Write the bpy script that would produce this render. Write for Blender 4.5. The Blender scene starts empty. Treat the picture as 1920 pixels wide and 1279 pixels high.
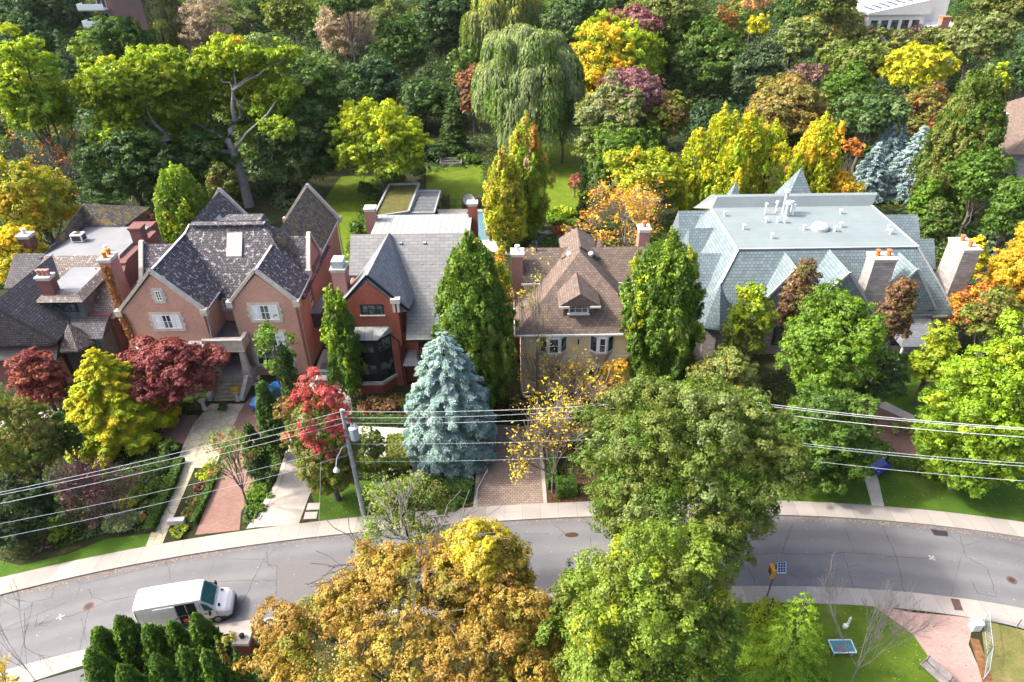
import bpy, math, random
import numpy as np
from mathutils import Vector, Matrix

# ------------------------------------------------------------------ camera, sky, sun, exposure
H = 43.0; TH = math.radians(33.8); RO = math.radians(0.8); FP = 1280.0
S = bpy.context.scene; C = S.collection
fw = np.array([0, math.cos(TH), -math.sin(TH)]); rt = np.array([1., 0, 0]); dn = np.array([0, -math.sin(TH), -math.cos(TH)])
RR = rt*math.cos(RO)+dn*math.sin(RO); DD = -rt*math.sin(RO)+dn*math.cos(RO); CAM = np.array([0, 0, H])
cd = bpy.data.cameras.new('camera'); cam = bpy.data.objects.new('camera', cd); C.objects.link(cam); S.camera = cam
cd.lens = 24.0; cd.sensor_width = 36.0; cd.clip_start = 0.5; cd.clip_end = 3000
m = Matrix.Identity(4)
for i in range(3):
    m[i][0] = RR[i]; m[i][1] = -DD[i]; m[i][2] = -fw[i]; m[i][3] = CAM[i]
cam.matrix_world = m
SUN_EL = math.radians(44); SUN_DIR = Vector((-0.98, 0.02, 0)).normalized()   # towards the sun
SUN_AZ = math.atan2(SUN_DIR.x, SUN_DIR.y)
w = bpy.data.worlds.new('World'); S.world = w; w.use_nodes = True
nt = w.node_tree; bg = nt.nodes['Background']
sky = nt.nodes.new('ShaderNodeTexSky'); sky.sky_type = 'NISHITA'; sky.sun_disc = False
sky.sun_elevation = SUN_EL; sky.sun_rotation = SUN_AZ; sky.dust_density = 7.0; sky.air_density = 0.8; sky.ozone_density = 0.5
nt.links.new(sky.outputs[0], bg.inputs[0]); bg.inputs[1].default_value = 0.15
sl = bpy.data.lights.new('sun', 'SUN'); so = bpy.data.objects.new('sun', sl); C.objects.link(so)
sl.energy = 2.2; sl.angle = math.radians(4.0); sl.color = (1.0, 0.93, 0.80)
sd = Vector((SUN_DIR.x*math.cos(SUN_EL), SUN_DIR.y*math.cos(SUN_EL), math.sin(SUN_EL)))
so.rotation_euler = sd.to_track_quat('Z', 'Y').to_euler(); so.location = (-40, 40, 80)
S.view_settings.view_transform = 'Standard'; S.view_settings.look = 'None'
S.view_settings.exposure = 1.84; S.view_settings.gamma = 1; S.view_settings.use_curve_mapping = False
S.cycles.max_bounces = 5; S.cycles.diffuse_bounces = 3; S.cycles.glossy_bounces = 2; S.cycles.transmission_bounces = 3
S.cycles.transparent_max_bounces = 4
S.cycles.use_denoising = True

# ------------------------------------------------------------------ finding a place in the scene
def ray(x, y): return fw+RR*(x-960)/FP+DD*(y-639.5)/FP
def W(x, y, z=0.0): q = ray(x, y); return CAM+q*((z-H)/q[2])
def WY(x, y, Y): q = ray(x, y); return CAM+q*(Y/q[1])
def WX(x, y, X): q = ray(x, y); return CAM+q*(X/q[0])
def depth(P): return float((np.asarray(P)-CAM)@fw)

# ------------------------------------------------------------------ tags
def tag(o, label=None, cat=None, group=None, kind=None):
    if label: o['label'] = label
    if cat: o['category'] = cat
    if group: o['group'] = group
    if kind: o['kind'] = kind
    return o
def thing(name, label, cat, loc=(0, 0, 0), group=None):
    o = bpy.data.objects.new(name, None); C.objects.link(o); o.location = loc; o.empty_display_size = 0.5
    return tag(o, label, cat, group)

# ------------------------------------------------------------------ materials
MAT = {}
def _new(name):
    m = bpy.data.materials.new(name); m.use_nodes = True; nt = m.node_tree
    b = nt.nodes['Principled BSDF']; MAT[name] = m
    return m, nt, b
def N(nt, t, **k):
    n = nt.nodes.new(t)
    for a, v in k.items():
        if a in n.inputs.keys() if hasattr(n.inputs, 'keys') else False: n.inputs[a].default_value = v
        else: setattr(n, a, v)
    return n
def mixc(nt, fac, a, b, mode='MIX'):
    n = nt.nodes.new('ShaderNodeMix'); n.data_type = 'RGBA'; n.blend_type = mode
    for s, v in ((0, fac), (6, a), (7, b)):
        if isinstance(v, (int, float)): n.inputs[s].default_value = v
        elif isinstance(v, tuple): n.inputs[s].default_value = (*v, 1)
        else: nt.links.new(v, n.inputs[s])
    return n.outputs[2]
def ramp(nt, src, p0, p1, c0=(0, 0, 0), c1=(1, 1, 1)):
    n = nt.nodes.new('ShaderNodeValToRGB'); e = n.color_ramp.elements
    e[0].position = p0; e[1].position = p1; e[0].color = (*c0, 1); e[1].color = (*c1, 1)
    nt.links.new(src, n.inputs[0]); return n.outputs[0]
def noise(nt, vec, scale, detail=4, rough=0.6):
    n = nt.nodes.new('ShaderNodeTexNoise'); n.inputs['Scale'].default_value = scale; n.inputs['Detail'].default_value = detail
    n.inputs['Roughness'].default_value = rough
    if vec is not None: nt.links.new(vec, n.inputs['Vector'])
    return n.outputs[0]
def coords(nt, kind):
    return nt.nodes.new('ShaderNodeTexCoord').outputs[kind]
def bump(nt, b, h, strength=0.3, dist=0.02):
    n = nt.nodes.new('ShaderNodeBump'); n.inputs['Strength'].default_value = strength; n.inputs['Distance'].default_value = dist
    nt.links.new(h, n.inputs['Height']); nt.links.new(n.outputs[0], b.inputs['Normal'])
def plain(name, c, rough=0.7, var=0.18, scale=3.0, metal=0.0, c2=None, bmp=0.0, sp=0.3):
    m, nt, b = _new(name); v = coords(nt, 'Object')
    a = noise(nt, v, scale, 6); f = ramp(nt, a, 0.3, 0.7)
    c2 = c2 or tuple(x*(1-var*2) for x in c)
    col = mixc(nt, f, c2, c)
    nt.links.new(col, b.inputs['Base Color']); b.inputs['Roughness'].default_value = rough; b.inputs['Metallic'].default_value = metal
    b.inputs['Specular IOR Level'].default_value = sp
    if bmp: bump(nt, b, noise(nt, v, scale*8, 5), bmp, 0.02)
    return m
def tiles(name, c1, c2, mortar, bw, bh, ms=0.02, offset=0.5, rough=0.8, spot=None, spot_amt=0.0, moss=None, bmp=0.4, big=0.25, kind='UV', squash=1.0, spot_scale=2.2):
    """brick or shingle courses in metres, with tone drift and, if asked for, pale lichen spots"""
    m, nt, b = _new(name); v = coords(nt, kind)
    wob = nt.nodes.new('ShaderNodeTexBrick'); wob.offset = offset; wob.squash = squash
    wob.inputs['Color1'].default_value = (*c1, 1); wob.inputs['Color2'].default_value = (*c2, 1); wob.inputs['Mortar'].default_value = (*mortar, 1)
    wob.inputs['Scale'].default_value = 1.0; wob.inputs['Mortar Size'].default_value = ms; wob.inputs['Mortar Smooth'].default_value = 0.3
    wob.inputs['Bias'].default_value = 0.0; wob.inputs['Brick Width'].default_value = bw; wob.inputs['Row Height'].default_value = bh
    nt.links.new(v, wob.inputs['Vector']); col = wob.outputs[0]
    f = ramp(nt, noise(nt, v, 0.35, 5), 0.3, 0.7)
    col = mixc(nt, f, mixc(nt, 1.0, col, (1-big,)*3, 'MULTIPLY'), col)
    if spot:
        n2 = noise(nt, v, spot_scale, 6, 0.75); g = ramp(nt, n2, 0.58-spot_amt, 0.62-spot_amt)
        n3 = noise(nt, v, 9.0, 3, 0.6); g2 = ramp(nt, n3, 0.42, 0.5)
        mm = nt.nodes.new('ShaderNodeMath'); mm.operation = 'MULTIPLY'; nt.links.new(g, mm.inputs[0]); nt.links.new(g2, mm.inputs[1])
        col = mixc(nt, mm.outputs[0], col, spot)
    if moss:
        g = ramp(nt, noise(nt, v, 1.1, 6, 0.7), 0.48, 0.6); col = mixc(nt, g, col, moss)
    nt.links.new(col, b.inputs['Base Color']); b.inputs['Roughness'].default_value = rough
    b.inputs['Specular IOR Level'].default_value = 0.3
    inv = nt.nodes.new('ShaderNodeMath'); inv.operation = 'SUBTRACT'; inv.inputs[0].default_value = 1.0; nt.links.new(wob.outputs[1], inv.inputs[1])
    if bmp: bump(nt, b, inv.outputs[0], bmp, 0.02)
    return m
def asphalt():
    m, nt, b = _new('asphalt'); v = coords(nt, 'Object')
    base = mixc(nt, ramp(nt, noise(nt, v, 0.16, 6, 0.68), 0.38, 0.62), (0.066, 0.071, 0.084), (0.108, 0.109, 0.118))
    grit = mixc(nt, ramp(nt, noise(nt, v, 14, 6, 0.8), 0.35, 0.7), base, (0.132, 0.133, 0.142))
    vo = nt.nodes.new('ShaderNodeTexVoronoi'); vo.feature = 'DISTANCE_TO_EDGE'; vo.inputs['Scale'].default_value = 0.16
    wv = mixc(nt, 0.22, v, nt.nodes.new('ShaderNodeTexNoise').outputs[1]); nt.links.new(wv, vo.inputs['Vector'])
    cr = ramp(nt, vo.outputs['Distance'], 0.0028, 0.0065, (1, 1, 1), (0, 0, 0))
    gate = ramp(nt, noise(nt, v, 0.23, 3), 0.44, 0.52)
    mm = nt.nodes.new('ShaderNodeMath'); mm.operation = 'MULTIPLY'; nt.links.new(cr, mm.inputs[0]); nt.links.new(gate, mm.inputs[1])
    m2 = nt.nodes.new('ShaderNodeMath'); m2.operation = 'MULTIPLY'; nt.links.new(mm.outputs[0], m2.inputs[0]); m2.inputs[1].default_value = 0.38
    col = mixc(nt, m2.outputs[0], grit, (0.04, 0.04, 0.045))
    st = ramp(nt, noise(nt, v, 0.5, 6, 0.7), 0.66, 0.75); col = mixc(nt, st, col, (0.08, 0.075, 0.075))
    sx = nt.nodes.new('ShaderNodeSeparateXYZ'); nt.links.new(coords(nt, 'UV'), sx.inputs[0]); sn = nt.nodes.new('ShaderNodeMath'); sn.operation = 'MULTIPLY'; sn.inputs[1].default_value = 3.4; nt.links.new(sx.outputs[1], sn.inputs[0])
    s2 = nt.nodes.new('ShaderNodeMath'); s2.operation = 'SINE'; nt.links.new(sn.outputs[0], s2.inputs[0]); wr = nt.nodes.new('ShaderNodeMath'); wr.operation = 'MULTIPLY_ADD'; wr.inputs[1].default_value = .35; nt.links.new(s2.outputs[0], wr.inputs[0]); nt.links.new(noise(nt, v, 0.4, 4), wr.inputs[2])
    col = mixc(nt, ramp(nt, wr.outputs[0], 0.3, 0.85), mixc(nt, 1.0, col, (0.86, 0.86, 0.87), 'MULTIPLY'), col)
    nt.links.new(col, b.inputs['Base Color']); b.inputs['Roughness'].default_value = 0.85
    bump(nt, b, noise(nt, v, 30, 4), 0.25, 0.01)
def turf(name, a, bcol, fleck=None, scale=0.7):
    m, nt, b = _new(name); v = coords(nt, 'Object')
    col = mixc(nt, ramp(nt, noise(nt, v, scale, 6, 0.7), 0.35, 0.65), a, bcol)
    col = mixc(nt, ramp(nt, noise(nt, v, 11, 5, 0.8), 0.4, 0.65), mixc(nt, 1.0, col, (0.6, 0.62, 0.6), 'MULTIPLY'), col)
    col = mixc(nt, ramp(nt, noise(nt, v, 0.33, 5, 0.75), 0.55, 0.75, (0, 0, 0), (.45, .45, .45)), col, (0.17, 0.16, 0.05))
    if fleck:
        vo = nt.nodes.new('ShaderNodeTexVoronoi'); vo.inputs['Scale'].default_value = 2.6; nt.links.new(v, vo.inputs['Vector'])
        g = ramp(nt, vo.outputs['Distance'], 0.04, 0.07, (.7, .7, .7), (0, 0, 0)); g2 = ramp(nt, noise(nt, v, 0.6, 3), 0.45, 0.6); mm = nt.nodes.new('ShaderNodeMath'); mm.operation = 'MULTIPLY'; nt.links.new(g, mm.inputs[0]); nt.links.new(g2, mm.inputs[1]); col = mixc(nt, mm.outputs[0], col, fleck)
    nt.links.new(col, b.inputs['Base Color']); b.inputs['Roughness'].default_value = 0.95; b.inputs['Specular IOR Level'].default_value = 0.1
    bump(nt, b, noise(nt, v, 16, 5, 0.8), 0.8, 0.06)
def flagstones(name, c1, c2, gap, scale=0.9):
    m, nt, b = _new(name); v = coords(nt, 'Object')
    vo = nt.nodes.new('ShaderNodeTexVoronoi'); vo.inputs['Scale'].default_value = scale; vo.distance = 'CHEBYCHEV'; nt.links.new(v, vo.inputs['Vector'])
    ve = nt.nodes.new('ShaderNodeTexVoronoi'); ve.feature = 'DISTANCE_TO_EDGE'; ve.inputs['Scale'].default_value = scale; nt.links.new(v, ve.inputs['Vector'])
    sp = nt.nodes.new('ShaderNodeSeparateColor'); nt.links.new(vo.outputs['Color'], sp.inputs[0])
    col = mixc(nt, sp.outputs[0], c1, c2)
    col = mixc(nt, ramp(nt, noise(nt, v, 2.5, 5), 0.35, 0.7), mixc(nt, 1.0, col, (0.75, 0.74, 0.7), 'MULTIPLY'), col)
    col = mixc(nt, ramp(nt, ve.outputs['Distance'], 0.015, 0.035, (1, 1, 1), (0, 0, 0)), col, gap)
    nt.links.new(col, b.inputs['Base Color']); b.inputs['Roughness'].default_value = 0.85
def gloss(name, c, rough=0.25, metal=0.0, coat=0.0):
    m, nt, b = _new(name); b.inputs['Base Color'].default_value = (*c, 1); b.inputs['Roughness'].default_value = rough
    b.inputs['Metallic'].default_value = metal; b.inputs['Coat Weight'].default_value = coat
    v = coords(nt, 'Object'); col = mixc(nt, ramp(nt, noise(nt, v, 2.0, 5), 0.3, 0.7), tuple(x*0.86 for x in c), c)
    nt.links.new(col, b.inputs['Base Color'])
def window_glass():
    m, nt, b = _new('glass'); v = coords(nt, 'Object')
    col = mixc(nt, ramp(nt, noise(nt, v, 1.4, 3), 0.45, 0.6), (0.02, 0.03, 0.035), (0.09, 0.12, 0.14))
    nt.links.new(col, b.inputs['Base Color']); b.inputs['Roughness'].default_value = 0.08; b.inputs['Specular IOR Level'].default_value = 0.9
def leaf_mat():
    m = bpy.data.materials.new('foliage'); m.use_nodes = True; nt = m.node_tree; nt.nodes.clear(); MAT['foliage'] = m
    at = nt.nodes.new('ShaderNodeAttribute'); at.attribute_name = 'tint'
    d = nt.nodes.new('ShaderNodeBsdfDiffuse'); t = nt.nodes.new('ShaderNodeBsdfTranslucent'); g = nt.nodes.new('ShaderNodeBsdfGlossy')
    g.inputs['Roughness'].default_value = 0.55; g.inputs['Color'].default_value = (0.8, 0.85, 0.9, 1)
    x = nt.nodes.new('ShaderNodeMixShader'); x.inputs[0].default_value = 0.33
    y = nt.nodes.new('ShaderNodeMixShader'); y.inputs[0].default_value = 0.018
    o = nt.nodes.new('ShaderNodeOutputMaterial')
    tc = mixc(nt, 1.0, at.outputs[0], (1.25, 1.2, 0.7), 'MULTIPLY')
    nt.links.new(at.outputs[0], d.inputs[0]); nt.links.new(tc, t.inputs[0])
    nt.links.new(d.outputs[0], x.inputs[1]); nt.links.new(t.outputs[0], x.inputs[2])
    nt.links.new(x.outputs[0], y.inputs[1]); nt.links.new(g.outputs[0], y.inputs[2]); nt.links.new(y.outputs[0], o.inputs[0])
leaf_mat(); asphalt(); window_glass()
turf('lawn_bright', (0.075, 0.13, 0.010), (0.135, 0.185, 0.014))
turf('lawn_front', (0.045, 0.105, 0.012), (0.075, 0.14, 0.016), fleck=(0.5, 0.5, 0.3))
turf('lawn_park', (0.065, 0.125, 0.012), (0.12, 0.18, 0.018), fleck=(0.5, 0.45, 0.2))
turf('lawn_dry', (0.10, 0.12, 0.03), (0.24, 0.20, 0.09), scale=0.5)
turf('earth', (0.022, 0.032, 0.012), (0.04, 0.042, 0.018))
turf('mulch', (0.10, 0.05, 0.03), (0.05, 0.035, 0.02))
turf('cover', (0.03, 0.085, 0.02), (0.06, 0.13, 0.03), scale=2)
turf('moss_roof', (0.075, 0.075, 0.03), (0.14, 0.13, 0.04), scale=1.3)
tiles('sidewalk', (0.30, 0.275, 0.255), (0.24, 0.225, 0.21), (0.12, 0.11, 0.10), 1.5, 50, 0.012, kind='UV', bmp=0.1, big=0.15)
plain('concrete', (0.34, 0.31, 0.28), 0.85, 0.12, 1.2, bmp=0.1)
plain('concrete_pale', (0.44, 0.41, 0.37), 0.85, 0.10, 1.2)
flagstones('flagstone', (0.44, 0.40, 0.31), (0.34, 0.31, 0.22), (0.20, 0.18, 0.12))
tiles('red_paver', (0.24, 0.13, 0.105), (0.18, 0.10, 0.085), (0.16, 0.12, 0.10), 0.24, 0.12, 0.008, kind='Object', bmp=0.2)
tiles('pink_paver', (0.38, 0.25, 0.22), (0.31, 0.205, 0.185), (0.25, 0.19, 0.17), 0.28, 0.14, 0.008, kind='Object', bmp=0.2)
tiles('brown_paver', (0.19, 0.14, 0.12), (0.26, 0.20, 0.17), (0.11, 0.085, 0.07), 0.30, 0.22, 0.03, kind='Object', bmp=0.3)
tiles('brick_pink', (0.43, 0.225, 0.165), (0.33, 0.165, 0.12), (0.40, 0.31, 0.26), 0.24, 0.085, 0.012, bmp=0.15)
tiles('brick_red', (0.32, 0.075, 0.045), (0.24, 0.055, 0.035), (0.20, 0.09, 0.07), 0.24, 0.085, 0.012, bmp=0.15)
tiles('brick_dark', (0.17, 0.06, 0.055), (0.12, 0.045, 0.045), (0.13, 0.08, 0.075), 0.24, 0.085, 0.012, bmp=0.15)
tiles('brick_rose', (0.36, 0.17, 0.15), (0.28, 0.13, 0.115), (0.30, 0.2, 0.18), 0.24, 0.085, 0.012, bmp=0.15)
tiles('shake', (0.098, 0.094, 0.108), (0.050, 0.048, 0.060), (0.018, 0.017, 0.02), 0.30, 0.26, 0.028, spot=(0.40, 0.38, 0.40), spot_amt=0.028, spot_scale=2.3)
tiles('shake_dark', (0.095, 0.092, 0.105), (0.050, 0.050, 0.060), (0.018, 0.017, 0.02), 0.30, 0.26, 0.028, spot=(0.30, 0.30, 0.32), spot_amt=-0.03, spot_scale=2.3)
tiles('shake_moss', (0.115, 0.10, 0.105), (0.060, 0.056, 0.06), (0.02, 0.019, 0.02), 0.30, 0.26, 0.028, spot=(0.40, 0.36, 0.33), spot_amt=0.02, moss=(0.15, 0.115, 0.035))
tiles('shake_brown', (0.21, 0.18, 0.16), (0.12, 0.10, 0.095), (0.04, 0.036, 0.036), 0.24, 0.22, 0.026, spot=(0.36, 0.33, 0.31), spot_amt=0.02)
tiles('slate_blue', (0.165, 0.18, 0.20), (0.115, 0.13, 0.15), (0.07, 0.075, 0.085), 0.32, 0.28, 0.016, big=0.1)
tiles('slate_light', (0.19, 0.195, 0.20), (0.15, 0.155, 0.16), (0.08, 0.08, 0.085), 0.9, 0.36, 0.02, big=0.1)
tiles('slate_green', (0.155, 0.205, 0.23), (0.110, 0.150, 0.175), (0.05, 0.07, 0.08), 0.42, 0.34, 0.026, big=0.2)
tiles('shingle_brown', (0.155, 0.115, 0.095), (0.095, 0.071, 0.060), (0.05, 0.038, 0.034), 0.34, 0.26, 0.022, big=0.12)
tiles('stone_block', (0.36, 0.33, 0.32), (0.24, 0.215, 0.22), (0.19, 0.175, 0.17), 0.62, 0.28, 0.02, bmp=0.3)
tiles('seam_roof', (0.235, 0.255, 0.25), (0.205, 0.23, 0.225), (0.09, 0.10, 0.10), 0.75, 60, 0.03, offset=0, bmp=0.5, big=0.08)
plain('limestone', (0.44, 0.41, 0.37), 0.85, 0.16, 2.0)
plain('stone_trim', (0.50, 0.46, 0.43), 0.85, 0.2, 1.5, c2=(0.34, 0.33, 0.33))
tiles('membrane', (0.150, 0.186, 0.200), (0.142, 0.176, 0.190), (0.115, 0.142, 0.155), 9.0, 1.0, 0.02, bmp=0.15, big=0.14)
plain('membrane_grey', (0.17, 0.18, 0.20), 0.7, 0.12, 0.6)
plain('stucco_yellow', (0.70, 0.54, 0.33), 0.9, 0.07, 1.0)
plain('stucco_pink', (0.50, 0.38, 0.33), 0.9, 0.08, 1.0)
plain('white_paint', (0.62, 0.62, 0.60), 0.6, 0.05, 2.0)
plain('pale_blue_paint', (0.52, 0.60, 0.66), 0.6, 0.05, 2.0)
plain('grey_trim', (0.34, 0.34, 0.37), 0.7, 0.15, 1.5)
plain('black_trim', (0.012, 0.014, 0.018), 0.6, 0.15, 2.0, sp=0.15)
plain('dark_timber', (0.05, 0.05, 0.055), 0.8, 0.3, 2.0)
plain('slate_wall', (0.10, 0.12, 0.135), 0.8, 0.25, 3.0)
plain('dark_roof', (0.085, 0.07, 0.075), 0.7, 0.25, 1.5)
plain('curtain', (0.55, 0.62, 0.66), 0.9, 0.06, 6.0)
plain('terracotta', (0.52, 0.14, 0.05), 0.8, 0.12, 3.0)
plain('orange_pot', (0.62, 0.20, 0.03), 0.8, 0.25, 5.0)
plain('ivy_rust', (0.13, 0.05, 0.02), 0.9, 0.3, 4.0)
plain('bark', (0.13, 0.115, 0.10), 0.95, 0.3, 4.0, bmp=0.5)
plain('bark_pale', (0.25, 0.245, 0.25), 0.95, 0.25, 3.0, bmp=0.5)
plain('bark_dark', (0.055, 0.048, 0.042), 0.95, 0.3, 4.0)
plain('twig_pale', (0.22, 0.19, 0.165), 0.9, 0.2, 2.0)
plain('twig_white', (0.25, 0.24, 0.23), 0.9, 0.2, 2.0)
plain('twig_purple', (0.16, 0.10, 0.10), 0.9, 0.2, 2.0)
plain('twig_grey', (0.13, 0.125, 0.135), 0.9, 0.2, 2.0)
plain('pole_wood', (0.33, 0.35, 0.37), 0.85, 0.2, 2.0)
plain('galvanised', (0.36, 0.42, 0.46), 0.45, 0.1, 2.0, metal=0.3)
plain('metal_grey', (0.38, 0.40, 0.42), 0.5, 0.1, 2.0, metal=0.4)
plain('crack_tar', (0.055, 0.055, 0.058), 0.9, 0.2, 4.0)
plain('asphalt_patch', (0.118, 0.115, 0.120), 0.9, 0.12, 9.0)
plain('step_stone', (0.34, 0.31, 0.22), 0.9, 0.2, 2.0)
plain('cable', (0.40, 0.42, 0.44), 0.5, 0.05, 1.0)
plain('cable_grey', (0.38, 0.44, 0.46), 0.5, 0.05, 1.0)
plain('rust_iron', (0.13, 0.07, 0.055), 0.85, 0.2, 6.0)
plain('iron_dark', (0.035, 0.035, 0.04), 0.6, 0.2, 5.0)
plain('yellow_paint', (0.62, 0.30, 0.02), 0.6, 0.1, 3.0)
plain('wood_grey', (0.27, 0.25, 0.26), 0.8, 0.25, 3.0)
plain('teal_panel', (0.05, 0.20, 0.24), 0.5, 0.2, 1.5)
plain('pool_water', (0.09, 0.17, 0.21), 0.2, 0.06, 1.0)
plain('road_paint', (0.34, 0.34, 0.36), 0.8, 0.15, 3.0)
plain('leaf_litter', (0.20, 0.10, 0.045), 0.95, 0.3, 4.0)
gloss('van_white', (0.62, 0.63, 0.65), 0.3, coat=0.4)
gloss('car_blue', (0.01, 0.12, 0.42), 0.25, coat=0.6)
gloss('car_navy', (0.015, 0.025, 0.20), 0.25, coat=0.6)
gloss('car_black', (0.015, 0.015, 0.02), 0.2, coat=0.5)
gloss('windscreen', (0.02, 0.10, 0.11), 0.08)
gloss('rubber', (0.02, 0.02, 0.022), 0.8)
gloss('van_bumper', (0.04, 0.045, 0.06), 0.5)
gloss('steel', (0.5, 0.5, 0.52), 0.3, metal=0.8)
gloss('solar_cell', (0.012, 0.04, 0.11), 0.15)
gloss('red_plastic', (0.5, 0.03, 0.02), 0.5)
gloss('lamp_white', (0.60, 0.62, 0.64), 0.3)

# ------------------------------------------------------------------ mesh builder (UVs in metres on every face)
class MB:
    def __init__(s): s.v = []; s.f = []; s.m = []
    def poly(s, pts, mi=0):
        i = len(s.v); s.v += [tuple(float(c) for c in p) for p in pts]; s.f.append(tuple(range(i, i+len(pts)))); s.m.append(mi); return s
    def box(s, x0, x1, y0, y1, z0, z1, mi=0):
        return s.hull([(x0, y0, z0), (x1, y0, z0), (x1, y1, z0), (x0, y1, z0)], [(x0, y0, z1), (x1, y0, z1), (x1, y1, z1), (x0, y1, z1)], mi)
    def hull(s, bot, top, mi=0):
        n = len(bot); i = len(s.v); s.v += [tuple(float(c) for c in p) for p in list(bot)+list(top)]
        s.f.append(tuple(range(i+n-1, i-1, -1))); s.m.append(mi); s.f.append(tuple(range(i+n, i+2*n))); s.m.append(mi)
        for k in range(n):
            j = (k+1) % n; s.f.append((i+k, i+j, i+n+j, i+n+k)); s.m.append(mi)
        return s
    def obox(s, fr, u0, u1, z0, z1, d0, d1, mi=0):
        P = lambda u, z, d: fr.p(u, z, d)
        return s.hull([P(u0, z0, d1), P(u1, z0, d1), P(u1, z0, d0), P(u0, z0, d0)], [P(u0, z1, d1), P(u1, z1, d1), P(u1, z1, d0), P(u0, z1, d0)], mi)
    def beam(s, a, b, w, h, mi=0, up=(0, 0, 1)):
        a = Vector(a); b = Vector(b); t = (b-a).normalized(); u = Vector(up); sd = t.cross(u)
        if sd.length < 1e-4: sd = t.cross(Vector((1, 0, 0)))
        sd.normalize(); u = sd.cross(t).normalized(); q = []
        for P in (a, b): q.append([P-sd*w/2-u*h/2, P+sd*w/2-u*h/2, P+sd*w/2+u*h/2, P-sd*w/2+u*h/2])
        return s.hull(q[0], q[1], mi)
    def tube(s, pts, rad, n=8, mi=0, cap=True):
        pts = [Vector(p) for p in pts]; rad = rad if isinstance(rad, (list, tuple)) else [rad]*len(pts); i0 = len(s.v); pr = None
        for k, p in enumerate(pts):
            t = (pts[min(k+1, len(pts)-1)]-pts[max(k-1, 0)]).normalized()
            a = t.cross(Vector((0, 0, 1)) if abs(t.z) < 0.95 else Vector((1, 0, 0))).normalized(); b = t.cross(a)
            for j in range(n):
                q = 2*math.pi*j/n; s.v.append(tuple(p+(a*math.cos(q)+b*math.sin(q))*rad[k]))
        for k in range(len(pts)-1):
            for j in range(n):
                j2 = (j+1) % n; A = i0+k*n; s.f.append((A+j, A+n+j, A+n+j2, A+j2)); s.m.append(mi)
        if cap:
            s.f.append(tuple(range(i0, i0+n))); s.m.append(mi); A = i0+(len(pts)-1)*n; s.f.append(tuple(range(A+n-1, A-1, -1))); s.m.append(mi)
        return s
    def lathe(s, c, prof, n=12, mi=0):
        i0 = len(s.v)
        for r, z in prof:
            for j in range(n):
                q = 2*math.pi*j/n; s.v.append((c[0]+r*math.cos(q), c[1]+r*math.sin(q), c[2]+z))
        for k in range(len(prof)-1):
            for j in range(n):
                j2 = (j+1) % n; A = i0+k*n; s.f.append((A+j, A+j2, A+n+j2, A+n+j)); s.m.append(mi)
        s.f.append(tuple(range(i0+n-1, i0-1, -1))); s.m.append(mi); A = i0+(len(prof)-1)*n; s.f.append(tuple(range(A, A+n))); s.m.append(mi)
        return s
    def build(s, name, mats, parent=None, smooth=False, bevel=0):
        me = bpy.data.meshes.new(name); me.from_pydata(s.v, [], s.f)
        for x in (mats if isinstance(mats, (list, tuple)) else [mats]): me.materials.append(MAT[x])
        me.polygons.foreach_set('material_index', s.m); uv = me.uv_layers.new(name='UVMap')
        for p in me.polygons:
            n = p.normal
            t = Vector((1, 0, 0)) if abs(n.z) > 0.985 else Vector((0, 0, 1)).cross(n).normalized()
            b = Vector((0, 1, 0)) if abs(n.z) > 0.985 else n.cross(t)
            for li in p.loop_indices:
                c = me.vertices[me.loops[li].vertex_index].co; uv.data[li].uv = (c.dot(t), c.dot(b))
            p.use_smooth = smooth
        o = bpy.data.objects.new(name, me); C.objects.link(o)
        if parent is not None:
            o.parent = parent; o.matrix_parent_inverse = Matrix.Translation(-Vector(parent.location)) if parent.type == 'EMPTY' else Matrix.Identity(4)
            if parent.type != 'EMPTY': o.matrix_parent_inverse = Matrix.Identity(4)
        if bevel:
            bm = o.modifiers.new('bevel', 'BEVEL'); bm.width = bevel; bm.segments = 2; bm.limit_method = 'ANGLE'
        return o
class Fr:
    """a vertical wall plane: front walls face the street (-y), side walls face +x or -x"""
    def __init__(s, kind, at): s.k = kind; s.a = at
    def p(s, u, z, d=0.0):
        if s.k == 'front': return (u, s.a-d, z)
        if s.k == 'back': return (-u, s.a+d, z)
        if s.k == 'right': return (s.a+d, u, z)
        return (s.a-d, -u, z)
    def hit(s, x, y):
        if s.k == 'front': q = WY(x, y, s.a); return q[0], q[2]
        q = WX(x, y, s.a); return (q[1] if s.k == 'right' else -q[1]), q[2]

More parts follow.
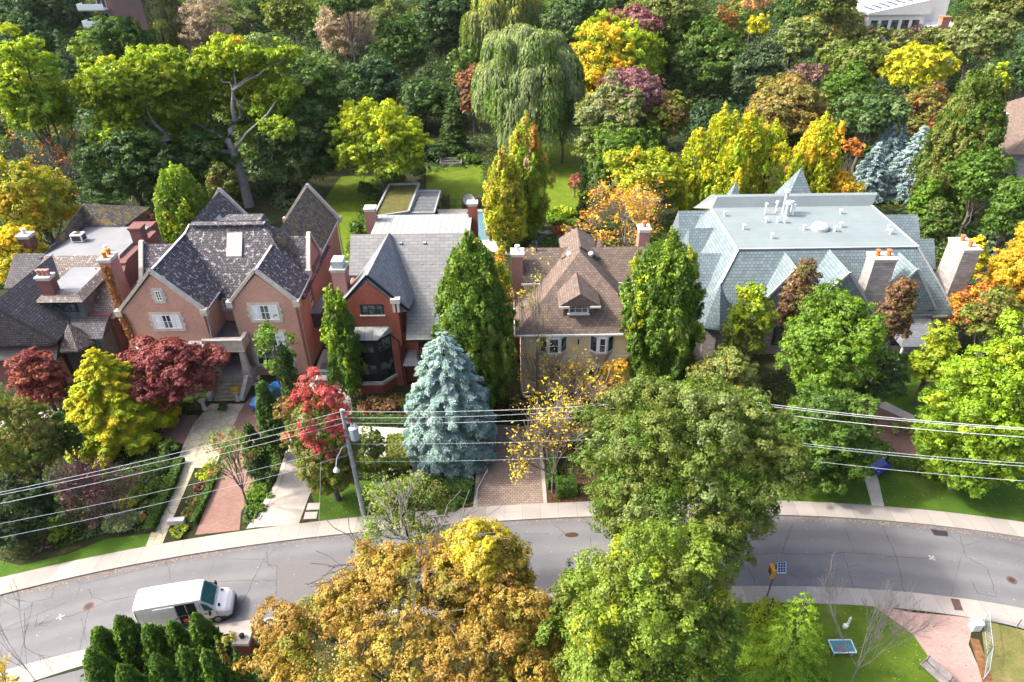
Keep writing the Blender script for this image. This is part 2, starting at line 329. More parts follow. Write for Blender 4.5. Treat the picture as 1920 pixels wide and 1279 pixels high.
def window(par, fr, u0, u1, z0, z1, nx=2, ny=1, trim='white_paint', surround=None, quoin=False, sill=None, curtains=False, proud=0.05, fw_=0.09):
    m = MB()
    for a, b, c, d in ((u0, u1, z0, z0+fw_), (u0, u1, z1-fw_, z1), (u0, u0+fw_, z0+fw_, z1-fw_), (u1-fw_, u1, z0+fw_, z1-fw_)): m.obox(fr, a, b, c, d, -0.05, proud)
    for i in range(1, nx):
        u = u0+(u1-u0)*i/nx; m.obox(fr, u-0.035, u+0.035, z0+fw_, z1-fw_, -0.05, proud-0.01)
    for i in range(1, ny):
        z = z0+(z1-z0)*i/ny; m.obox(fr, u0+fw_, u1-fw_, z-0.02, z+0.02, -0.05, proud-0.02)
    o = m.build('window', trim, par)
    g = MB(); g.obox(fr, u0+fw_*0.5, u1-fw_*0.5, z0+fw_*0.5, z1-fw_*0.5, -0.1, 0.008)
    g.build('pane', 'glass', o)
    if curtains:
        w_ = (u1-u0); k = MB(); k.obox(fr, u0+fw_, u0+w_*0.36, z0+fw_, z1-fw_, 0.0, 0.014); k.obox(fr, u1-w_*0.36, u1-fw_, z0+fw_, z1-fw_, 0.0, 0.014)
        k.build('curtain', 'curtain', o)
    if surround:
        s = MB(); t = 0.28
        s.obox(fr, u0-t, u1+t, z1, z1+t, -0.05, 0.035); s.obox(fr, u0-t, u1+t, z0-t, z0, -0.05, 0.045)
        h = (z1-z0)/5
        for i in range(5):
            e = t+(0.16 if i % 2 else 0.0) if quoin else t
            s.obox(fr, u0-e, u0, z0+i*h, z0+(i+1)*h, -0.05, 0.035); s.obox(fr, u1, u1+e, z0+i*h, z0+(i+1)*h, -0.05, 0.035)
        s.build('surround', surround, o)
    if sill:
        s = MB(); s.obox(fr, u0-0.12, u1+0.12, z0-0.14, z0-0.003, -0.05, 0.14); s.build('sill', sill, o)
    return o
def winpx(par, fr, x0, y0, x1, y1, **k):
    a = fr.hit(x0, (y0+y1)/2); b = fr.hit(x1, (y0+y1)/2); c = fr.hit((x0+x1)/2, y0); d = fr.hit((x0+x1)/2, y1)
    return window(par, fr, min(a[0], b[0]), max(a[0], b[0]), min(c[1], d[1]), max(c[1], d[1]), **k)

def roof_solid(mb, x0, x1, y0, y1, zE, zR, axis='y', h0=0.0, h1=0.0, drop=0.16, mi=0, r=None):
    """gable or hip roof as one closed solid; h0/h1 pull the ridge in at its low and high end"""
    if axis == 'y':
        c = (x0+x1)/2 if r is None else r; A = (c, y0+h0, zR); B = (c, y1-h1, zR)
        e = [(x0, y0, zE), (x1, y0, zE), (x1, y1, zE), (x0, y1, zE)]
        F = [[e[1], e[2], B, A], [e[3], e[0], A, B], [e[0], e[1], A], [e[2], e[3], B]]
    else:
        c = (y0+y1)/2 if r is None else r; A = (x0+h0, c, zR); B = (x1-h1, c, zR)
        e = [(x0, y0, zE), (x1, y0, zE), (x1, y1, zE), (x0, y1, zE)]
        F = [[e[0], e[1], B, A], [e[2], e[3], A, B], [e[3], e[0], A], [e[1], e[2], B]]
    for f in F: mb.poly(f, mi)
    for i in range(4):
        a = e[i]; b = e[(i+1) % 4]; mb.poly([(a[0], a[1], zE-drop), (b[0], b[1], zE-drop), b, a], mi)
    mb.poly([(p[0], p[1], zE-drop) for p in reversed(e)], mi)
    return mb
def gable_wall(mb, x0, x1, y0, y1, z0, zE, zR, axis='y', mi=0, r=None):
    if axis == 'y':
        c = (x0+x1)/2 if r is None else r
        a = [(x0, y0, z0), (x1, y0, z0), (x1, y0, zE), (c, y0, zR), (x0, y0, zE)]; b = [(p[0], y1, p[2]) for p in a]
    else:
        c = (y0+y1)/2 if r is None else r
        a = [(x1, y0, z0), (x1, y1, z0), (x1, y1, zE), (x1, c, zR), (x1, y0, zE)]; b = [(x0, p[1], p[2]) for p in a]
    return mb.hull(a, b, mi)
def frustum(mb, b, t, z0, z1, mi=0, mt=None):
    lo = [(b[0], b[2], z0), (b[1], b[2], z0), (b[1], b[3], z0), (b[0], b[3], z0)]; hi = [(t[0], t[2], z1), (t[1], t[2], z1), (t[1], t[3], z1), (t[0], t[3], z1)]
    i = len(mb.m); mb.hull(lo, hi, mi)
    if mt is not None: mb.m[i+1] = mt
    return mb
def chimney(par, x0, x1, y0, y1, z0, z1, brick, cap='limestone', pots=0, potmat='terracotta', taper=0.0, axis='x', name='chimney'):
    m = MB(); m.hull([(x0-taper, y0-taper, z0), (x1+taper, y0-taper, z0), (x1+taper, y1+taper, z0), (x0-taper, y1+taper, z0)], [(x0, y0, z1), (x1, y0, z1), (x1, y1, z1), (x0, y1, z1)])
    o = m.build(name, brick, par)
    c = MB(); c.box(x0-0.12, x1+0.12, y0-0.12, y1+0.12, z1, z1+0.16); c.box(x0-0.04, x1+0.04, y0-0.04, y1+0.04, z1-0.22, z1-0.003); c.build('chimney_cap', cap, o)
    for i in range(pots):
        f = (i+0.5)/pots; cx = x0+(x1-x0)*f if axis == 'x' else (x0+x1)/2; cy = (y0+y1)/2 if axis == 'x' else y0+(y1-y0)*f
        p = MB(); p.lathe((cx, cy, z1+0.16), [(0.24, 0), (0.2, 0.1), (0.2, 0.5), (0.26, 0.52), (0.26, 0.62), (0.2, 0.64)], 12); p.build('chimney_pot', potmat, o, smooth=False)
    return o
def sheet(name, pts, mat, z, kind='structure', label=None):
    """a flat sheet on the ground from a list of (x, y)"""
    m = MB(); P = [(p[0], p[1], z) for p in pts]
    ar = sum(P[i][0]*P[(i+1) % len(P)][1]-P[(i+1) % len(P)][0]*P[i][1] for i in range(len(P)))
    if ar < 0: P.reverse()
    m.poly(P); o = m.build(name, mat)
    if kind: o['kind'] = kind
    return o
def spx(name, px, mat, z, **k): return sheet(name, [W(x, y, z)[:2] for x, y in px], mat, z, **k)
def block(mb, pts, z0, z1, mi=0):
    P = [(p[0], p[1]) for p in pts]; ar = sum(P[i][0]*P[(i+1) % len(P)][1]-P[(i+1) % len(P)][0]*P[i][1] for i in range(len(P)))
    if ar < 0: P.reverse()
    return mb.hull([(x, y, z0) for x, y in P], [(x, y, z1) for x, y in P], mi)
# ------------------------------------------------------------------ the ground, road and paths
def edge(px, deg=4):
    P = np.array([W(x, y)[:2] for x, y in px]); c = np.polyfit(P[:, 0], P[:, 1], deg); d = np.polyder(c); a, b = P[:, 0].min(), P[:, 0].max()
    def f(x):
        if x < a: return float(np.polyval(c, a)+np.polyval(d, a)*(x-a))
        if x > b: return float(np.polyval(c, b)+np.polyval(d, b)*(x-b))
        return float(np.polyval(c, x))
    return f
n_lawn = edge([(0, 1083), (105, 1062.7), (210, 1043.7), (309, 1024), (360, 1006), (449, 994), (573, 983), (682, 971.6), (832, 958), (894, 952.6), (1025, 946), (1072, 943), (1445, 940.4), (1520, 942), (1658, 950), (1737, 960), (1920, 981)])
n_kerb = edge([(0, 1115), (99, 1096), (257, 1059.8), (360, 1039), (475, 1021), (554, 1014.6), (675, 1001), (830, 983), (971, 978), (1107, 971), (1436, 966.6), (1571, 970), (1703, 982.6), (1830, 996.7), (1920, 1008.5)])
s_kerb = edge([(32, 1252), (146, 1224), (408, 1172), (519, 1159), (1380, 1101), (1492, 1101), (1588, 1103.7), (1689, 1112), (1779, 1120.6), (1914, 1141.7)])
s_lawn = edge([(70, 1275.6), (172, 1248), (423, 1189.6), (1402, 1133), (1537, 1133), (1661, 1140), (1774, 1154), (1830, 1160), (1920, 1181)])
o = sheet('ground', [(-420, -60), (420, -60), (420, 620), (-420, 620)], 'earth', 0.0)
XS = [(-95+i*1.25) for i in range(157)]
def strip(name, fa, fb, mat, z, h=0.0, x0=-95, x1=100):
    xs = [x for x in XS if x0 <= x <= x1]; v = []; f = []; uv = []
    s_ = 0
    for i, x in enumerate(xs):
        if i: s_ += math.hypot(x-xs[i-1], fa(x)-fa(xs[i-1]))
        a = fa(x); b = fb(x)
        v += [(x, a, z), (x, b, z), (x, a, z-h), (x, b, z-h)]; uv.append((s_, b-a))
    me = bpy.data.meshes.new(name); n = len(xs)
    for i in range(n-1):
        k = 4*i; f.append((k, k+4, k+5, k+1))
    if h:
        for i in range(n-1):
            k = 4*i; f.append((k+2, k+6, k+4, k)); f.append((k+1, k+5, k+7, k+3))
    me.from_pydata(v, [], f); me.materials.append(MAT[mat]); l = me.uv_layers.new(name='UVMap')
    for p in me.polygons:
        for li in p.loop_indices:
            vi = me.loops[li].vertex_index; l.data[li].uv = (uv[vi//4][0], 0.1 if vi % 2 == 0 else 0.1+uv[vi//4][1])
    o = bpy.data.objects.new(name, me); C.objects.link(o); o['kind'] = 'structure'; return o
strip('road', lambda x: s_kerb(x)-0.02, lambda x: n_kerb(x)+0.02, 'asphalt', 0.006)
strip('sidewalk', n_kerb, n_lawn, 'sidewalk', 0.13, 0.13)
strip('sidewalk_south', s_lawn, s_kerb, 'sidewalk', 0.13, 0.13)
strip('front_yard', n_lawn, lambda x: 54.0, 'earth', 0.09)
strip('south_yard', lambda x: 5.0, s_lawn, 'earth', 0.09)
Z1, Z2, Z3 = 0.094, 0.098, 0.102
def nl(x0, x1, off=0.0, k=8): return [(x0+(x1-x0)*i/k, n_lawn(x0+(x1-x0)*i/k)-0.01+off) for i in range(k+1)]
def X(px, py): return float(W(px, py)[0])
# lawns along the street
sheet('verge_lawn', nl(-60, X(272, 1031))+[tuple(W(296, 1000)[:2]), tuple(W(200, 1012)[:2]), tuple(W(130, 1040)[:2]), tuple(W(40, 1062)[:2]), (-60, 40)], 'lawn_front', Z1)
sheet('pole_lawn', nl(X(598, 980), X(748, 968))+[tuple(W(760, 930)[:2]), tuple(W(745, 905)[:2]), tuple(W(600, 900)[:2]), tuple(W(585, 930)[:2])], 'lawn_front', Z1)
sheet('east_lawn', nl(X(1200, 942), 70)+[(70, 60), (36, 54), tuple(W(1620, 870)[:2]), tuple(W(1200, 900)[:2])], 'lawn_front', Z1)
spx('circle_lawn', [(1600, 700), (1720, 700), (1750, 760), (1700, 775), (1620, 748)], 'lawn_front', 0.0965)
# paths and drives
spx('flagstone_path', [(395, 757), (458, 757), (427, 819), (403, 877), (365, 877), (303, 1022), (271, 1031), (327, 881), (344, 833), (365, 791)], 'flagstone', Z3)
spx('brick_patio', [(290, 775), (372, 779), (345, 833), (296, 820)], 'red_paver', Z2)
spx('brick_drive', [(366, 1003), (449, 994), (452, 960), (472, 925), (484, 870), (510, 800), (560, 730), (600, 660), (628, 590), (612, 590), (573, 705), (470, 745), (458, 758), (427, 819), (409, 889)], 'red_paver', 0.0955)
spx('concrete_drive', [(478, 989), (560, 983), (578, 934), (600, 880), (665, 790), (655, 735), (620, 700), (622, 640), (632, 590), (640, 590), (613, 655), (583, 728), (560, 790), (524, 906)], 'concrete', Z3)
spx('drive_kerb', [(462, 991), (478, 989), (524, 906), (560, 790), (583, 728), (613, 655), (606, 655), (577, 728), (553, 790), (518, 903)], 'concrete_pale', 0.13)
spx('forecourt_path', [(655, 793), (770, 798), (772, 820), (745, 818), (722, 862), (668, 860), (690, 815), (655, 812)], 'concrete_pale', Z2)
spx('house_path', [(773, 815), (798, 855), (785, 900), (795, 925), (756, 925), (772, 880)], 'concrete_pale', Z2)
spx('paver_drive', [(894, 952), (1019, 946), (1012, 850), (1008, 800), (918, 796), (900, 880)], 'brown_paver', Z2)
spx('drive_border', [(887, 953), (894, 952), (900, 880), (918, 796), (912, 796), (893, 880)], 'concrete', Z3)
spx('drive_border_east', [(1019, 946), (1026, 946), (1019, 850), (1014, 800), (1008, 800), (1012, 850)], 'concrete', Z3)
spx('mulch_bed', [(1026, 945), (1180, 940), (1180, 800), (1020, 800)], 'mulch', 0.0922)
spx('mulch_bed_west', [(798, 960), (886, 953), (886, 940), (798, 945)], 'mulch', 0.0922)
spx('circle_border', [(1600, 742), (1650, 748), (1712, 778), (1745, 830), (1735, 870), (1690, 872), (1620, 860), (1600, 850)], 'concrete_pale', Z2)
spx('circle_drive', [(1600, 752), (1645, 762), (1703, 788), (1732, 832), (1722, 862), (1660, 850), (1600, 840)], 'red_paver', Z3)
spx('circle_island', [(1580, 788), (1610, 790), (1630, 802), (1635, 818), (1625, 830), (1590, 835)], 'concrete_pale', 0.106)
spx('walkway', [(1613, 868), (1640, 868), (1658, 950), (1635, 948)], 'concrete_pale', Z3)
spx('forecourt_west', [(0, 790), (110, 765), (120, 790), (60, 812), (0, 825)], 'concrete', Z1)
# south side
def sl_(x0, x1, k=10): return [(x0+(x1-x0)*i/k, s_lawn(x0+(x1-x0)*i/k)+0.0) for i in range(k+1)]
sheet('park_lawn', sl_(14.5, X(1661, 1141))+[tuple(W(x, y)[:2]) for x, y in [(1710, 1190), (1745, 1240), (1772, 1300), (1790, 1400), (1300, 1400)]], 'lawn_park', Z1)
sheet('paver_path', [tuple(W(x, y)[:2]) for x, y in [(1640, 1139), (1661, 1140), (1710, 1150), (1774, 1155), (1826, 1161), (1815, 1210), (1850, 1290), (1880, 1400), (1790, 1400), (1772, 1300), (1745, 1240), (1710, 1190)]], 'pink_paver', Z2)
sheet('dry_lawn', [tuple(W(x, y)[:2]) for x, y in [(1838, 1164), (2050, 1215), (2200, 1400), (1880, 1400), (1850, 1270)]], 'lawn_dry', Z1)
spx('leaf_drift', [(1818, 1195), (1836, 1200), (1870, 1300), (1848, 1300)], 'leaf_litter', Z3)
spx('south_drive', [(70, 1277), (172, 1250), (175, 1330), (20, 1330)], 'asphalt', Z1)
# back gardens
spx('garden_lawn', [(640, 330), (705, 330), (705, 380), (690, 460), (645, 505), (560, 480), (590, 400)], 'lawn_bright', 0.004)
spx('garden_lawn', [(798, 312), (905, 308), (910, 400), (835, 400), (800, 362)], 'lawn_bright', 0.004)
spx('garden_lawn', [(985, 270), (1095, 268), (1110, 330), (1085, 420), (1030, 415), (1000, 380)], 'lawn_bright', 0.004)
spx('pool_terrace', [(820, 392), (912, 392), (960, 480), (830, 450)], 'concrete_pale', 0.006)
spx('garden_terrace', [(1010, 430), (1130, 440), (1130, 480), (980, 480)], 'concrete', 0.006)

spx('road_repair', [(520, 1062), (640, 1042), (700, 1075), (640, 1130), (514, 1155)], 'asphalt_patch', 0.0095); spx('road_repair', [(1425, 1099), (1405, 1042), (1462, 1039), (1478, 1099)], 'asphalt_patch', 0.0095)
# leaves and flecks lying on the road and lawns
def scatter(name, pts, size, cols, seed=1, z=0.02, kind='stuff'):
    rng = np.random.default_rng(seed); n = len(pts); P = np.array(pts); m = MB()
    for i in range(n):
        a = rng.uniform(0, 6.28); s_ = size*rng.uniform(0.6, 1.4); x, y, zz = P[i][0], P[i][1], P[i][2]
        m.poly([(x+s_*math.cos(a+k*1.5708), y+s_*math.sin(a+k*1.5708)*0.8, zz) for k in range(4)], int(rng.integers(0, len(cols))))
    o = m.build(name, cols); o['kind'] = kind
    tag(o, 'fallen autumn leaves drifted along the kerbs and dotted over lawns', 'fallen leaves'); return o
rng = np.random.default_rng(5); pts = []
for i in range(2600):
    x = rng.uniform(-42, 45); t = abs(rng.normal(0, 0.22)); pts.append((x, n_kerb(x)-0.05-t, 0.012)) if rng.random() < (0.9 if x > 5 or x < -22 else 0.35) else None
for i in range(450):
    x = rng.uniform(-42, 45); pts.append((x, rng.uniform(s_kerb(x)+0.1, n_kerb(x)), 0.012))
for i in range(500): x = rng.uniform(5, 45); pts.append((x, n_lawn(x)+rng.uniform(0.1, 7), 0.13))
for i in range(260): x = rng.uniform(15, 32); pts.append((x, s_lawn(x)-rng.uniform(0.1, 6), 0.13))
for i in range(160): x = rng.uniform(-16, -9); pts.append((x, n_lawn(x)+rng.uniform(0.1, 3), 0.13))
for i in range(160): q = W(rng.uniform(1030, 1080), rng.uniform(900, 945)); pts.append((q[0], q[1], 0.13))
for i in range(200): q = W(rng.uniform(895, 1018), rng.uniform(830, 950)); pts.append((q[0], q[1], 0.12))
plain('fallen_tan', (0.33, 0.21, 0.08), 0.9); plain('fallen_rust', (0.22, 0.085, 0.03), 0.9); plain('fallen_pale', (0.38, 0.30, 0.14), 0.9)
scatter('fallen_leaves', pts, 0.045, ['fallen_tan', 'fallen_rust', 'fallen_pale', 'leaf_litter'])

# ------------------------------------------------------------------ HOUSE: dark timbered house at the left
h = thing('house', 'dark brick Tudor style house with grey flat roof and shake gables at the far left', 'house', (-47, 60, 0))
m = MB(); m.box(-49.6, -41.6, 60.6, 74, 0, 6.4); gable_wall(m, -53.6, -45.9, 57.4, 67, 0, 5.9, 9.6, 'y'); m.box(-42.9, -41.5, 66, 74, 6, 9.6)
m.hull([(-41.52, 61.2, 6.2), (-41.5, 74, 6.2), (-42.4, 74, 6.2), (-42.4, 61.2, 6.2)], [(-41.52, 66.6, 9.7), (-41.5, 74, 9.7), (-42.4, 74, 9.7), (-42.4, 66.6, 9.7)])
m.box(-53.5, -50.8, 68, 81, 0, 7.9); m.box(-50.9, -46.2, 74.5, 81, 0, 9.3); m.build('wall', 'brick_dark', h)
m = MB(); frustum(m, (-51.8, -41.2, 60.5, 76), (-50.7, -42.5, 67.2, 74.6), 6.0, 10.0, 0, 1); r_ = m.build('roof', ['shake_brown', 'membrane_grey'], h)
m = MB(); roof_solid(m, -54.6, -45.2, 56.6, 67.5, 5.8, 10.05, 'y'); m.build('gable_roof', 'shake_dark', h)
m = MB(); roof_solid(m, -54.4, -49, 64.4, 71.4, 7.6, 10.0, 'x'); m.build('side_roof', 'shake_dark', h)
m = MB(); m.hull([(-54.3, 74.4, 8.2), (-45.7, 74.4, 9.9), (-45.7, 82, 9.4), (-54.3, 82, 8.2)], [(-50.1, 75.6, 12.4), (-49.9, 75.6, 12.4), (-49.9, 76, 12.4), (-50.1, 76, 12.4)]); m.poly([(-50.75, 67.2, 10.0), (-49.9, 74.6, 10.0), (-50.0, 75.7, 12.4)]); m.poly([(-50.75, 67.2, 10.0), (-50.0, 75.7, 12.4), (-54.3, 76, 8.2), (-54.3, 67.6, 8.0)]); m.build('rear_roof', 'shake_moss', h)
fr = Fr('front', 57.4)
m = MB()
for s_ in (-1, 1): m.beam((-49.9, 56.62, 9.98), (-49.9+s_*4.75, 56.62, 5.75), 0.1, 0.34)
m.box(-54.2, -45.6, 56.9, 57.39, 4.6, 4.85); m.hull([(-54.4, 56.2, 3.9), (-45.7, 56.2, 3.9), (-45.7, 57.39, 3.9), (-54.4, 57.39, 3.9)], [(-54.4, 56.9, 4.6), (-45.7, 56.9, 4.6), (-45.7, 57.39, 4.6), (-54.4, 57.39, 4.6)])
m.build('gable_trim', 'dark_timber', h)
m = MB(); gable_wall(m, -53.3, -46.3, 57.25, 57.39, 4.9, 5.9, 9.3); m.build('gable_cladding', 'shake_brown', h)
winpx(h, Fr('front', 57.24), 4, 599, 36, 617, nx=3, ny=2, trim='pale_blue_paint')
winpx(h, fr, 16, 643, 58, 660, nx=3, ny=2, trim='pale_blue_paint')
# dormer: a long low roof with a flat top and a dark window band
m = MB(); m.hull([(-48.3, 59.9, 8.35), (-43.4, 59.9, 8.35), (-43.1, 66.0, 8.75), (-47.9, 66.0, 8.75)], [(-47.6, 60.9, 8.95), (-44.2, 60.9, 8.95), (-43.9, 65.9, 9.25), (-47.2, 65.9, 9.25)], 0); m.m[1] = 1
d = m.build('dormer', ['shake_brown', 'membrane_grey'], h)
m = MB(); m.box(-47.9, -43.9, 60.5, 65.6, 5.9, 8.34); m.build('dormer_wall', 'slate_wall', d)
f2 = Fr('front', 60.5); window(d, f2, -47.4, -44.5, 6.9, 8.0, nx=4, trim='black_trim')
# lower timber bay and turret
m = MB(); m.box(-48.6, -42.0, 58.6, 60.55, 0, 5.0); m.build('bay_wall', 'slate_wall', h)
m = MB(); m.hull([(-48.9, 58.2, 5.0), (-41.7, 58.2, 5.0), (-41.7, 60.7, 5.0), (-48.9, 60.7, 5.0)], [(-48.9, 59.6, 5.9), (-41.7, 59.6, 5.9), (-41.7, 60.7, 6.3), (-48.9, 60.7, 6.3)]); m.build('bay_roof', 'shake_dark', h)
m = MB(); m.lathe((-44.6, 58.4, 0), [(1.35, 0), (1.35, 4.5)], 6); m.build('turret', 'dark_timber', h)
m = MB(); m.lathe((-44.6, 58.4, 0), [(1.85, 4.35), (1.8, 4.5), (0.9, 5.6), (0.06, 6.7), (0.04, 7.0)], 6); m.build('turret_roof', 'shake_brown', h)
chimney(h, -54.6, -53.3, 69.4, 70.6, 0, 11.2, 'brick_dark', 'stone_trim', 1, 'white_paint')
chimney(h, -47.6, -46.3, 60.6, 61.6, 0, 10.7, 'brick_dark', 'stone_trim', 3, 'brick_rose')
c_ = chimney(h, -41.2, -40.1, 61.4, 63.0, 0, 12.2, 'brick_rose', 'stone_trim', 2, 'orange_pot', axis='y', taper=0.1)
chimney(h, -42.4, -41.2, 70.2, 71.4, 0, 11.6, 'brick_dark', 'brick_dark', 0)
m = MB(); m.box(-49.2, -42.8, 74.6, 77, 0, 9.6); m.build('rear_wall', 'brick_dark', h)
# air conditioner and vent on its flat roof
a = thing('air_conditioner', 'white boxy air conditioning unit standing on the grey flat roof', 'air conditioner', tuple(W(150, 452, 10)))
x, y = a.location.x, a.location.y
m = MB(); m.box(x-0.65, x+0.65, y-0.5, y+0.5, 10.08, 10.95); m.build('casing', 'white_paint', a, bevel=0.04)
m = MB(); m.lathe((x, y, 0), [(0.38, 10.955), (0.4, 10.99), (0.36, 11.0)], 16); m.build('fan_grille', 'iron_dark', a)
m = MB(); m.box(x-0.5, x+0.5, y-0.52, y-0.503, 10.2, 10.8); m.box(x+0.653, x+0.665, y-0.4, y+0.4, 10.2, 10.8); m.build('side_grille', 'iron_dark', a)
m = MB(); q = W(200, 470, 10); m.lathe((q[0], q[1], 10), [(0.12, 0), (0.12, 0.5), (0.22, 0.52), (0.2, 0.62)], 10); tag(m.build('roof_vent', 'lamp_white'), 'small white capped vent on the grey flat roof beside the ivy chimney', 'vent')

# ------------------------------------------------------------------ HOUSE: pink brick house with many gables
h = thing('house', 'pink brick house with stone edged gables and speckled dark shake roof', 'house', (-30, 57, 0))
m = MB()
gable_wall(m, -37.9, -30.1, 57.0, 66, 0, 8.9, 12.85, 'y', r=-33.9); gable_wall(m, -27.8, -21.5, 58.4, 66, 0, 8.9, 12.0, 'y')
m.box(-37.3, -21.55, 61.2, 70, 0, 8.0); m.box(-30.4, -27.5, 61.15, 62, 7.9, 8.15)
gable_wall(m, -27.3, -21.4, 66, 78.2, 0, 8.9, 12.9, 'y', r=-24.2); gable_wall(m, -37.2, -31.4, 66, 77.4, 0, 8.9, 12.9, 'y')
gable_wall(m, -24, -21.3, 64.2, 68.4, 0, 9.4, 12.1, 'x'); gable_wall(m, -38.3, -36, 62.6, 67.0, 0, 9.2, 12.2, 'x')
m.hull([(-38.3, 62.6, 0), (-37, 62.6, 0), (-37, 67, 0), (-38.3, 67, 0)], [(-38.3, 62.6, 9.2), (-37, 62.6, 9.2), (-37, 67, 9.2), (-38.3, 67, 9.2)])
m.build('wall', 'brick_pink', h)
m = MB()
roof_solid(m, -38.3, -29.7, 57.25, 66.4, 8.75, 13.2, 'y', r=-33.85); roof_solid(m, -28.1, -21.1, 58.65, 66, 8.8, 12.35, 'y')
roof_solid(m, -37.6, -21.2, 60.85, 73, 7.95, 14.0, 'x', h0=4.3, h1=4.3, r=65.9); m.build('roof', 'shake', h)
m = MB(); roof_solid(m, -27.6, -21.15, 65, 78.5, 8.95, 13.2, 'y', r=-24.2); m.build('rear_roof', 'shake_moss', h)
m = MB(); roof_solid(m, -37.5, -31.2, 65.5, 77.4, 8.95, 13.2, 'y'); m.build('rear_roof', 'shake', h)
for ar in ((-25.5, -21.45, 64.0, 68.6, 9.3, 12.35, 'x'), (-38.15, -34, 62.4, 67.2, 9.1, 12.4, 'x')): m = MB(); roof_solid(m, *ar); m.build('side_roof', 'shake', h)
m = MB(); m.beam((-33.2, 65.9, 14.05), (-25.5, 65.9, 14.05), 0.9, 0.12); m.hull([(-30.6, 66.3, 13.4), (-25.8, 66.3, 13.4), (-25.8, 68.0, 13.4), (-30.6, 68.0, 13.4)], [(-30.2, 66.3, 14.2), (-26, 66.3, 14.2), (-26.2, 68.0, 14.2), (-30, 68.0, 14.2)]); m.build('ridge_deck', 'shake', h)
m = MB()
def coping(m, fx, y, x0, xr, x1, zE, zR, w=0.42, t=0.3, ax='y'):
    P = (lambda a, z: (a, y, z)) if ax == 'y' else (lambda a, z: (y, a, z))
    L = P(x0, zE); R_ = P(xr, zR); Q = P(x1, zE); up = (0, 0, 1)
    m = MB(); m.beam(L, R_, w, t); m.beam(R_, Q, w, t)
    for q, s_ in ((L, -1), (Q, 1)):
        if ax == 'y': m.box(q[0]-0.32, q[0]+0.32, y-0.28, y+0.28, zE-0.55, zE+0.12)
        else: m.box(y-0.28, y+0.28, q[1]-0.32, q[1]+0.32, zE-0.55, zE+0.12)
    m.build('gable_coping', 'limestone', h)
coping(m, 0, 57.08, -38.2, -33.87, -29.9, 8.95, 13.3); coping(m, 0, 58.5, -27.9, -24.65, -21.3, 8.95, 12.5)
coping(m, 0, 78.3, -27.6, -24.2, -21.1, 9.2, 13.5); coping(m, 0, 77.3, -37.5, -34.35, -31.2, 9.2, 13.5)
coping(m, 0, -21.3, 64.0, 66.3, 68.6, 9.5, 12.7, ax='x'); coping(m, 0, -38.25, 62.4, 64.8, 67.2, 9.3, 12.7, ax='x')
m = MB()
m.beam((-21.12, 59, 8.84), (-21.12, 64, 8.84), 0.1, 0.16); m.beam((-21.1, 68.6, 8.95), (-21.1, 78, 8.95), 0.1, 0.16); m.beam((-29.7, 60.84, 7.95), (-27.9, 60.84, 7.95), 0.12, 0.14)
m.beam((-29.72, 57.4, 8.75), (-29.72, 60.9, 8.75), 0.1, 0.14); m.tube([(-21.25, 58.75, 8.6), (-21.3, 58.75, 0.2)], 0.07, 6); m.tube([(-29.9, 57.25, 8.3), (-29.95, 57.0, 5.6)], 0.06, 6); m.tube([(-21.25, 78.3, 8.8), (-21.25, 78.3, 0.3)], 0.07, 6)
m.build('gutter', 'grey_trim', h)
for s_ in (-33.85, -24.65): pass
m = MB(); 
for a, b in (((-33.85, 57.5, 13.24), (-33.85, 65.8, 13.24)), ((-24.6, 58.8, 12.4), (-24.6, 64, 12.4)), ((-33.3, 65.9, 14.04), (-36.9, 61.2, 8.3))): m = MB(); m.beam(a, b, 0.22, 0.08); m.build('ridge_cap', 'stone_trim', h)
fl = Fr('front', 57.0); fr2 = Fr('front', 58.4); fc = Fr('front', 61.2)
winpx(h, fl, 292, 545, 303, 564, nx=2, ny=3, surround='limestone', quoin=True)
winpx(h, fl, 289, 590, 339, 616, nx=4, ny=2, surround='limestone', quoin=True, curtains=True)
winpx(h, fc, 418, 563, 441, 578, nx=3, ny=2, surround='limestone', trim='pale_blue_paint')
winpx(h, fr2, 472, 572, 522, 600, nx=4, ny=2, surround='limestone', quoin=True, curtains=True)
winpx(h, fr2, 488, 623, 534, 649, nx=4, ny=2, surround='limestone', quoin=True, curtains=True)
window(h, fr2, -26.6, -23.0, 1.4, 3.3, nx=4, ny=2, surround='limestone', quoin=True)
fx = Fr('right', -21.5)
window(h, fx, 63.2, 65.0, 5.6, 8.4, nx=3, ny=4, surround='limestone'); window(h, fx, 68.2, 69.6, 5.2, 7.2, nx=2, ny=3)
m = MB(); m.box(-21.49, -20.5, 62.6, 66.2, 3.2, 5.0); m.build('side_bay', 'dark_roof', h)
m = MB(); m.box(-21.49, -20.4, 62.5, 66.3, 5.0, 5.12); m.build('side_bay_roof', 'membrane_grey', h)
# front bay with lead roof
m = MB(); m.box(-37.0, -30.7, 55.9, 56.98, 0, 5.0); m.build('bay_wall', 'brick_pink', h)
m = MB(); m.box(-37.3, -30.5, 55.6, 56.98, 5.0, 5.45); m.build('bay_parapet', 'grey_trim', h)
window(h, Fr('front', 55.9), -36, -31.6, 1.6, 4.2, nx=5, ny=2, surround='limestone')
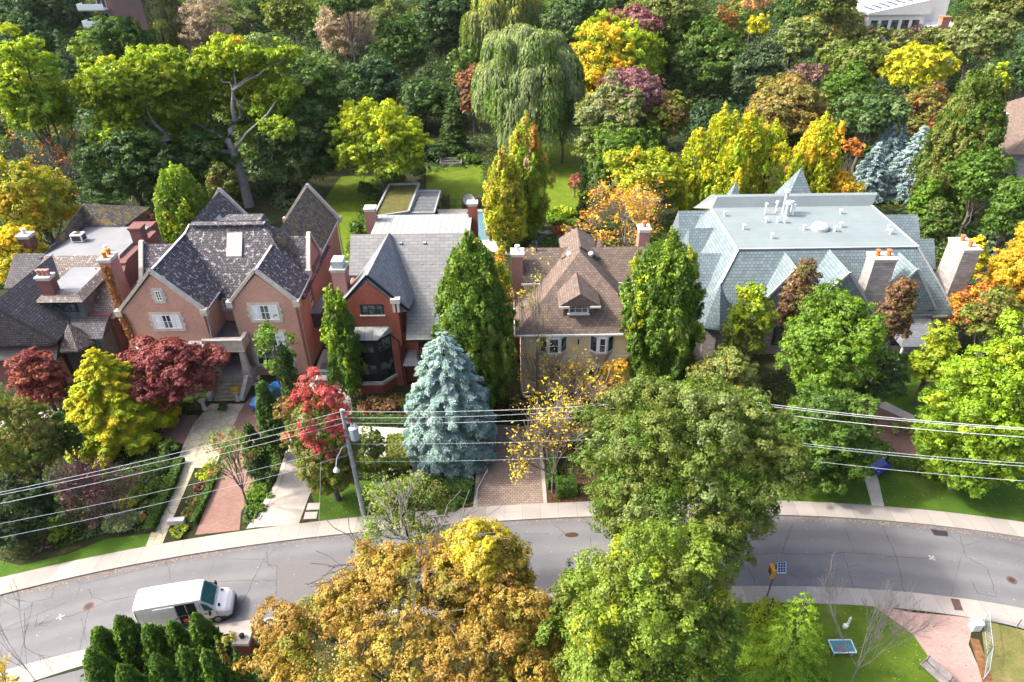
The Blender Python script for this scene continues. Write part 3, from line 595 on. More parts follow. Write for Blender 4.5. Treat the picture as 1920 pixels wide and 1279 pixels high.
# entrance porch
p = MB(); p.box(-30.08, -27.0, 57.0, 61.2, 4.9, 5.12); po = p.build('porch_roof', 'dark_roof', h)
p = MB()
for a in ((-30.9, -26.9, 56.7, 57.1, 4.3, 5.5), (-27.3, -26.9, 57.1, 58.38, 4.3, 5.5), (-30.9, -26.9, 56.6, 57.2, 5.5, 5.65), (-30.9, -26.9, 56.62, 57.15, 4.2, 4.3)): p.box(*a)
p.build('parapet', 'limestone', po)
for x_ in (-30.5, -27.3):
    p = MB(); p.box(x_-0.42, x_+0.42, 56.55, 57.2, 1.2, 2.0); p.hull([(x_-0.33, 56.62, 2.0), (x_+0.33, 56.62, 2.0), (x_+0.33, 57.15, 2.0), (x_-0.33, 57.15, 2.0)], [(x_-0.22, 56.7, 4.2), (x_+0.22, 56.7, 4.2), (x_+0.22, 57.1, 4.2), (x_-0.22, 57.1, 4.2)]); p.build('column', 'limestone', h)
p = MB(); p.box(-31.0, -26.8, 56.5, 61.15, 0, 1.2); p.build('porch_floor', 'concrete', h)
p = MB()
for k in range(6): p.box(-30.2, -27.7, 56.5-0.42*(k+1), 56.5-0.42*k, 0, 1.2-0.19*(k+1)+0.0)
p.build('steps', 'step_stone', h)
for x_ in (-30.6, -27.3):
    p = MB(); p.hull([(x_-0.2, 54.0, 0), (x_+0.2, 54.0, 0), (x_+0.2, 56.49, 0), (x_-0.2, 56.49, 0)], [(x_-0.2, 54.1, 0.5), (x_+0.2, 54.1, 0.5), (x_+0.2, 56.49, 1.45), (x_-0.2, 56.49, 1.45)]); p.build('step_wall', 'stone_trim', h)
p = MB(); p.obox(fc, -29.2, -28.0, 1.2, 3.6, -0.05, 0.06); dr = p.build('door', 'black_trim', h)
p = MB(); p.obox(fc, -29.5, -29.2, 1.2, 3.9, -0.05, 0.08); p.obox(fc, -28.0, -27.7, 1.2, 3.9, -0.05, 0.08); p.obox(fc, -29.5, -27.7, 3.6, 3.9, -0.05, 0.1); p.build('door_frame', 'limestone', dr)
p = MB(); p.lathe((-28.15, 61.1, 2.3), [(0.05, 0), (0.05, 0.08)], 8); p.build('handle', 'steel', dr)
# skylights
def skylight(par, x0, x1, za, ya, zb, yb, mat='seam_roof', t=0.2):
    m = MB(); m.hull([(x0, ya, za), (x1, ya, za), (x1, yb, zb), (x0, yb, zb)], [(x0, ya, za+t), (x1, ya, za+t), (x1, yb, zb+t), (x0, yb, zb+t)]); return m.build('skylight', mat, par, bevel=0.03)
sfy = lambda y: 7.95+(y-60.85)*6.05/5.05
skylight(h, -29.35, -27.75, sfy(63.6), 63.6, sfy(65.2), 65.2, 'limestone')
m = MB(); P0 = (-33.4, 72.4); 
def onx(x): return 8.95+( -31.2-x)*(4.25/3.15)
m.hull([(-33.3, 72.2, onx(-33.3)), (-32.1, 72.2, onx(-32.1)), (-32.1, 73.2, onx(-32.1)), (-33.3, 73.2, onx(-33.3))], [(-33.3, 72.2, onx(-33.3)+0.2), (-32.1, 72.2, onx(-32.1)+0.2), (-32.1, 73.2, onx(-32.1)+0.2), (-33.3, 73.2, onx(-33.3)+0.2)]); m.build('skylight', 'concrete_pale', h)

# ------------------------------------------------------------------ HOUSE: red brick house with blue grey slate and black bay
h = thing('house', 'red brick house with blue grey slate roof and black two storey bay window', 'house', (-11, 56, 0))
m = MB(); gable_wall(m, -16.3, -10.9, 56.2, 64, 0, 9.6, 12.2, 'y', r=-13.5); m.box(-10.9, -4.6, 57.0, 66, 0, 5.9)
gable_wall(m, -15.9, -4.6, 58.2, 68.6, 0, 7.2, 12.9, 'x', r=63.9); m.box(-15.8, -5.1, 66, 78, 0, 8.9); m.build('wall', 'brick_red', h)
m = MB(); A, B = (-13.45, 56.35, 12.75), (-12.3, 63.8, 13.75); e0, e1, e2, e3 = (-17.0, 56.35, 9.0), (-9.9, 56.35, 9.0), (-9.1, 64.4, 9.0), (-16.6, 64.4, 9.0)
m.poly([e1, e2, B]); m.poly([e1, B, A]); m.poly([e3, e0, A]); m.poly([e3, A, B]); m.poly([e0, e1, A]); m.poly([e2, e3, B])
for p_, q_ in ((e0, e1), (e1, e2), (e2, e3), (e3, e0)): m.poly([(p_[0], p_[1], 8.84), (q_[0], q_[1], 8.84), q_, p_])
m.poly([(p_[0], p_[1], 8.84) for p_ in (e3, e2, e1, e0)]); m.build('gable_roof', 'slate_blue', h)
m = MB(); r0 = [(-16.5, 55.9, 5.9), (-4.3, 55.9, 5.9), (-4.3, 64.0, 13.5), (-16.2, 64.0, 13.5)]
def zf(y): return 5.9+(y-55.9)*7.6/8.1
A = [(-16.3, 60.8, zf(60.8)), (-10.4, 60.8, zf(60.8)), (-10.4, 55.9, 5.9), (-4.3, 55.9, 5.9), (-4.3, 64, 13.5), (-16.3, 64, 13.5)]
m.hull([(p[0], p[1], p[2]-0.25) for p in A], A); m.hull([(-16.3, 64, 13.25), (-4.3, 64, 13.25), (-4.3, 70, 8.6), (-16.3, 70, 8.6)], [(-16.3, 64, 13.5), (-4.3, 64, 13.5), (-4.3, 70, 8.9), (-16.3, 70, 8.9)])
m.build('roof', 'slate_light', h)
m = MB(); m.hull([(-16.2, 66.5, 9.4), (-4.7, 66.5, 9.4), (-4.7, 78.6, 8.9), (-16.2, 78.6, 8.9)], [(-16.2, 66.5, 9.8), (-4.7, 66.5, 9.8), (-4.7, 78.6, 9.3), (-16.2, 78.6, 9.3)]); m.build('extension_roof', 'seam_roof', h)
m = MB(); m.beam((-17.0, 56.3, 9.0), (-13.45, 56.3, 12.85), 0.16, 0.22); m.beam((-13.45, 56.3, 12.85), (-9.9, 56.3, 9.0), 0.16, 0.22); m.beam((-9.88, 56.4, 8.95), (-9.88, 62, 8.95), 0.14, 0.16); m.beam((-10.4, 55.86, 5.8), (-4.3, 55.86, 5.8), 0.14, 0.16)
m.tube([(-10.6, 56.0, 5.6), (-11.0, 56.05, 4.9), (-10.8, 56.05, 0.2)], 0.06, 6); m.tube([(-12.1, 56.05, 6.6), (-11.2, 56.05, 5.7), (-11.1, 56.05, 0.2)], 0.05, 6); m.build('gutter', 'black_trim', h)
m = MB(); m.box(-11.5, -10.6, 55.9, 56.5, 10.0, 10.45); m.box(-11.35, -11.1, 55.98, 56.2, 9.0, 10); m.box(-10.95, -10.7, 55.98, 56.2, 9.0, 10); m.build('kneeler', 'stone_trim', h)
f = Fr('front', 56.2)
winpx(h, f, 676, 571, 719, 590, nx=3, ny=2, trim='black_trim', sill='limestone')
P = [(-16.25, 56.19), (-15.4, 54.9), (-13.1, 54.9), (-11.95, 56.19)]
m = MB(); block(m, P, 1.6, 6.7); by = m.build('bay_window', 'black_trim', h)
m = MB(); Q = [(-16.5, 56.19), (-15.5, 54.65), (-12.95, 54.65), (-11.7, 56.19)]; m.hull([(x, y, 6.7) for x, y in Q], [(-16.3, 56.19, 7.3), (-15.4, 55.7, 7.1), (-13.1, 55.7, 7.1), (-11.9, 56.19, 7.3)]); m.build('bay_roof', 'seam_roof', by)
m = MB(); block(m, P, 0.0, 1.3); m.build('bay_base', 'brick_red', by); m = MB(); block(m, Q, 1.3, 1.6); m.build('bay_sill', 'limestone', by)
fb = Fr('front', 54.9)
for z0, z1 in ((5.0, 6.3), (2.3, 3.7)): window(by, fb, -15.1, -13.4, z0, z1, nx=2, ny=2, trim='black_trim', fw_=0.12); 
for z0, z1 in ((5.0, 6.3), (2.3, 3.7)):
    m = MB(); a = Vector((-13.0, 54.98, 0)); b = Vector((-12.05, 56.05, 0)); n_ = Vector((1.29, -1.15, 0)).normalized()*0.02
    m.poly([(a.x+n_.x, a.y+n_.y, z0), (b.x+n_.x, b.y+n_.y, z0), (b.x+n_.x, b.y+n_.y, z1), (a.x+n_.x, a.y+n_.y, z1)]); m.build('pane', 'glass', by)
winpx(h, Fr('front', 57.0), 785, 641, 803, 656, nx=2, ny=2, trim='black_trim'); window(h, Fr('front', 57), -8.3, -6.6, 1.5, 3.2, nx=2, ny=2, trim='black_trim')
m = MB(); m.hull([(-10.9, 55.2, 3.2), (-9.2, 55.2, 3.2), (-9.2, 57, 3.4), (-10.9, 57, 3.4)], [(-10.5, 55.9, 3.7), (-9.6, 55.9, 3.7), (-9.6, 57, 3.9), (-10.5, 57, 3.9)]); m.build('porch_hood', 'membrane_grey', h)
m = MB()
for a in range(5):
    for b in range(3):
        y = 58.2+b*1.7+a*0.0; x = -9+a*1.0-(b % 2)*0.4; m.beam((x, y, zf(y)+0.02), (x+0.1, y, zf(y)+0.02), 0.1, 0.1)
for x in (-11.3, -8.9): y = 63.2; m.beam((x, y, zf(y)+0.05), (x+0.3, y, zf(y)+0.05), 0.25, 0.2)
m.build('snow_guard', 'metal_grey', h)
chimney(h, -17.4, -16.1, 58.6, 60.2, 0, 12.2, 'brick_rose', 'limestone', 0); m = MB(); m.box(-17.3, -16.2, 58.7, 60.1, 12.37, 13.1); m.build('chimney_cowl', 'galvanised', h)
chimney(h, -17.4, -16.2, 76.4, 77.6, 0, 10.9, 'brick_rose', 'limestone', 0); chimney(h, -5.1, -4.0, 77.4, 78.4, 0, 11.0, 'brick_red', 'limestone', 0)
window(h, Fr('right', -4.6), 60, 61.5, 3, 5, nx=2, ny=2, trim='black_trim')

# garden building with planted roof, slatted pergola
h = thing('garden_building', 'low garden building with a planted green roof behind the red brick house', 'garden building', (-17, 99, 0))
a = [W(700, 409, 3), W(766, 399, 3), W(786, 346, 3), W(731, 347.5, 3)]
m = MB(); block(m, a, 0, 2.9); m.build('wall', 'slate_wall', h); cx = sum(p[0] for p in a)/4; cy = sum(p[1] for p in a)/4
m = MB(); block(m, [(cx+(p[0]-cx)*0.93, cy+(p[1]-cy)*0.95) for p in a], 2.9, 3.06); m.build('planted_roof', 'moss_roof', h)
m = MB()
for i in range(4):
    p, q = a[i], a[(i+1) % 4]; m.beam((p[0], p[1], 3.1), (q[0], q[1], 3.1), 0.3, 0.4)
m.build('roof_edge', 'metal_grey', h)
h = thing('pergola', 'blue grey slatted metal pergola beside the green roofed garden building', 'pergola', tuple(W(800, 390)))
a = [W(768, 400, 2.8), W(814, 400, 2.8), W(826, 358, 2.8), W(786, 358, 2.8)]
m = MB()
for i in range(4): p, q = a[i], a[(i+1) % 4]; m.beam(p, q, 0.2, 0.3)
m.build('frame', 'metal_grey', h)
m = MB()
for k in range(1, 16):
    t = k/16; p = a[0]*(1-t)+a[3]*t; q = a[1]*(1-t)+a[2]*t; m.beam(p, q, 0.36, 0.06)
m.build('slats', 'slate_blue', h)
for p in a: m = MB(); m.box(p[0]-0.1, p[0]+0.1, p[1]-0.1, p[1]+0.1, 0, 2.75); m.build('post', 'metal_grey', h)
o = spx('swimming_pool', [(874, 397), (905, 397), (915, 450), (880, 450)], 'pool_water', 0.016, kind=None); tag(o, 'pale blue swimming pool on the terrace behind the red brick house', 'pool')

# ------------------------------------------------------------------ HOUSE: yellow stucco house with brown roof
h = thing('house', 'yellow stucco house with brown shingle roof and a small front dormer', 'house', (6.7, 54.5, 0))
m = MB(); m.box(0.85, 12.6, 54.6, 66, 0, 7.5); gable_wall(m, 1.3, 13.4, 60.3, 66.6, 0, 9.5, 11.9, 'x', r=62.8); m.build('wall', 'stucco_yellow', h)
m = MB(); roof_solid(m, 0.3, 13.3, 53.9, 67.4, 7.6, 13.0, 'y', h0=6.6, h1=5.0, r=6.8); roof_solid(m, 1.1, 13.6, 60.0, 67.0, 9.7, 12.3, 'x', r=62.8); roof_solid(m, 5.1, 8.8, 61.4, 66.0, 11.8, 13.06, 'y', r=6.95)
m.build('roof', 'shingle_brown', h)
m = MB(); roof_solid(m, 4.4, 8.3, 54.5, 59.2, 10.3, 11.6, 'y', h0=0.0, drop=0.14); d = m.build('dormer', 'shingle_brown', h)
m = MB(); m.box(4.9, 7.8, 55.3, 58, 8.4, 10.2); m.build('dormer_wall', 'shingle_brown', d)
m = MB(); m.beam((4.4, 54.48, 10.2), (5.4, 54.48, 10.2), 0.12, 0.2); m.beam((7.3, 54.48, 10.2), (8.3, 54.48, 10.2), 0.12, 0.2); m.build('dormer_trim', 'white_paint', d)
window(d, Fr('front', 55.3), 5.4, 7.3, 9.05, 10.1, nx=3, ny=2, sill='white_paint', fw_=0.14)
m = MB(); m.beam((0.3, 53.86, 7.5), (13.3, 53.86, 7.5), 0.14, 0.18); m.beam((0.26, 53.9, 7.5), (0.26, 66, 7.5), 0.12, 0.16); m.beam((1.0, 59.97, 9.65), (4.2, 59.97, 9.65), 0.1, 0.16); m.beam((9.5, 59.97, 9.65), (13.6, 59.97, 9.65), 0.1, 0.16)
m.tube([(1.0, 54.5, 7.4), (0.95, 54.5, 0.2)], 0.08, 6); m.box(0.85, 12.6, 54.54, 54.599, 4.45, 4.6); m.build('gutter', 'white_paint', h)
f = Fr('front', 54.6)
for x0, x1 in ((1012, 1063), (1105, 1150)):
    a, _ = f.hit(x0, 650); b, _ = f.hit(x1, 650); P = [(a, 54.59), (a+0.7, 53.95), (b-0.7, 53.95), (b, 54.59)]
    m = MB(); block(m, P, 5.2, 7.35); by = m.build('bay_window', 'white_paint', h)
    m = MB(); m.hull([(a+0.8, 54.5, 3.6), (b-0.8, 54.5, 3.6), (b-0.8, 54.59, 3.6), (a+0.8, 54.59, 3.6)], [(P[1][0], P[1][1], 5.2), (P[2][0], P[2][1], 5.2), (b, 54.59, 5.2), (a, 54.59, 5.2)]); m.build('bay_base', 'stucco_pink', by)
    g = Fr('front', 53.95); window(by, g, a+0.8, b-0.8, 5.35, 7.1, nx=1, ny=2, fw_=0.12)
    for (p, q) in ((P[0], P[1]), (P[2], P[3])):
        m = MB()
        t = Vector((q[0]-p[0], q[1]-p[1], 0)); n_ = Vector((t.y, -t.x, 0)).normalized()*0.02; A = Vector((p[0], p[1], 0))+t*0.15+n_; B = Vector((p[0], p[1], 0))+t*0.85+n_
        m.poly([(A.x, A.y, 5.45), (B.x, B.y, 5.45), (B.x, B.y, 7.0), (A.x, A.y, 7.0)]); m.build('pane', 'glass', by)
winpx(h, f, 1081, 634, 1088, 648, nx=1, ny=1); winpx(h, f, 1023, 682, 1052, 706, nx=2, ny=3); window(h, f, 7.5, 9.3, 1.2, 3.3, nx=2, ny=2)
chimney(h, 0.1, 1.2, 60.6, 61.8, 0, 12.6, 'brick_rose', 'white_paint', 1, 'white_paint'); chimney(h, 13.3, 14.4, 64.6, 65.8, 0, 13.2, 'brick_rose', 'white_paint', 1, 'terracotta')
for px, py, z in ((1067, 475, 12.3), (1108, 475, 12.3), (1147, 475, 11.4)):
    q = W(px, py, z); m = MB(); m.lathe((q[0], q[1], q[2]-0.3), [(0.22, 0), (0.3, 0.3), (0.22, 0.42), (0.05, 0.46)], 10); m.build('roof_vent', 'lamp_white', h)
for px, py, z in ((1117, 462, 12.0), (1006, 470, 12.1), (1161, 530, 9.0)):
    q = W(px, py, z); m = MB(); m.tube([(q[0], q[1], q[2]-0.4), (q[0], q[1], q[2]+1.0)], 0.07, 6); m.build('vent_pipe', 'iron_dark', h)

# ------------------------------------------------------------------ HOUSE: large stone house with green slate around a flat roof
h = thing('house', 'large stone house with green slate gables around a wide pale flat roof', 'house', (33, 60, 0))
m = MB(); m.box(20.6, 45.8, 61.2, 78, 0, 5.2); gable_wall(m, 25.9, 31.2, 61.0, 66, 0, 6.0, 10.0, 'y'); gable_wall(m, 29.9, 36.8, 59.5, 66, 0, 6.0, 10.4, 'y'); gable_wall(m, 37.8, 43.6, 60.6, 66, 0, 6.0, 10.2, 'y')
gable_wall(m, 44, 48.0, 73, 77, 0, 7.5, 9.6, 'x', r=75); gable_wall(m, 44, 47.9, 68.5, 72.4, 0, 6.1, 8.6, 'x', r=70.5); m.box(20.3, 26, 63.9, 68.7, 0, 6.5); m.box(20.6, 26, 69.6, 73.9, 0, 6.5); m.build('wall', 'stone_block', h)
m = MB(); frustum(m, (19.8, 46.6, 60.4, 79), (23.75, 42.6, 64.5, 75.4), 5.0, 11.0, 0, 1); m.build('roof', ['slate_green', 'membrane'], h)
for p_, q_ in (((23.75, 64.5, 11.02), (19.8, 60.4, 5.02)), ((42.6, 64.5, 11.02), (46.6, 60.4, 5.02)), ((23.75, 75.4, 11.02), (19.8, 79, 5.02)), ((42.6, 75.4, 11.02), (46.6, 79, 5.02))): m = MB(); m.beam(p_, q_, .3, .08); m.build('ridge_cap', 'metal_grey', h)
for p_, q_ in (((23.7, 64.45, 11.02), (42.65, 64.45, 11.02)), ((23.7, 64.5, 11.02), (23.7, 75.4, 11.02)), ((42.65, 64.5, 11.02), (42.65, 75.4, 11.02))): m = MB(); m.beam(p_, q_, .22, .1); m.build('roof_edge', 'metal_grey', h)
m = MB(); m.hull([(23.75, 75.4, 10.9), (42.6, 75.4, 10.9), (43.6, 79, 9.5), (22.6, 79, 9.5)], [(24.4, 76.0, 12.1), (43.2, 76.0, 12.1), (43.7, 77.0, 12.0), (23.9, 77.0, 12.0)]); m.build('rear_parapet', 'membrane', h)
for ar in ((25.4, 31.7, 60.7, 68, 5.9, 10.7, 28.7), (29.4, 37.2, 59.2, 68, 5.9, 10.9, 33.3), (37.4, 44.0, 60.3, 68, 5.9, 10.6, 40.6)): m = MB(); roof_solid(m, *ar[:6], 'y', r=ar[6]); m.build('gable_roof', 'slate_green', h)
for ar in ((43, 48.2, 72.9, 77.2, 7.6, 10, 75), (43, 48.1, 68.4, 72.6, 6.2, 9, 70.5), (20.0, 26, 63.6, 69, 6.6, 9.6, 66.4), (20.3, 26, 69.3, 74.2, 6.6, 10.2, 71.6), (20.2, 26, 74.3, 79, 6.8, 10.2, 76.6)): m = MB(); roof_solid(m, *ar[:6], 'x', r=ar[6]); m.build('side_roof', 'slate_green', h)
m = MB(); m.hull([(34.2, 81.4, 6), (40.4, 81.4, 6), (40.4, 87.4, 6), (34.2, 87.4, 6)], [(37.2, 84.4, 12.4), (37.3, 84.4, 12.4), (37.3, 84.5, 12.4), (37.2, 84.5, 12.4)]); m.build('rear_roof', 'slate_green', h); m = MB(); m.hull([(26.4, 80, 6), (30.4, 80, 6), (30.4, 84, 6), (26.4, 84, 6)], [(28.35, 81.95, 11.6), (28.45, 81.95, 11.6), (28.45, 82.05, 11.6), (28.35, 82.05, 11.6)]); m.build('rear_roof', 'slate_green', h)
m = MB(); m.box(23, 44, 77.5, 86, 0, 6.0); m.build('rear_wall', 'stone_block', h)
m = MB()
for (x0, xr, x1, y, zE, zR) in ((25.4, 28.7, 31.7, 60.68, 5.9, 10.7), (29.4, 33.3, 37.2, 59.18, 5.9, 10.9), (37.4, 40.6, 44.0, 60.28, 5.9, 10.6)): m.beam((x0, y, zE), (xr, y, zR), 0.12, 0.22); m.beam((xr, y, zR), (x1, y, zE), 0.12, 0.22)
m.beam((19.8, 60.36, 4.92), (25.4, 60.36, 4.92), 0.14, 0.18); m.beam((44.0, 60.36, 4.92), (46.6, 60.36, 4.92), 0.14, 0.18); m.build('gable_trim', 'metal_grey', h)
m = MB(); m.lathe((21.3, 60.8, 0), [(1.6, 0), (1.6, 4.7)], 8); m.build('turret', 'stone_block', h); m = MB(); m.lathe((21.3, 60.8, 0), [(2.15, 4.6), (2.1, 4.75), (0.05, 8.9), (0.05, 9.4)], 8); m.build('turret_roof', 'slate_green', h)
window(h, Fr('front', 61.0), 27.6, 29.8, 5.2, 7.4, nx=2, ny=3, trim='black_trim'); window(h, Fr('front', 59.5), 32.2, 34.6, 5.0, 7.2, nx=2, ny=3, trim='black_trim'); window(h, Fr('front', 60.6), 40.9, 42.0, 6.0, 8.0, nx=1, ny=2, trim='black_trim')
for x0 in (22.3, 28, 33, 40.5): window(h, Fr('front', 59.5 if 30 < x0 < 36 else (61.0 if x0 == 28 else 60.6 if x0 > 38 else 61.2)), x0, x0+2.0, 1.2, 3.6, nx=2, ny=3, trim='black_trim')
m = MB(); m.hull([(39.8, 57.4, 3.2), (44.2, 57.4, 3.2), (44.2, 60.59, 3.3), (39.8, 60.59, 3.3)], [(40.4, 58.4, 3.9), (43.6, 58.4, 3.9), (44.0, 60.59, 4.6), (40, 60.59, 4.6)]); m.build('porch_roof', 'slate_blue', h)
for x_ in (40.3, 43.7): m = MB(); m.lathe((x_, 57.8, 0), [(0.2, 0), (0.16, 0.3), (0.13, 3.0), (0.18, 3.2)], 10); m.build('column', 'white_paint', h)
chimney(h, 35.9, 38.1, 60.1, 61.7, 0, 11.7, 'stone_block', 'limestone', 2, taper=0.12); chimney(h, 45.6, 47.3, 61.7, 64.5, 0, 11.8, 'stone_block', 'limestone', 2, axis='y', taper=0.12)
# things standing on the flat roof
q = W(1537, 428, 11.1); d = thing('skylight_dome', 'round white skylight dome on the wide pale flat roof', 'skylight', (q[0], q[1], 11.0))
m = MB(); m.lathe((q[0], q[1], 11.0), [(0.95, 0), (0.95, 0.3), (0.9, 0.32)], 24); m.build('kerb_ring', 'metal_grey', d)
m = MB(); m.lathe((q[0], q[1], 11.31), [(0.9, 0), (0.82, 0.18), (0.6, 0.32), (0.3, 0.4), (0.02, 0.42)], 24); m.build('dome', 'lamp_white', d, smooth=True)
vents = [(1358, 402, 'alone at the west corner of the pale flat roof'), (1394, 427, 'nearest the west slope of the pale flat roof'), (1447, 444, 'on the pale flat roof closest to the front eave'), (1436, 414, 'left one of three short vents in front of the tall stacks'), (1458, 414, 'middle one of three short vents in front of the tall stacks'), (1471, 415, 'right one of three short vents in front of the tall stacks'), (1507, 428, 'just left of the round skylight dome'), (1565, 431, 'just right of the round skylight dome'), (1576, 423, 'second to the right of the round skylight dome'), (1576, 398, 'behind the skylight dome near the rear parapet'), (1665, 428, 'rear one of the pair at the east end of the pale flat roof'), (1669, 436, 'front one of the pair at the east end of the pale flat roof')]
for x, y, l in vents:
    q = W(x, y+3, 11); m = MB(); m.lathe((q[0], q[1], 11.0), [(0.11, 0), (0.11, 0.4), (0.2, 0.42), (0.22, 0.55), (0.1, 0.62)], 10); tag(m.build('roof_vent', 'lamp_white'), 'white vent '+l, 'vent', 'white vents on the pale flat roof')
for x, y, r, hh, l in ((1468, 400, 0.2, 2.5, 'tallest thick white flue stack standing on the pale flat roof'), (1474, 405, 0.26, 1.4, 'thick blue grey flue with a wide cap in front of the tallest flue')):
    q = W(x, y, 11); s_ = thing('flue_stack', l, 'flue', (q[0], q[1], 11.0)); m = MB(); m.lathe((q[0], q[1], 11.0), [(r*1.3, 0), (r, 0.15), (r, hh)], 12); m.build('pipe', 'galvanised', s_)
    m = MB(); m.lathe((q[0], q[1], 11.0+hh), [(r*1.1, 0), (r*1.7, 0.1), (r*1.7, 0.35), (r*0.8, 0.45)], 12); m.build('cap', 'lamp_white', s_)
for x, y, l in ((1434, 402, 'thin white pipe leftmost beside the tall flues'), (1454, 398, 'thin white pipe between leftmost pipe and tallest flue'), (1483, 398, 'thin white pipe behind the two right of the tall flues'), (1486, 404, 'thin white pipe rightmost beside the tall flues')):
    q = W(x, y, 11); m = MB(); m.lathe((q[0], q[1], 11.0), [(0.1, 0), (0.1, 1.1), (0.2, 1.15), (0.2, 1.35), (0.1, 1.4)], 10); tag(m.build('vent_pipe', 'lamp_white'), l+' on the flat roof', 'pipe', 'thin pipes on the pale flat roof')

# ------------------------------------------------------------------ buildings beyond
h = thing('house', 'brown roofed house cut by the right edge with a pale stone chimney', 'house', tuple(W(1960, 330)))
a = W(1893, 290, 6); x0 = a[0]; y0 = a[1]
m = MB(); m.box(x0+0.8, x0+18, y0+0.8, y0+18, 0, 6); m.build('wall', 'stone_block', h)
m = MB(); roof_solid(m, x0, x0+19, y0, y0+19, 6, 12.5, 'y', h0=7, h1=7); m.build('roof', 'shingle_brown', h)
q = W(1880, 212, 12.5); chimney(h, q[0]-1.6, q[0]+0.3, q[1]-1, q[1]+1.6, 0, 12.5, 'stone_block', 'limestone')
h = thing('apartment_block', 'brick apartment tower with white balconies behind the trees at top left', 'apartment block', (-88, 152, 0))
a = WY(163, 20, 150)[0]; b = WY(214, 20, 150)[0]
m = MB(); m.box(a+2, b, 150, 162, 0, 34); m.build('wall', 'brick_rose', h)
for k in range(9, 11+1):
    z = WY(170, 48, 150)[2]+3.0*(k-9); m = MB(); m.box(a-0.5, a+4.6, 147.9, 150, z-0.1, z+0.12); bo = m.build('balcony', 'concrete_pale', h)
    m = MB(); m.box(a-0.5, a+4.6, 147.8, 147.88, z+0.12, z+1.15); m.box(a-0.58, a-0.5, 147.9, 150, z+0.12, z+1.15); m.build('railing', 'pale_blue_paint', bo)
    window(h, Fr('front', 150), a+2.4, a+4.2, z+0.2, z+2.3, nx=2)
h = thing('white_building', 'white walled building with pale roofs and brick chimney at the top right', 'building', tuple(WY(1700, 90, 170)*np.array([1, 1, 0])))
def P_(x, y, Y): return WY(x, y, Y)
q0 = P_(1622, 60, 172); q1 = P_(1790, 60, 172); zt = P_(1700, 18, 172)[2]
m = MB(); m.box(q0[0], q0[0]+13, 172, 190, 0, zt-1); m.box(q0[0]+13, q1[0], 169, 190, 0, zt-4); m.build('wall', 'white_paint', h)
m = MB(); m.hull([(q0[0]-0.5, 171.4, zt-1), (q0[0]+13.5, 171.4, zt-1), (q0[0]+13.5, 190, zt-1), (q0[0]-0.5, 190, zt-1)], [(q0[0]-0.5, 171.4, zt-.6), (q0[0]+13.5, 171.4, zt+2.2), (q0[0]+13.5, 190, zt+2.2), (q0[0]-0.5, 190, zt-.6)]); m.box(q0[0]+13.5, q1[0]+0.5, 168.5, 190, zt-4, zt-3.3); m.box(q0[0]+15, q1[0]-1, 176, 190, zt-3.3, zt+1.5); m.build('roof', 'white_paint', h)
for k in range(7): m = MB(); x_ = q0[0]+1+k*1.7; z_ = zt-.6+2.8*(x_-q0[0]+.5)/14; m.hull([(x_, 173, z_), (x_+.8, 173, z_+.16), (x_+.8, 179, z_+.16), (x_, 179, z_)], [(x_, 173, z_+.1), (x_+.8, 173, z_+.26), (x_+.8, 179, z_+.26), (x_, 179, z_+.1)]); m.build('roof_light', 'glass', h)
for k in range(5): window(h, Fr('front', 172), q0[0]+0.8+k*2.4, q0[0]+2.4+k*2.4, zt-4.6, zt-2.2, nx=1, trim='black_trim')
for k in range(4): window(h, Fr('front', 169), q0[0]+14+k*2.3, q0[0]+15.6+k*2.3, zt-7.4, zt-5.2, nx=1, trim='black_trim')
chimney(h, q0[0]+15.0, q0[0]+16.8, 168, 169.6, 0, zt-1.2, 'brick_rose', 'terracotta')
# ------------------------------------------------------------------ foliage
def unit(v): return v/np.maximum(np.linalg.norm(v, axis=-1, keepdims=True), 1e-9)
def sphere(rng, n, zmin=-1.0):
    z = rng.uniform(zmin, 1, n); a = rng.uniform(0, 2*np.pi, n); r = np.sqrt(1-z*z); return np.stack([r*np.cos(a), r*np.sin(a), z], 1)
def leaf_mesh(name, P, Nn, col, s, par, asp=0.62, T=None, seed=0):
    """one quad per leaf spray: centre P, facing Nn, long axis T"""
    rng = np.random.default_rng(seed+7); n = len(P); Nn = unit(Nn)
    if T is None: T = rng.normal(size=(n, 3))
    T = T-(T*Nn).sum(1, keepdims=True)*Nn; T = unit(T); B = np.cross(Nn, T)
    a = (s*np.clip(rng.lognormal(-0.08, 0.32, n), 0.4, 1.9))[:, None]; b = a*asp
    V = np.stack([P+T*a-Nn*a*0.15, P+B*b+Nn*b*0.15, P-T*a-Nn*a*0.15, P-B*b+Nn*b*0.15], 1).reshape(-1, 3)
    me = bpy.data.meshes.new(name); me.vertices.add(4*n); me.vertices.foreach_set('co', V.astype(np.float32).ravel())
    me.loops.add(4*n); me.loops.foreach_set('vertex_index', np.arange(4*n, dtype=np.int32)); me.polygons.add(n); me.polygons.foreach_set('loop_start', np.arange(0, 4*n, 4, dtype=np.int32))
    me.update(calc_edges=True); at = me.attributes.new('tint', 'FLOAT_COLOR', 'FACE')
    at.data.foreach_set('color', np.concatenate([col, np.ones((n, 1))], 1).astype(np.float32).ravel()); me.materials.append(MAT['foliage'])
    o = bpy.data.objects.new(name, me); C.objects.link(o)
    if par is not None: o.parent = par; o.matrix_parent_inverse = Matrix.Translation(-Vector(par.location))
    return o
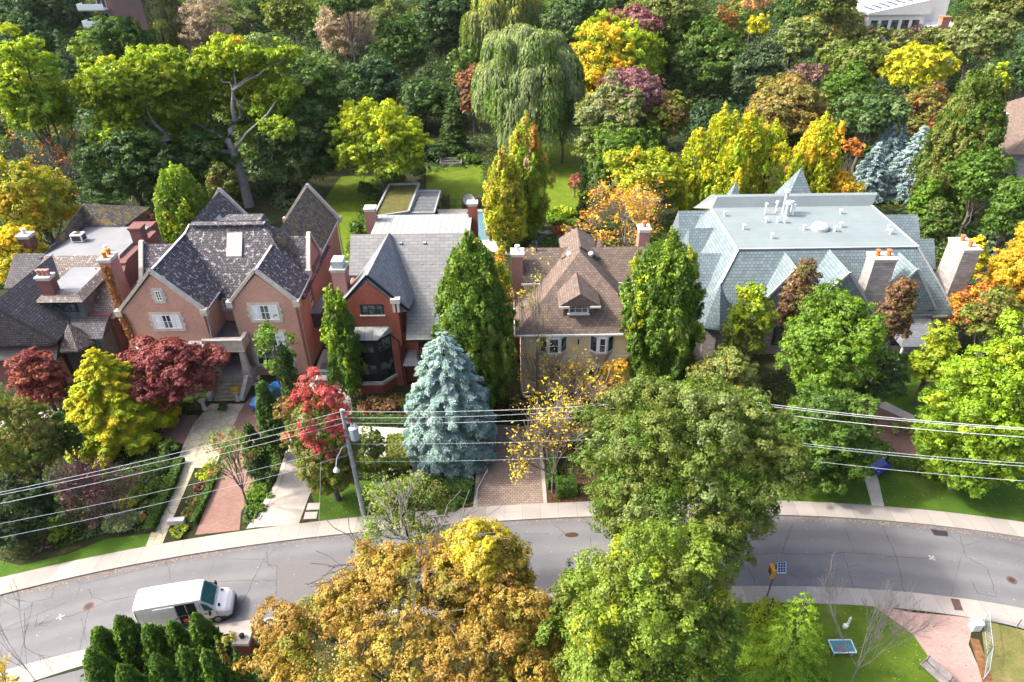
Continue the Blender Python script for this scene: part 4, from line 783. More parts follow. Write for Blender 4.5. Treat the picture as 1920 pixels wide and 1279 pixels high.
# leaf colours as they are in flat light
K = dict(dark=(.036, .076, .018), deep=(.050, .104, .020), mid=(.068, .136, .015), green=(.080, .160, .010), fresh=(.125, .235, .014), lime=(.23, .36, .014), yg=(.37, .42, .012), yellow=(.55, .46, .02), gold=(.60, .34, .02),
         orange=(.55, .20, .03), rust=(.33, .11, .03), brown=(.20, .105, .045), tan=(.36, .29, .20), dust=(.26, .21, .16), olive=(.15, .165, .035), sage=(.17, .23, .085), pale=(.26, .32, .13), red=(.42, .045, .07), coral=(.46, .09, .10), wine=(.17, .035, .035), rose=(.22, .062, .058),
         plum=(.14, .07, .075), mauve=(.27, .15, .17), spruce=(.20, .32, .31), ice=(.34, .46, .47), bluegrey=(.30, .40, .46), teal=(.048, .100, .040), cedar=(.045, .115, .018), amber=(.33, .175, .042), straw=(.38, .30, .05), bronze=(.27, .17, .05), hop=(.14, .22, .022), ochre=(.30, .20, .034), blk=(.03, .045, .02))
def pick(rng, n, pal, jitter=0.16):
    """pal: list of (colour, weight); every item of n gets one colour with a little drift"""
    c = np.array([K[p[0]] for p in pal]); w_ = np.array([p[1] for p in pal], float); i = rng.choice(len(pal), n, p=w_/w_.sum())
    return c[i]*(1+rng.uniform(-jitter, jitter, (n, 1)))*(1+rng.uniform(-0.06, 0.06, (n, 3)))
def soft(rng, n, pal, jit=0.12, keep=0.5):
    """tones for whole leaf masses: drawn towards the tree's own mean so no mass stands out as a ball"""
    w_ = np.array([p[1] for p in pal], float); mean = (np.array([K[p[0]] for p in pal])*w_[:, None]).sum(0)/w_.sum()
    return (pick(rng, n, pal, jit)*keep+mean*(1-keep))*(1+rng.uniform(-jit, jit, (n, 1))*0.5)
def leafy(rng, col, pal, share=0.3):
    f = rng.random(len(col)) < share; m_ = pick(rng, int(f.sum()), pal, 0.1); col[f] = col[f]*0.45+m_*0.55; return col
def tubes(name, segs, mat, par, n=5, rmin=0.0):
    """segs: list of (points, radii) joined into one woody mesh"""
    V = []; F = []; k0 = 0; ang = np.arange(n)*2*np.pi/n; ca, sa = np.cos(ang)[:, None], np.sin(ang)[:, None]
    for pts, rad in segs:
        P = np.asarray(pts, float); m_ = len(P); t = unit(np.gradient(P, axis=0)); ref = np.where(np.abs(t[:, 2:3]) < 0.9, np.array([[0, 0, 1.]]), np.array([[1., 0, 0]]))
        a = unit(np.cross(t, ref)); b = np.cross(t, a); r = np.maximum(np.asarray(rad, float), rmin)
        for j in range(m_): V.append(P[j]+(ca*a[j]+sa*b[j])*r[j])
        for j in range(m_-1):
            A = k0+j*n
            for q in range(n): q2 = (q+1) % n; F.append((A+q, A+n+q, A+n+q2, A+q2))
        k0 += m_*n
    V = np.concatenate(V); F = np.array(F, np.int32); me = bpy.data.meshes.new(name); nv, nf = len(V), len(F)
    me.vertices.add(nv); me.vertices.foreach_set('co', V.astype(np.float32).ravel()); me.loops.add(4*nf); me.loops.foreach_set('vertex_index', F.ravel()); me.polygons.add(nf)
    me.polygons.foreach_set('loop_start', np.arange(0, 4*nf, 4, dtype=np.int32)); me.update(calc_edges=True); me.materials.append(MAT[mat])
    me.polygons.foreach_set('use_smooth', np.ones(nf, bool))
    o = bpy.data.objects.new(name, me); C.objects.link(o)
    if par is not None: o.parent = par; o.matrix_parent_inverse = Matrix.Translation(-Vector(par.location))
    return o
def limb(rng, a, b, r0, r1, k=6, wob=0.08, rise=0.0):
    a = np.asarray(a, float); b = np.asarray(b, float); t = np.linspace(0, 1, k)[:, None]; L = np.linalg.norm(b-a)
    P = a*(1-t)+b*t; P += np.concatenate([np.zeros((1, 3)), rng.normal(0, wob*L/3, (k-2, 3)), np.zeros((1, 3))]); P[:, 2] += rise*L*np.sin(np.pi*t[:, 0])
    return P, np.linspace(r0, r1, k)
def clumps(rng, c, R, s, pal, n=46, up=0.35, fill=0.2, low=-0.55, crad=0.30, dens=1.0, lobe=0.24, sq=0.78, top=None, jit=0.16, inner=0.5, tk=0.35):
    """leaf sprays on the outsides of many overlapping leaf masses within an ellipsoid R about c"""
    n = int(n*1.5); crad = crad*0.84; d = sphere(rng, n, low); L = sphere(rng, 8, -0.3); bump_ = 1+lobe*(np.maximum(0, d@L.T)**5).sum(1)-lobe*0.6; rr = rng.uniform(inner, 1.0, n)**0.6
    Rm = float(np.mean(R)); cr = crad*Rm*rng.uniform(0.65, 1.25, n); cen = c+d*(np.asarray(R)-cr.mean()*0.75)*(rr*bump_)[:, None]
    out = rng.random(n) < 0.14; cen[out] = c+(cen[out]-c)*rng.uniform(1.08, 1.22, (int(out.sum()), 1)); cr[out] *= 0.55
    cc = soft(rng, n, pal, jit)
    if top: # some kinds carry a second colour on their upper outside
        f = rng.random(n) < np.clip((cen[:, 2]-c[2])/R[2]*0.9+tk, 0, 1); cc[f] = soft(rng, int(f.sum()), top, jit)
    k = np.maximum(12, (dens*4*np.pi*cr**2*0.62/(s*s*1.1)).astype(int)); idx = np.repeat(np.arange(n), k); N_ = len(idx)
    # every leaf mass is itself a head of small tufts, squashed and stretched at random
    ns = 20; ax = rng.uniform(0.72, 1.3, (n, 3))*np.array([1, 1, sq]); sdir = sphere(rng, n*ns, -0.6).reshape(n, ns, 3); srad = rng.uniform(0.62, 1.12, (n, ns, 1)); sub = sdir*srad*ax[:, None, :]*cr[:, None, None]
    stone_ = (1+rng.uniform(-0.13, 0.13, (n, ns, 1))); j = rng.integers(0, ns, N_); g = rng.normal(0, 1, (N_, 3)); g *= (np.minimum(1.6, np.abs(rng.normal(1, .25, N_)))/np.linalg.norm(g, axis=1))[:, None]
    P = cen[idx]+sub[idx, j]+g*np.array([1, 1, 0.62])*(cr[idx]*0.26)[:, None]; Nn = sdir[idx, j]*0.7+g*0.5+np.array([0, 0, up])+rng.normal(0, 0.38, (N_, 3)); col = leafy(rng, cc[idx]*stone_[idx, j], pal if not top else list(pal)+list(top), 0.25)*(1+rng.uniform(-0.2, 0.2, (N_, 1)))
    nf = int(N_*fill*0.5)
    if nf: # inner leaves
        d2 = sphere(rng, nf, -0.8); P2 = c+d2*np.asarray(R)*(rng.uniform(0, 0.72, nf)**0.5)[:, None]; P = np.concatenate([P, P2]); Nn = np.concatenate([Nn, d2+rng.normal(0, 0.6, (nf, 3))]); col = np.concatenate([col, pick(rng, nf, pal, jit)])
    return P, Nn, col, cen, cr
SEED = [11]
def sd_(): SEED[0] += 1; return SEED[0]
TREES = []
_SP = None
def fitbox(box, Y):
    """centre and radii of an ellipsoid at depth Y whose outline fills the box"""
    global _SP
    if _SP is None: _SP = sphere(np.random.default_rng(0), 500)
    x0, y0, x1, y1 = box; c = WY((x0+x1)/2, (y0+y1)/2, Y); z = depth(c); rx = (x1-x0)/2*z/FP; rz = max((y1-y0)/2*z/FP, 0.5*rx); ry = rx*0.92
    for it in range(30):
        q = c+_SP*np.array([rx, ry, rz])-CAM; zc = np.maximum(q@fw, 1.0); px = 960+FP*(q@RR)/zc; py = 639.5+FP*(q@DD)/zc
        kx = (x1-x0)/(px.max()-px.min()); ky = (y1-y0)/(py.max()-py.min()); rx *= kx**0.8; ry = ry*kx**0.8; rz = rz*ky**0.9
        if rz < 0.45*rx: rz = 0.45*rx; ry = max(ry*ky**0.6, 0.55*rx)
        rz = min(rz, 2.2*rx); z = depth(c); c = c+np.array([((x0+x1)/2-(px.max()+px.min())/2)*z/FP, 0, ((py.max()+py.min())/2-(y0+y1)/2)*z/FP])
        if c[2]-rz < -0.6 and it > 8: rz = max(0.45*rx, (c[2]+0.6)); 
    fitbox.ry = ry
    return c, rx, rz, depth(c)
def where(yb=None, h=None, box=None):
    xc = (box[0]+box[2])/2
    if yb is not None: return float(W(xc, yb)[1])
    q = ray(xc, box[1]); return float((h-H)/q[2]*q[1])
def leafsize(z, k=1.0): return min(max(0.070, 2.05*z/683*0.60), 0.36)*k
def tree(name, label, box, yb=None, h=None, pal=(('green', 1),), n=46, bark='bark', trunk=True, group=None, ls=1.0, cat='tree', base=None, rxs=1.0, limbs=9, tr=None, **k):
    """a broad leafed tree whose crown fills the given box as seen, standing at depth Y"""
    Y = where(yb, h, box); c, rx, rz, z = fitbox(box, Y); rng = np.random.default_rng(sd_()); ry = fitbox.ry*rxs; b = np.array([c[0], Y, 0.0]) if base is None else W(base[0], base[1])
    t = thing(name, label, cat, tuple(b), group); s = leafsize(z, ls); P, Nn, col, cen, cr = clumps(rng, c, np.array([rx, ry, rz]), s, pal, n, **k)
    ok = P[:, 2] > 0.12; leaf_mesh('foliage', P[ok], Nn[ok], col[ok], s, t, seed=SEED[0])
    if trunk:
        r0 = tr or max(0.12, 0.034*(rx+rz)); f = b+(c-b)*0.62+np.array([0, 0, -0.1*rz]); sg = [limb(rng, b, f, r0, r0*0.7, 6, 0.04)]
        for i in rng.choice(len(cen), min(limbs, len(cen)), replace=False): sg.append(limb(rng, b+(f-b)*rng.uniform(0.55, 1.0), cen[i], r0*0.42, r0*0.1, 6, 0.1, 0.06))
        tubes('trunk', sg, bark, t, 6)
    return t
def column(name, label, box, yb, pal, n=60, rad=None, group=None, ls=1.0, cat='tree', plume=True, bark='bark', dens=1.0, sharp=1.0, low=0.1, jit=0.16, top=None, fat=0.42, elong=None, pe=0.75, cs=1.0):
    """an upright narrow crown of rising plumes; box gives its top, foot and width"""
    x0, y0, x1, y1 = box; xc = (x0+x1)/2; Y = where(yb, None, box); rng = np.random.default_rng(sd_()); P0 = WY(xc, (y0+y1)/2, Y); Y += 0.6*(x1-x0)/2*depth(P0)/FP; P0 = WY(xc, (y0+y1)/2, Y); z = depth(P0); ztop = WY(xc, y0, Y+0.3)[2]; xt = P0[0]
    R = rad or (x1-x0)/2*z/FP; b = np.array([xt, Y, 0.0]); t = thing(name, label, cat, tuple(b), group); s = leafsize(z, ls)
    n = int(n*(0.8 if plume else 1)*min(3, max(1, ztop/(R*5.0))))
    prof = lambda u: np.clip(np.where(u > fat, 1-np.clip((u-fat)/(1-fat), 0, 1)**(1.9*sharp), 1-0.6*np.clip((fat-u)/max(fat, .01), 0, 1)**2), 0, 1)**pe
    hh = rng.uniform(low, 0.90, n); a = rng.uniform(0, 2*np.pi, n); cr = cs*R*rng.uniform(0.20, 0.36, n)*(0.55+0.5*prof(hh)); el = elong or (2.3 if plume else 1.1)
    spr = rng.random(n) < (0.42 if plume else 0.0); cr = np.where(spr, cr*0.58, cr); rr = np.maximum(R*prof(hh)*rng.uniform(0.82, 1.12, n)-cr*0.8, 0)*np.where(spr, 1.1, rng.uniform(0.5, 1.0, n)**0.5)
    cen = np.stack([xt+rr*np.cos(a), Y+rr*np.sin(a), hh*(ztop-cr*el*0.9)], 1); ntop = 4 if plume else 1
    tc = [[xt+(rng.normal(0, R*0.22) if i_ else 0), Y+(rng.normal(0, R*0.22) if i_ else 0), ztop-R*(0.36+0.22*i_)] for i_ in range(ntop)]+[[xt, Y, ztop-R*0.85]]
    cen = np.concatenate([cen, np.array(tc)]); cr = np.concatenate([cr, [R*0.15+0.03*R*i_ for i_ in range(ntop)], [R*0.26]]); cc = soft(rng, len(cen), pal, jit, 0.7)
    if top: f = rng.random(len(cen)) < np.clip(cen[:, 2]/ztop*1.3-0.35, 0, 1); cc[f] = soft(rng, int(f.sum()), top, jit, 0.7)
    k = np.maximum(12, (dens*4*np.pi*cr**2*el*0.62/(s*s*1.1)).astype(int)); idx = np.repeat(np.arange(len(cen)), k); N_ = len(idx); nc = len(cen)
    ns = 16; sdir = sphere(rng, nc*ns, -0.8).reshape(nc, ns, 3); tap = np.where(sdir[..., 2:3] > 0, 1-0.5*sdir[..., 2:3], 1.0); sub = sdir*np.concatenate([tap, tap, np.full_like(tap, el)], -1)*rng.uniform(0.6, 1.08, (nc, ns, 1))*cr[:, None, None]
    j_ = rng.integers(0, ns, N_); g = rng.normal(0, 1, (N_, 3)); g *= (np.minimum(1.6, np.abs(rng.normal(1, .25, N_)))/np.linalg.norm(g, axis=1))[:, None]; tone = 1+rng.uniform(-0.14, 0.14, (nc, ns, 1))
    P = cen[idx]+sub[idx, j_]+g*np.array([0.27, 0.27, 0.27*min(el, 1.7)])*cr[idx][:, None]; Nn = sdir[idx, j_]*np.array([.8, .8, .5])+g*0.45+np.array([0, 0, 0.25])+rng.normal(0, 0.4, (N_, 3)); col = cc[idx]*tone[idx, j_]*(1+rng.uniform(-0.2, 0.2, (N_, 1)))
    nf = N_//6; u = rng.uniform(low, 0.9, nf); aa = rng.uniform(0, 6.28, nf); r2 = R*prof(u)*rng.uniform(0, 0.7, nf)**0.5; P2 = np.stack([xt+r2*np.cos(aa), Y+r2*np.sin(aa), u*ztop], 1)
    P = np.concatenate([P, P2]); Nn = np.concatenate([Nn, rng.normal(size=(nf, 3))]); col = np.concatenate([col, pick(rng, nf, pal, jit)]); ok = P[:, 2] > 0.12
    T = np.tile(np.array([[0, 0, 1.0]]), (len(P), 1))+rng.normal(0, 0.5, (len(P), 3)); leaf_mesh('foliage', P[ok], Nn[ok], col[ok], s, t, 0.6, T[ok], SEED[0])
    sg = [limb(rng, b, (xt, Y, ztop*0.8), max(0.08, R*0.09), 0.03, 7, 0.01)]
    for i in range(6): q = cen[rng.integers(len(cen))]; sg.append(limb(rng, (xt, Y, q[2]*0.5), q, R*0.04+0.02, 0.02, 5, 0.05))
    tubes('trunk', sg, bark, t, 5); return t
def spruce(name, label, box, yb, pal, group=None, ls=1.0, levels=26, droop=0.12, pw=0.8, dens=1.0, low=0.05, bark='bark_dark', feather=1.0, cat='tree', top=None, full=0.0):
    x0, y0, x1, y1 = box; xc = (x0+x1)/2; Y = where(yb, None, box); rng = np.random.default_rng(sd_()); P0 = WY(xc, y0*0.35+y1*0.65, Y); Y += 0.85*(x1-x0)/2*depth(P0)/FP; P0 = WY(xc, y0*0.35+y1*0.65, Y); z = depth(P0); ztop = WY(xc, y0, Y+0.2)[2]; xt = P0[0]
    R = (x1-x0)/2*z/FP; b = np.array([xt, Y, 0.0]); t = thing(name, label, cat, tuple(b), group); s = leafsize(z, ls); Ps, Ns, Cs, Ts, sg = [], [], [], [], []
    for l in range(levels):
        u = low+(1-low)*(l/levels)**1.0; r = R*(1-u)**pw*(1+full*math.sin(u*3.1)); nb = max(5, int(15*(1-u)**0.6)+3); off = rng.uniform(0, 6.28)
        for j in range(nb):
            a = off+6.283*j/nb+rng.normal(0, 0.12); L = r*rng.uniform(0.82, 1.1); zz = u*ztop+rng.uniform(-0.4, 0.4)*ztop/levels; o_ = np.array([xt, Y, zz]); e = o_+np.array([math.cos(a)*L, math.sin(a)*L, -droop*L+0.05*L])
            w_ = max(0.28, L*0.24)*feather; m_ = max(10, int(dens*L*w_*2*2.6/(s*s))); q = rng.uniform(0.25, 1.04, m_)**0.75; sp_ = w_*(1.05-q*0.75)
            c0 = o_+(e-o_)*q[:, None]; side = np.array([-math.sin(a), math.cos(a), 0]); off2 = rng.normal(0, 0.55, m_)*sp_; P = c0+side*off2[:, None]; P[:, 2] += -np.abs(off2)*0.25+rng.normal(0, 0.10*w_, m_)+0.06*L*np.sin(q*3.14)
            Nn = np.array([math.cos(a)*0.35, math.sin(a)*0.35, 1.0])+rng.normal(0, 0.4, (m_, 3)); base_c = soft(rng, 1, pal, 0.12)
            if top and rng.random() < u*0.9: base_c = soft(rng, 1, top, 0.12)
            col = base_c*(1+rng.uniform(-0.2, 0.25, (m_, 1))); T = np.array([math.cos(a), math.sin(a), -0.2])+side*np.sign(off2)[:, None]*0.8+rng.normal(0, 0.25, (m_, 3))
            Ps.append(P); Ns.append(Nn); Cs.append(col); Ts.append(T)
            if l % 3 == 0 and j % 2 == 0: sg.append((np.array([o_, e*0.9+o_*0.1]), np.array([0.05, 0.02])))
    P = np.concatenate(Ps); ok = P[:, 2] > 0.1
    leaf_mesh('foliage', P[ok], np.concatenate(Ns)[ok], np.concatenate(Cs)[ok], s, t, 0.38, np.concatenate(Ts)[ok], SEED[0]); sg.append(limb(rng, b, (xt, Y, ztop*0.97), max(0.1, R*0.07), 0.02, 6, 0.004)); tubes('trunk', sg, bark, t, 5); return t
def willow(name, label, box, yb=None, h=None, pal=(), top=(), n=34, group=None, ls=1.0, hang=0.55, bark='bark'):
    Y = where(yb, h, box); c, rx, rz, z = fitbox(box, Y); rng = np.random.default_rng(sd_()); b = np.array([c[0], Y, 0.]); t = thing(name, label, 'tree', tuple(b), group); s = leafsize(z, ls)
    d = sphere(rng, n, -0.35); cen = c+d*np.array([rx, rx*0.9, rz])*rng.uniform(0.45, 0.92, n)[:, None]; cr = rx*rng.uniform(0.14, 0.30, n); Ps, Ns, Cs, Ts = [], [], [], []; cc = pick(rng, n, pal, 0.18)
    for i in range(n):
        ns = int(210*(cr[i]/2.2)**1.4*(0.3/max(s, 0.12))); L = cr[i]*rng.uniform(0.9, 2.3, ns)*hang*2*rng.uniform(0.7, 1.6); dd = sphere(rng, ns, 0.0); st = cen[i]+dd*np.array([1, 1, 0.75])*cr[i]; k = 9; tt = rng.uniform(0, 1, (ns, k)); tt[:, 0] *= 0.1
        P = st[:, None, :]+np.stack([dd[:, 0:1]*0.35*cr[i]*np.sqrt(tt), dd[:, 1:2]*0.35*cr[i]*np.sqrt(tt), -L[:, None]*tt**1.15], -1); P += rng.normal(0, 0.06, P.shape)
        m_ = ns*k; col = np.repeat(cc[i][None]*(1+rng.uniform(-0.22, 0.22, (ns, 1))), k, 0); tf = tt.reshape(-1)
        if top: g = rng.random(m_) < 0.75*(1-tf)*(0.5+0.5*(d[i, 2] > 0.2)); col[g] = pick(rng, int(g.sum()), top, 0.15)
        T = np.tile(np.array([[0, 0, -1.0]]), (m_, 1)); T[:, :2] += np.repeat(dd[:, :2], k, 0)*(1-tf)[:, None]*1.2+rng.normal(0, 0.12, (m_, 2)); Nn = np.repeat(dd*np.array([1, 1, 0.7]), k, 0)+np.array([0, 0, 0.2])+rng.normal(0, 0.3, (m_, 3))
        Ps.append(P.reshape(-1, 3)); Ns.append(Nn); Cs.append(col); Ts.append(T)
    P = np.concatenate(Ps); ok = P[:, 2] > 0.3; leaf_mesh('foliage', P[ok], np.concatenate(Ns)[ok], np.concatenate(Cs)[ok], s*1.5, t, 0.26, np.concatenate(Ts)[ok], SEED[0])
    r0 = 0.5; sg = [limb(rng, b, c-np.array([0, 0, rz*0.3]), r0, r0*0.6)]; 
    for i in range(8): sg.append(limb(rng, c-np.array([0, 0, rz*0.4]), cen[i], 0.25, 0.06, 6, 0.1))
    tubes('trunk', sg, bark, t, 6); return t
def bare(name, label, box, yb, mat='twig_pale', group=None, n0=7, lv=4, spread=0.7, leaves=None, nl_=0, thick=0.05, lsz=1.0, stem=1, rmin=0.018, cat='tree', kids=4, trunk_h=0.28, wid=None, clump=7, seed=None):
    """a mostly leafless tree or shrub: forking twigs, with a few leaf sprays when asked for"""
    x0, y0, x1, y1 = box; Y = where(yb, None, box); xc = (x0+x1)/2; c = WY(xc, (y0+y1)/2, Y); z = depth(c); R = (x1-x0)/2*z/FP; zt = WY(xc, y0, Y)[2]; rng = np.random.default_rng(seed or sd_()); b = np.array([c[0], Y, 0.])
    t = thing(name, label, cat, tuple(b), group); segs = []; tips = []; rmin = max(rmin, z/683*0.13)
    def grow(p, d, L, r, k):
        e = p+d*L; mid = (p+e)/2+rng.normal(0, 0.05*L, 3); segs.append((np.array([p, mid, e]), np.array([r, r*0.85, r*0.7])))
        if k == 0: tips.append(e); return
        for i in range(kids if k > 1 else kids+1):
            v = unit(d+rng.normal(0, spread*0.62, 3)+np.array([0, 0, 0.14])); grow(p+(e-p)*rng.uniform(0.5, 1.0), v, L*rng.uniform(0.55, 0.85), r*0.6, k-1)
    hh = zt*trunk_h
    for sidx in range(stem):
        a0 = b+(np.array([rng.normal(0, R*0.08), rng.normal(0, R*0.08), 0]) if stem > 1 else 0); fork = np.array([b[0], Y, hh])+(rng.normal(0, R*0.06, 3) if stem > 1 else 0)
        if trunk_h > 0.05: segs.append((np.array([a0, (a0+fork)/2, fork]), np.array([thick*2, thick*1.7, thick*1.5])))
        else: fork = a0
        for i in range(n0):
            a = 6.283*i/n0+rng.normal(0, 0.3); el = rng.uniform(0.45, 1.35) if i else 1.5; d = np.array([math.cos(a)*math.cos(el), math.sin(a)*math.cos(el), math.sin(el)]); grow(fork, d, (zt-hh)*0.40*rng.uniform(0.8, 1.1), thick, lv-1)
    # fit the spread of the twigs to the crown's true width and height
    allp = np.concatenate([s_[0] for s_ in segs]); w0 = np.percentile(np.abs(allp[:, 0]-b[0]), 98); h0 = np.percentile(allp[:, 2], 99.5); fx = R/max(w0, 0.1); fz = zt/max(h0, 0.1)
    f_ = lambda p: np.stack([b[0]+(p[..., 0]-b[0])*fx, Y+(p[..., 1]-Y)*fx, p[..., 2]*fz], -1)
    tubes('branches', [(f_(s_[0]), s_[1]) for s_ in segs], mat, t, 4 if lv > 3 else 5, rmin)
    if leaves:
        tp = f_(np.array(tips)); s = leafsize(z, lsz); cl = tp[rng.choice(len(tp), min(nl_, len(tp)), replace=False)]; P = np.repeat(cl, clump, 0)+rng.normal(0, 0.26*max(1, z/70), (len(cl)*clump, 3)); cc = np.repeat(pick(rng, len(cl), leaves, 0.2), clump, 0)
        ok = P[:, 2] > 0.2; leaf_mesh('leaves', P[ok], (rng.normal(0, 0.5, P.shape)+np.array([0, 0, 0.8]))[ok], cc[ok], s, t, 0.6, None, SEED[0])
    return t
def shrub(name, label, px, py, r, hgt, pal, group=None, ls=1.0, cat='shrub', n=14, z0=0.05, dens=1.0, **k):
    q = W(px, py); rng = np.random.default_rng(sd_()); s = leafsize(depth(q), ls); c = np.array([q[0], q[1], z0+hgt*0.5]); P, Nn, col, _, _ = clumps(rng, c, np.array([r, r, hgt*0.5]), s, pal, n, low=-0.4, crad=0.42, dens=dens, **k)
    ok = P[:, 2] > 0.05; t = leaf_mesh(name, P[ok]-np.array([q[0], q[1], 0]), Nn[ok], col[ok], s, None, seed=SEED[0]); t.location = (q[0], q[1], 0); return tag(t, label, cat, group)
COVER = []
def cover(px, hgt, pal, per=26, s=0.09, z0=0.09):
    P = np.array([W(x, y)[:2] for x, y in px]); lo, hi = P.min(0), P.max(0); rng = np.random.default_rng(sd_()); n = int((hi-lo).prod()*per); q = rng.uniform(lo, hi, (n, 2)); ins = np.zeros(n, bool); j = len(P)-1
    for i in range(len(P)):
        a_, b_ = P[i], P[j]; cr_ = ((a_[1] > q[:, 1]) != (b_[1] > q[:, 1])) & (q[:, 0] < (b_[0]-a_[0])*(q[:, 1]-a_[1])/(b_[1]-a_[1]+1e-9)+a_[0]); ins ^= cr_; j = i
    q = q[ins]; h_ = hgt*np.clip(0.5+0.5*np.sin(q[:, 0]*1.9+1.3*np.sin(q[:, 1]*1.3))*np.cos(q[:, 1]*1.7+q[:, 0]*.6), 0.08, 1); zz = z0+h_*rng.uniform(0.35, 1.0, len(q))**0.5
    patch = pick(rng, 400, pal, 0.2)[((np.floor(q[:, 0]*.8)*7+np.floor(q[:, 1]*.8+np.sin(q[:, 0]))*13) % 400).astype(int)]; COVER.append((np.column_stack([q, zz]), patch*(1+rng.uniform(-.3, .3, (len(q), 1))), s))
def hedge(name, label, pts, w_, h0, pal, group=None, ls=0.9, cat='hedge', closed=False):
    """a clipped hedge along a line of ground points: solid twiggy core under a coat of small leaves"""
    P3 = [W(x, y) for x, y in pts]; rng = np.random.default_rng(sd_()); s = leafsize(depth(P3[0]), ls)*0.8; Ps, Ns = [], []; core = MB()
    for a, b in zip(P3[:-1], P3[1:]):
        d = b-a; L = float(np.hypot(d[0], d[1])); t_ = np.array([d[0]/L, d[1]/L, 0]); sd2 = np.array([-t_[1], t_[0], 0]); core.beam((a[0], a[1], h0*0.47), (b[0], b[1], h0*0.47), w_*0.86, h0*0.9)
        for A, (o_, u, v, U, V, nn) in enumerate(((h0, t_, sd2, L, w_, (0, 0, 1)), (0, t_, np.array([0, 0, 1.]), L, h0, -sd2), (0, t_, np.array([0, 0, 1.]), L, h0, sd2))):
            m_ = int(U*V*2.6/(s*s)); uu = rng.uniform(0, 1, m_)*U; vv = rng.uniform(0, 1, m_)*V
            if A == 0: P = a+t_*uu[:, None]+sd2*(vv-w_/2)[:, None]; P[:, 2] = h0
            else: P = a+t_*uu[:, None]+(-sd2 if A == 1 else sd2)*w_/2; P[:, 2] = vv
            P = P+rng.normal(0, 0.045, P.shape); Ps.append(P); Ns.append(np.tile(np.asarray(nn, float), (m_, 1))+rng.normal(0, 0.5, (m_, 3)))
    P = np.concatenate(Ps); col = pick(rng, len(P), pal, 0.25); g = thing(name, label, cat, tuple(P3[0]*np.array([1, 1, 0])), group)
    leaf_mesh('foliage', P, np.concatenate(Ns), col, s, g, seed=SEED[0]); core.build('core', 'bark_dark', g); return g
# ------------------------------------------------------------------ trees in front, nearest the camera
tree('maple_tree', 'huge amber and gold maple crown filling the bottom centre of the photo', (474, 1022, 1048, 1440), yb=1400, pal=[('straw', 1.5), ('amber', 3), ('ochre', 4), ('hop', 3)], n=150, crad=0.17, inner=0.62, top=[('ochre', 4), ('straw', 2.4), ('amber', 3), ('hop', 1)], lobe=0.12, ls=0.95, fill=0.1)
tree('maple_tree', 'golden yellow maple lobe rising above the amber crown beside the road', (806, 955, 1018, 1200), yb=1262, pal=[('straw', 4), ('yg', 1), ('ochre', 2), ('hop', 2)], n=60, crad=0.24, top=[('yellow', 2), ('straw', 3), ('yg', 1)], ls=0.95, inner=0.6)
bare('dead_branches', 'pale bare dead branches poking up through the amber maple crown', (620, 985, 930, 1250), 1290, 'twig_grey', n0=6, lv=3, spread=0.7, thick=0.025, trunk_h=0.6, cat='bare tree')
tree('maple_tree', 'bushy lime green tree at the bottom centre right below the olive linden', (1035, 975, 1405, 1480), yb=1400, pal=[('hop', 4), ('olive', 2), ('green', 4), ('mid', 2)], n=130, crad=0.17, top=[('hop', 6), ('olive', 1), ('green', 1), ('yg', .9)], lobe=0.2, ls=0.95, inner=0.55, fill=0.15)
column('pine_tree', 'small dark green pine tip between the golden maple and lime tree', (1040, 1035, 1085, 1250), 1270, [('teal', 1), ('deep', 2), ('mid', 1)], n=22, plume=False)
tree('linden_tree', 'big olive green linden with sage tips overhanging the road centre right', (1075, 680, 1475, 1090), yb=1075, pal=[('olive', 2), ('mid', 3), ('green', 4)], n=150, crad=0.18, top=[('sage', 2), ('olive', 3), ('green', 3), ('hop', 2)], lobe=0.2, ls=0.9, inner=0.5, fill=0.15, up=0.2, low=-0.8)
tree('locust_tree', 'round bright green tree in front of the large stone house', (1455, 535, 1665, 770), yb=800, pal=[('fresh', 3), ('green', 5), ('lime', 1)], n=80, crad=0.24, top=[('fresh', 3), ('green', 2), ('sage', 0.6)], lobe=0.1, base=(1560, 850))
tree('ash_tree', 'darker green spreading tree between road and red brick circular drive', (1432, 722, 1660, 925), yb=893, pal=[('mid', 4), ('green', 3), ('deep', 3), ('hop', 1)], n=80, crad=0.24, low=-0.7)
tree('maple_tree', 'large bright lime maple at the right edge above the sidewalk', (1703, 590, 2000, 985), yb=915, pal=[('lime', 3), ('fresh', 5), ('green', 2)], n=140, crad=0.2, top=[('lime', 4), ('yg', 1), ('fresh', 3)], lobe=0.2, low=-0.9)
bare('pine_tree', 'thin sparse pine with crooked limbs above the amber maple', (690, 905, 835, 1090), 1100, 'bark_dark', n0=9, lv=4, spread=0.75, leaves=[('olive', 3), ('hop', 3), ('sage', 1)], nl_=300, thick=0.045, clump=26, trunk_h=0.45, kids=3)
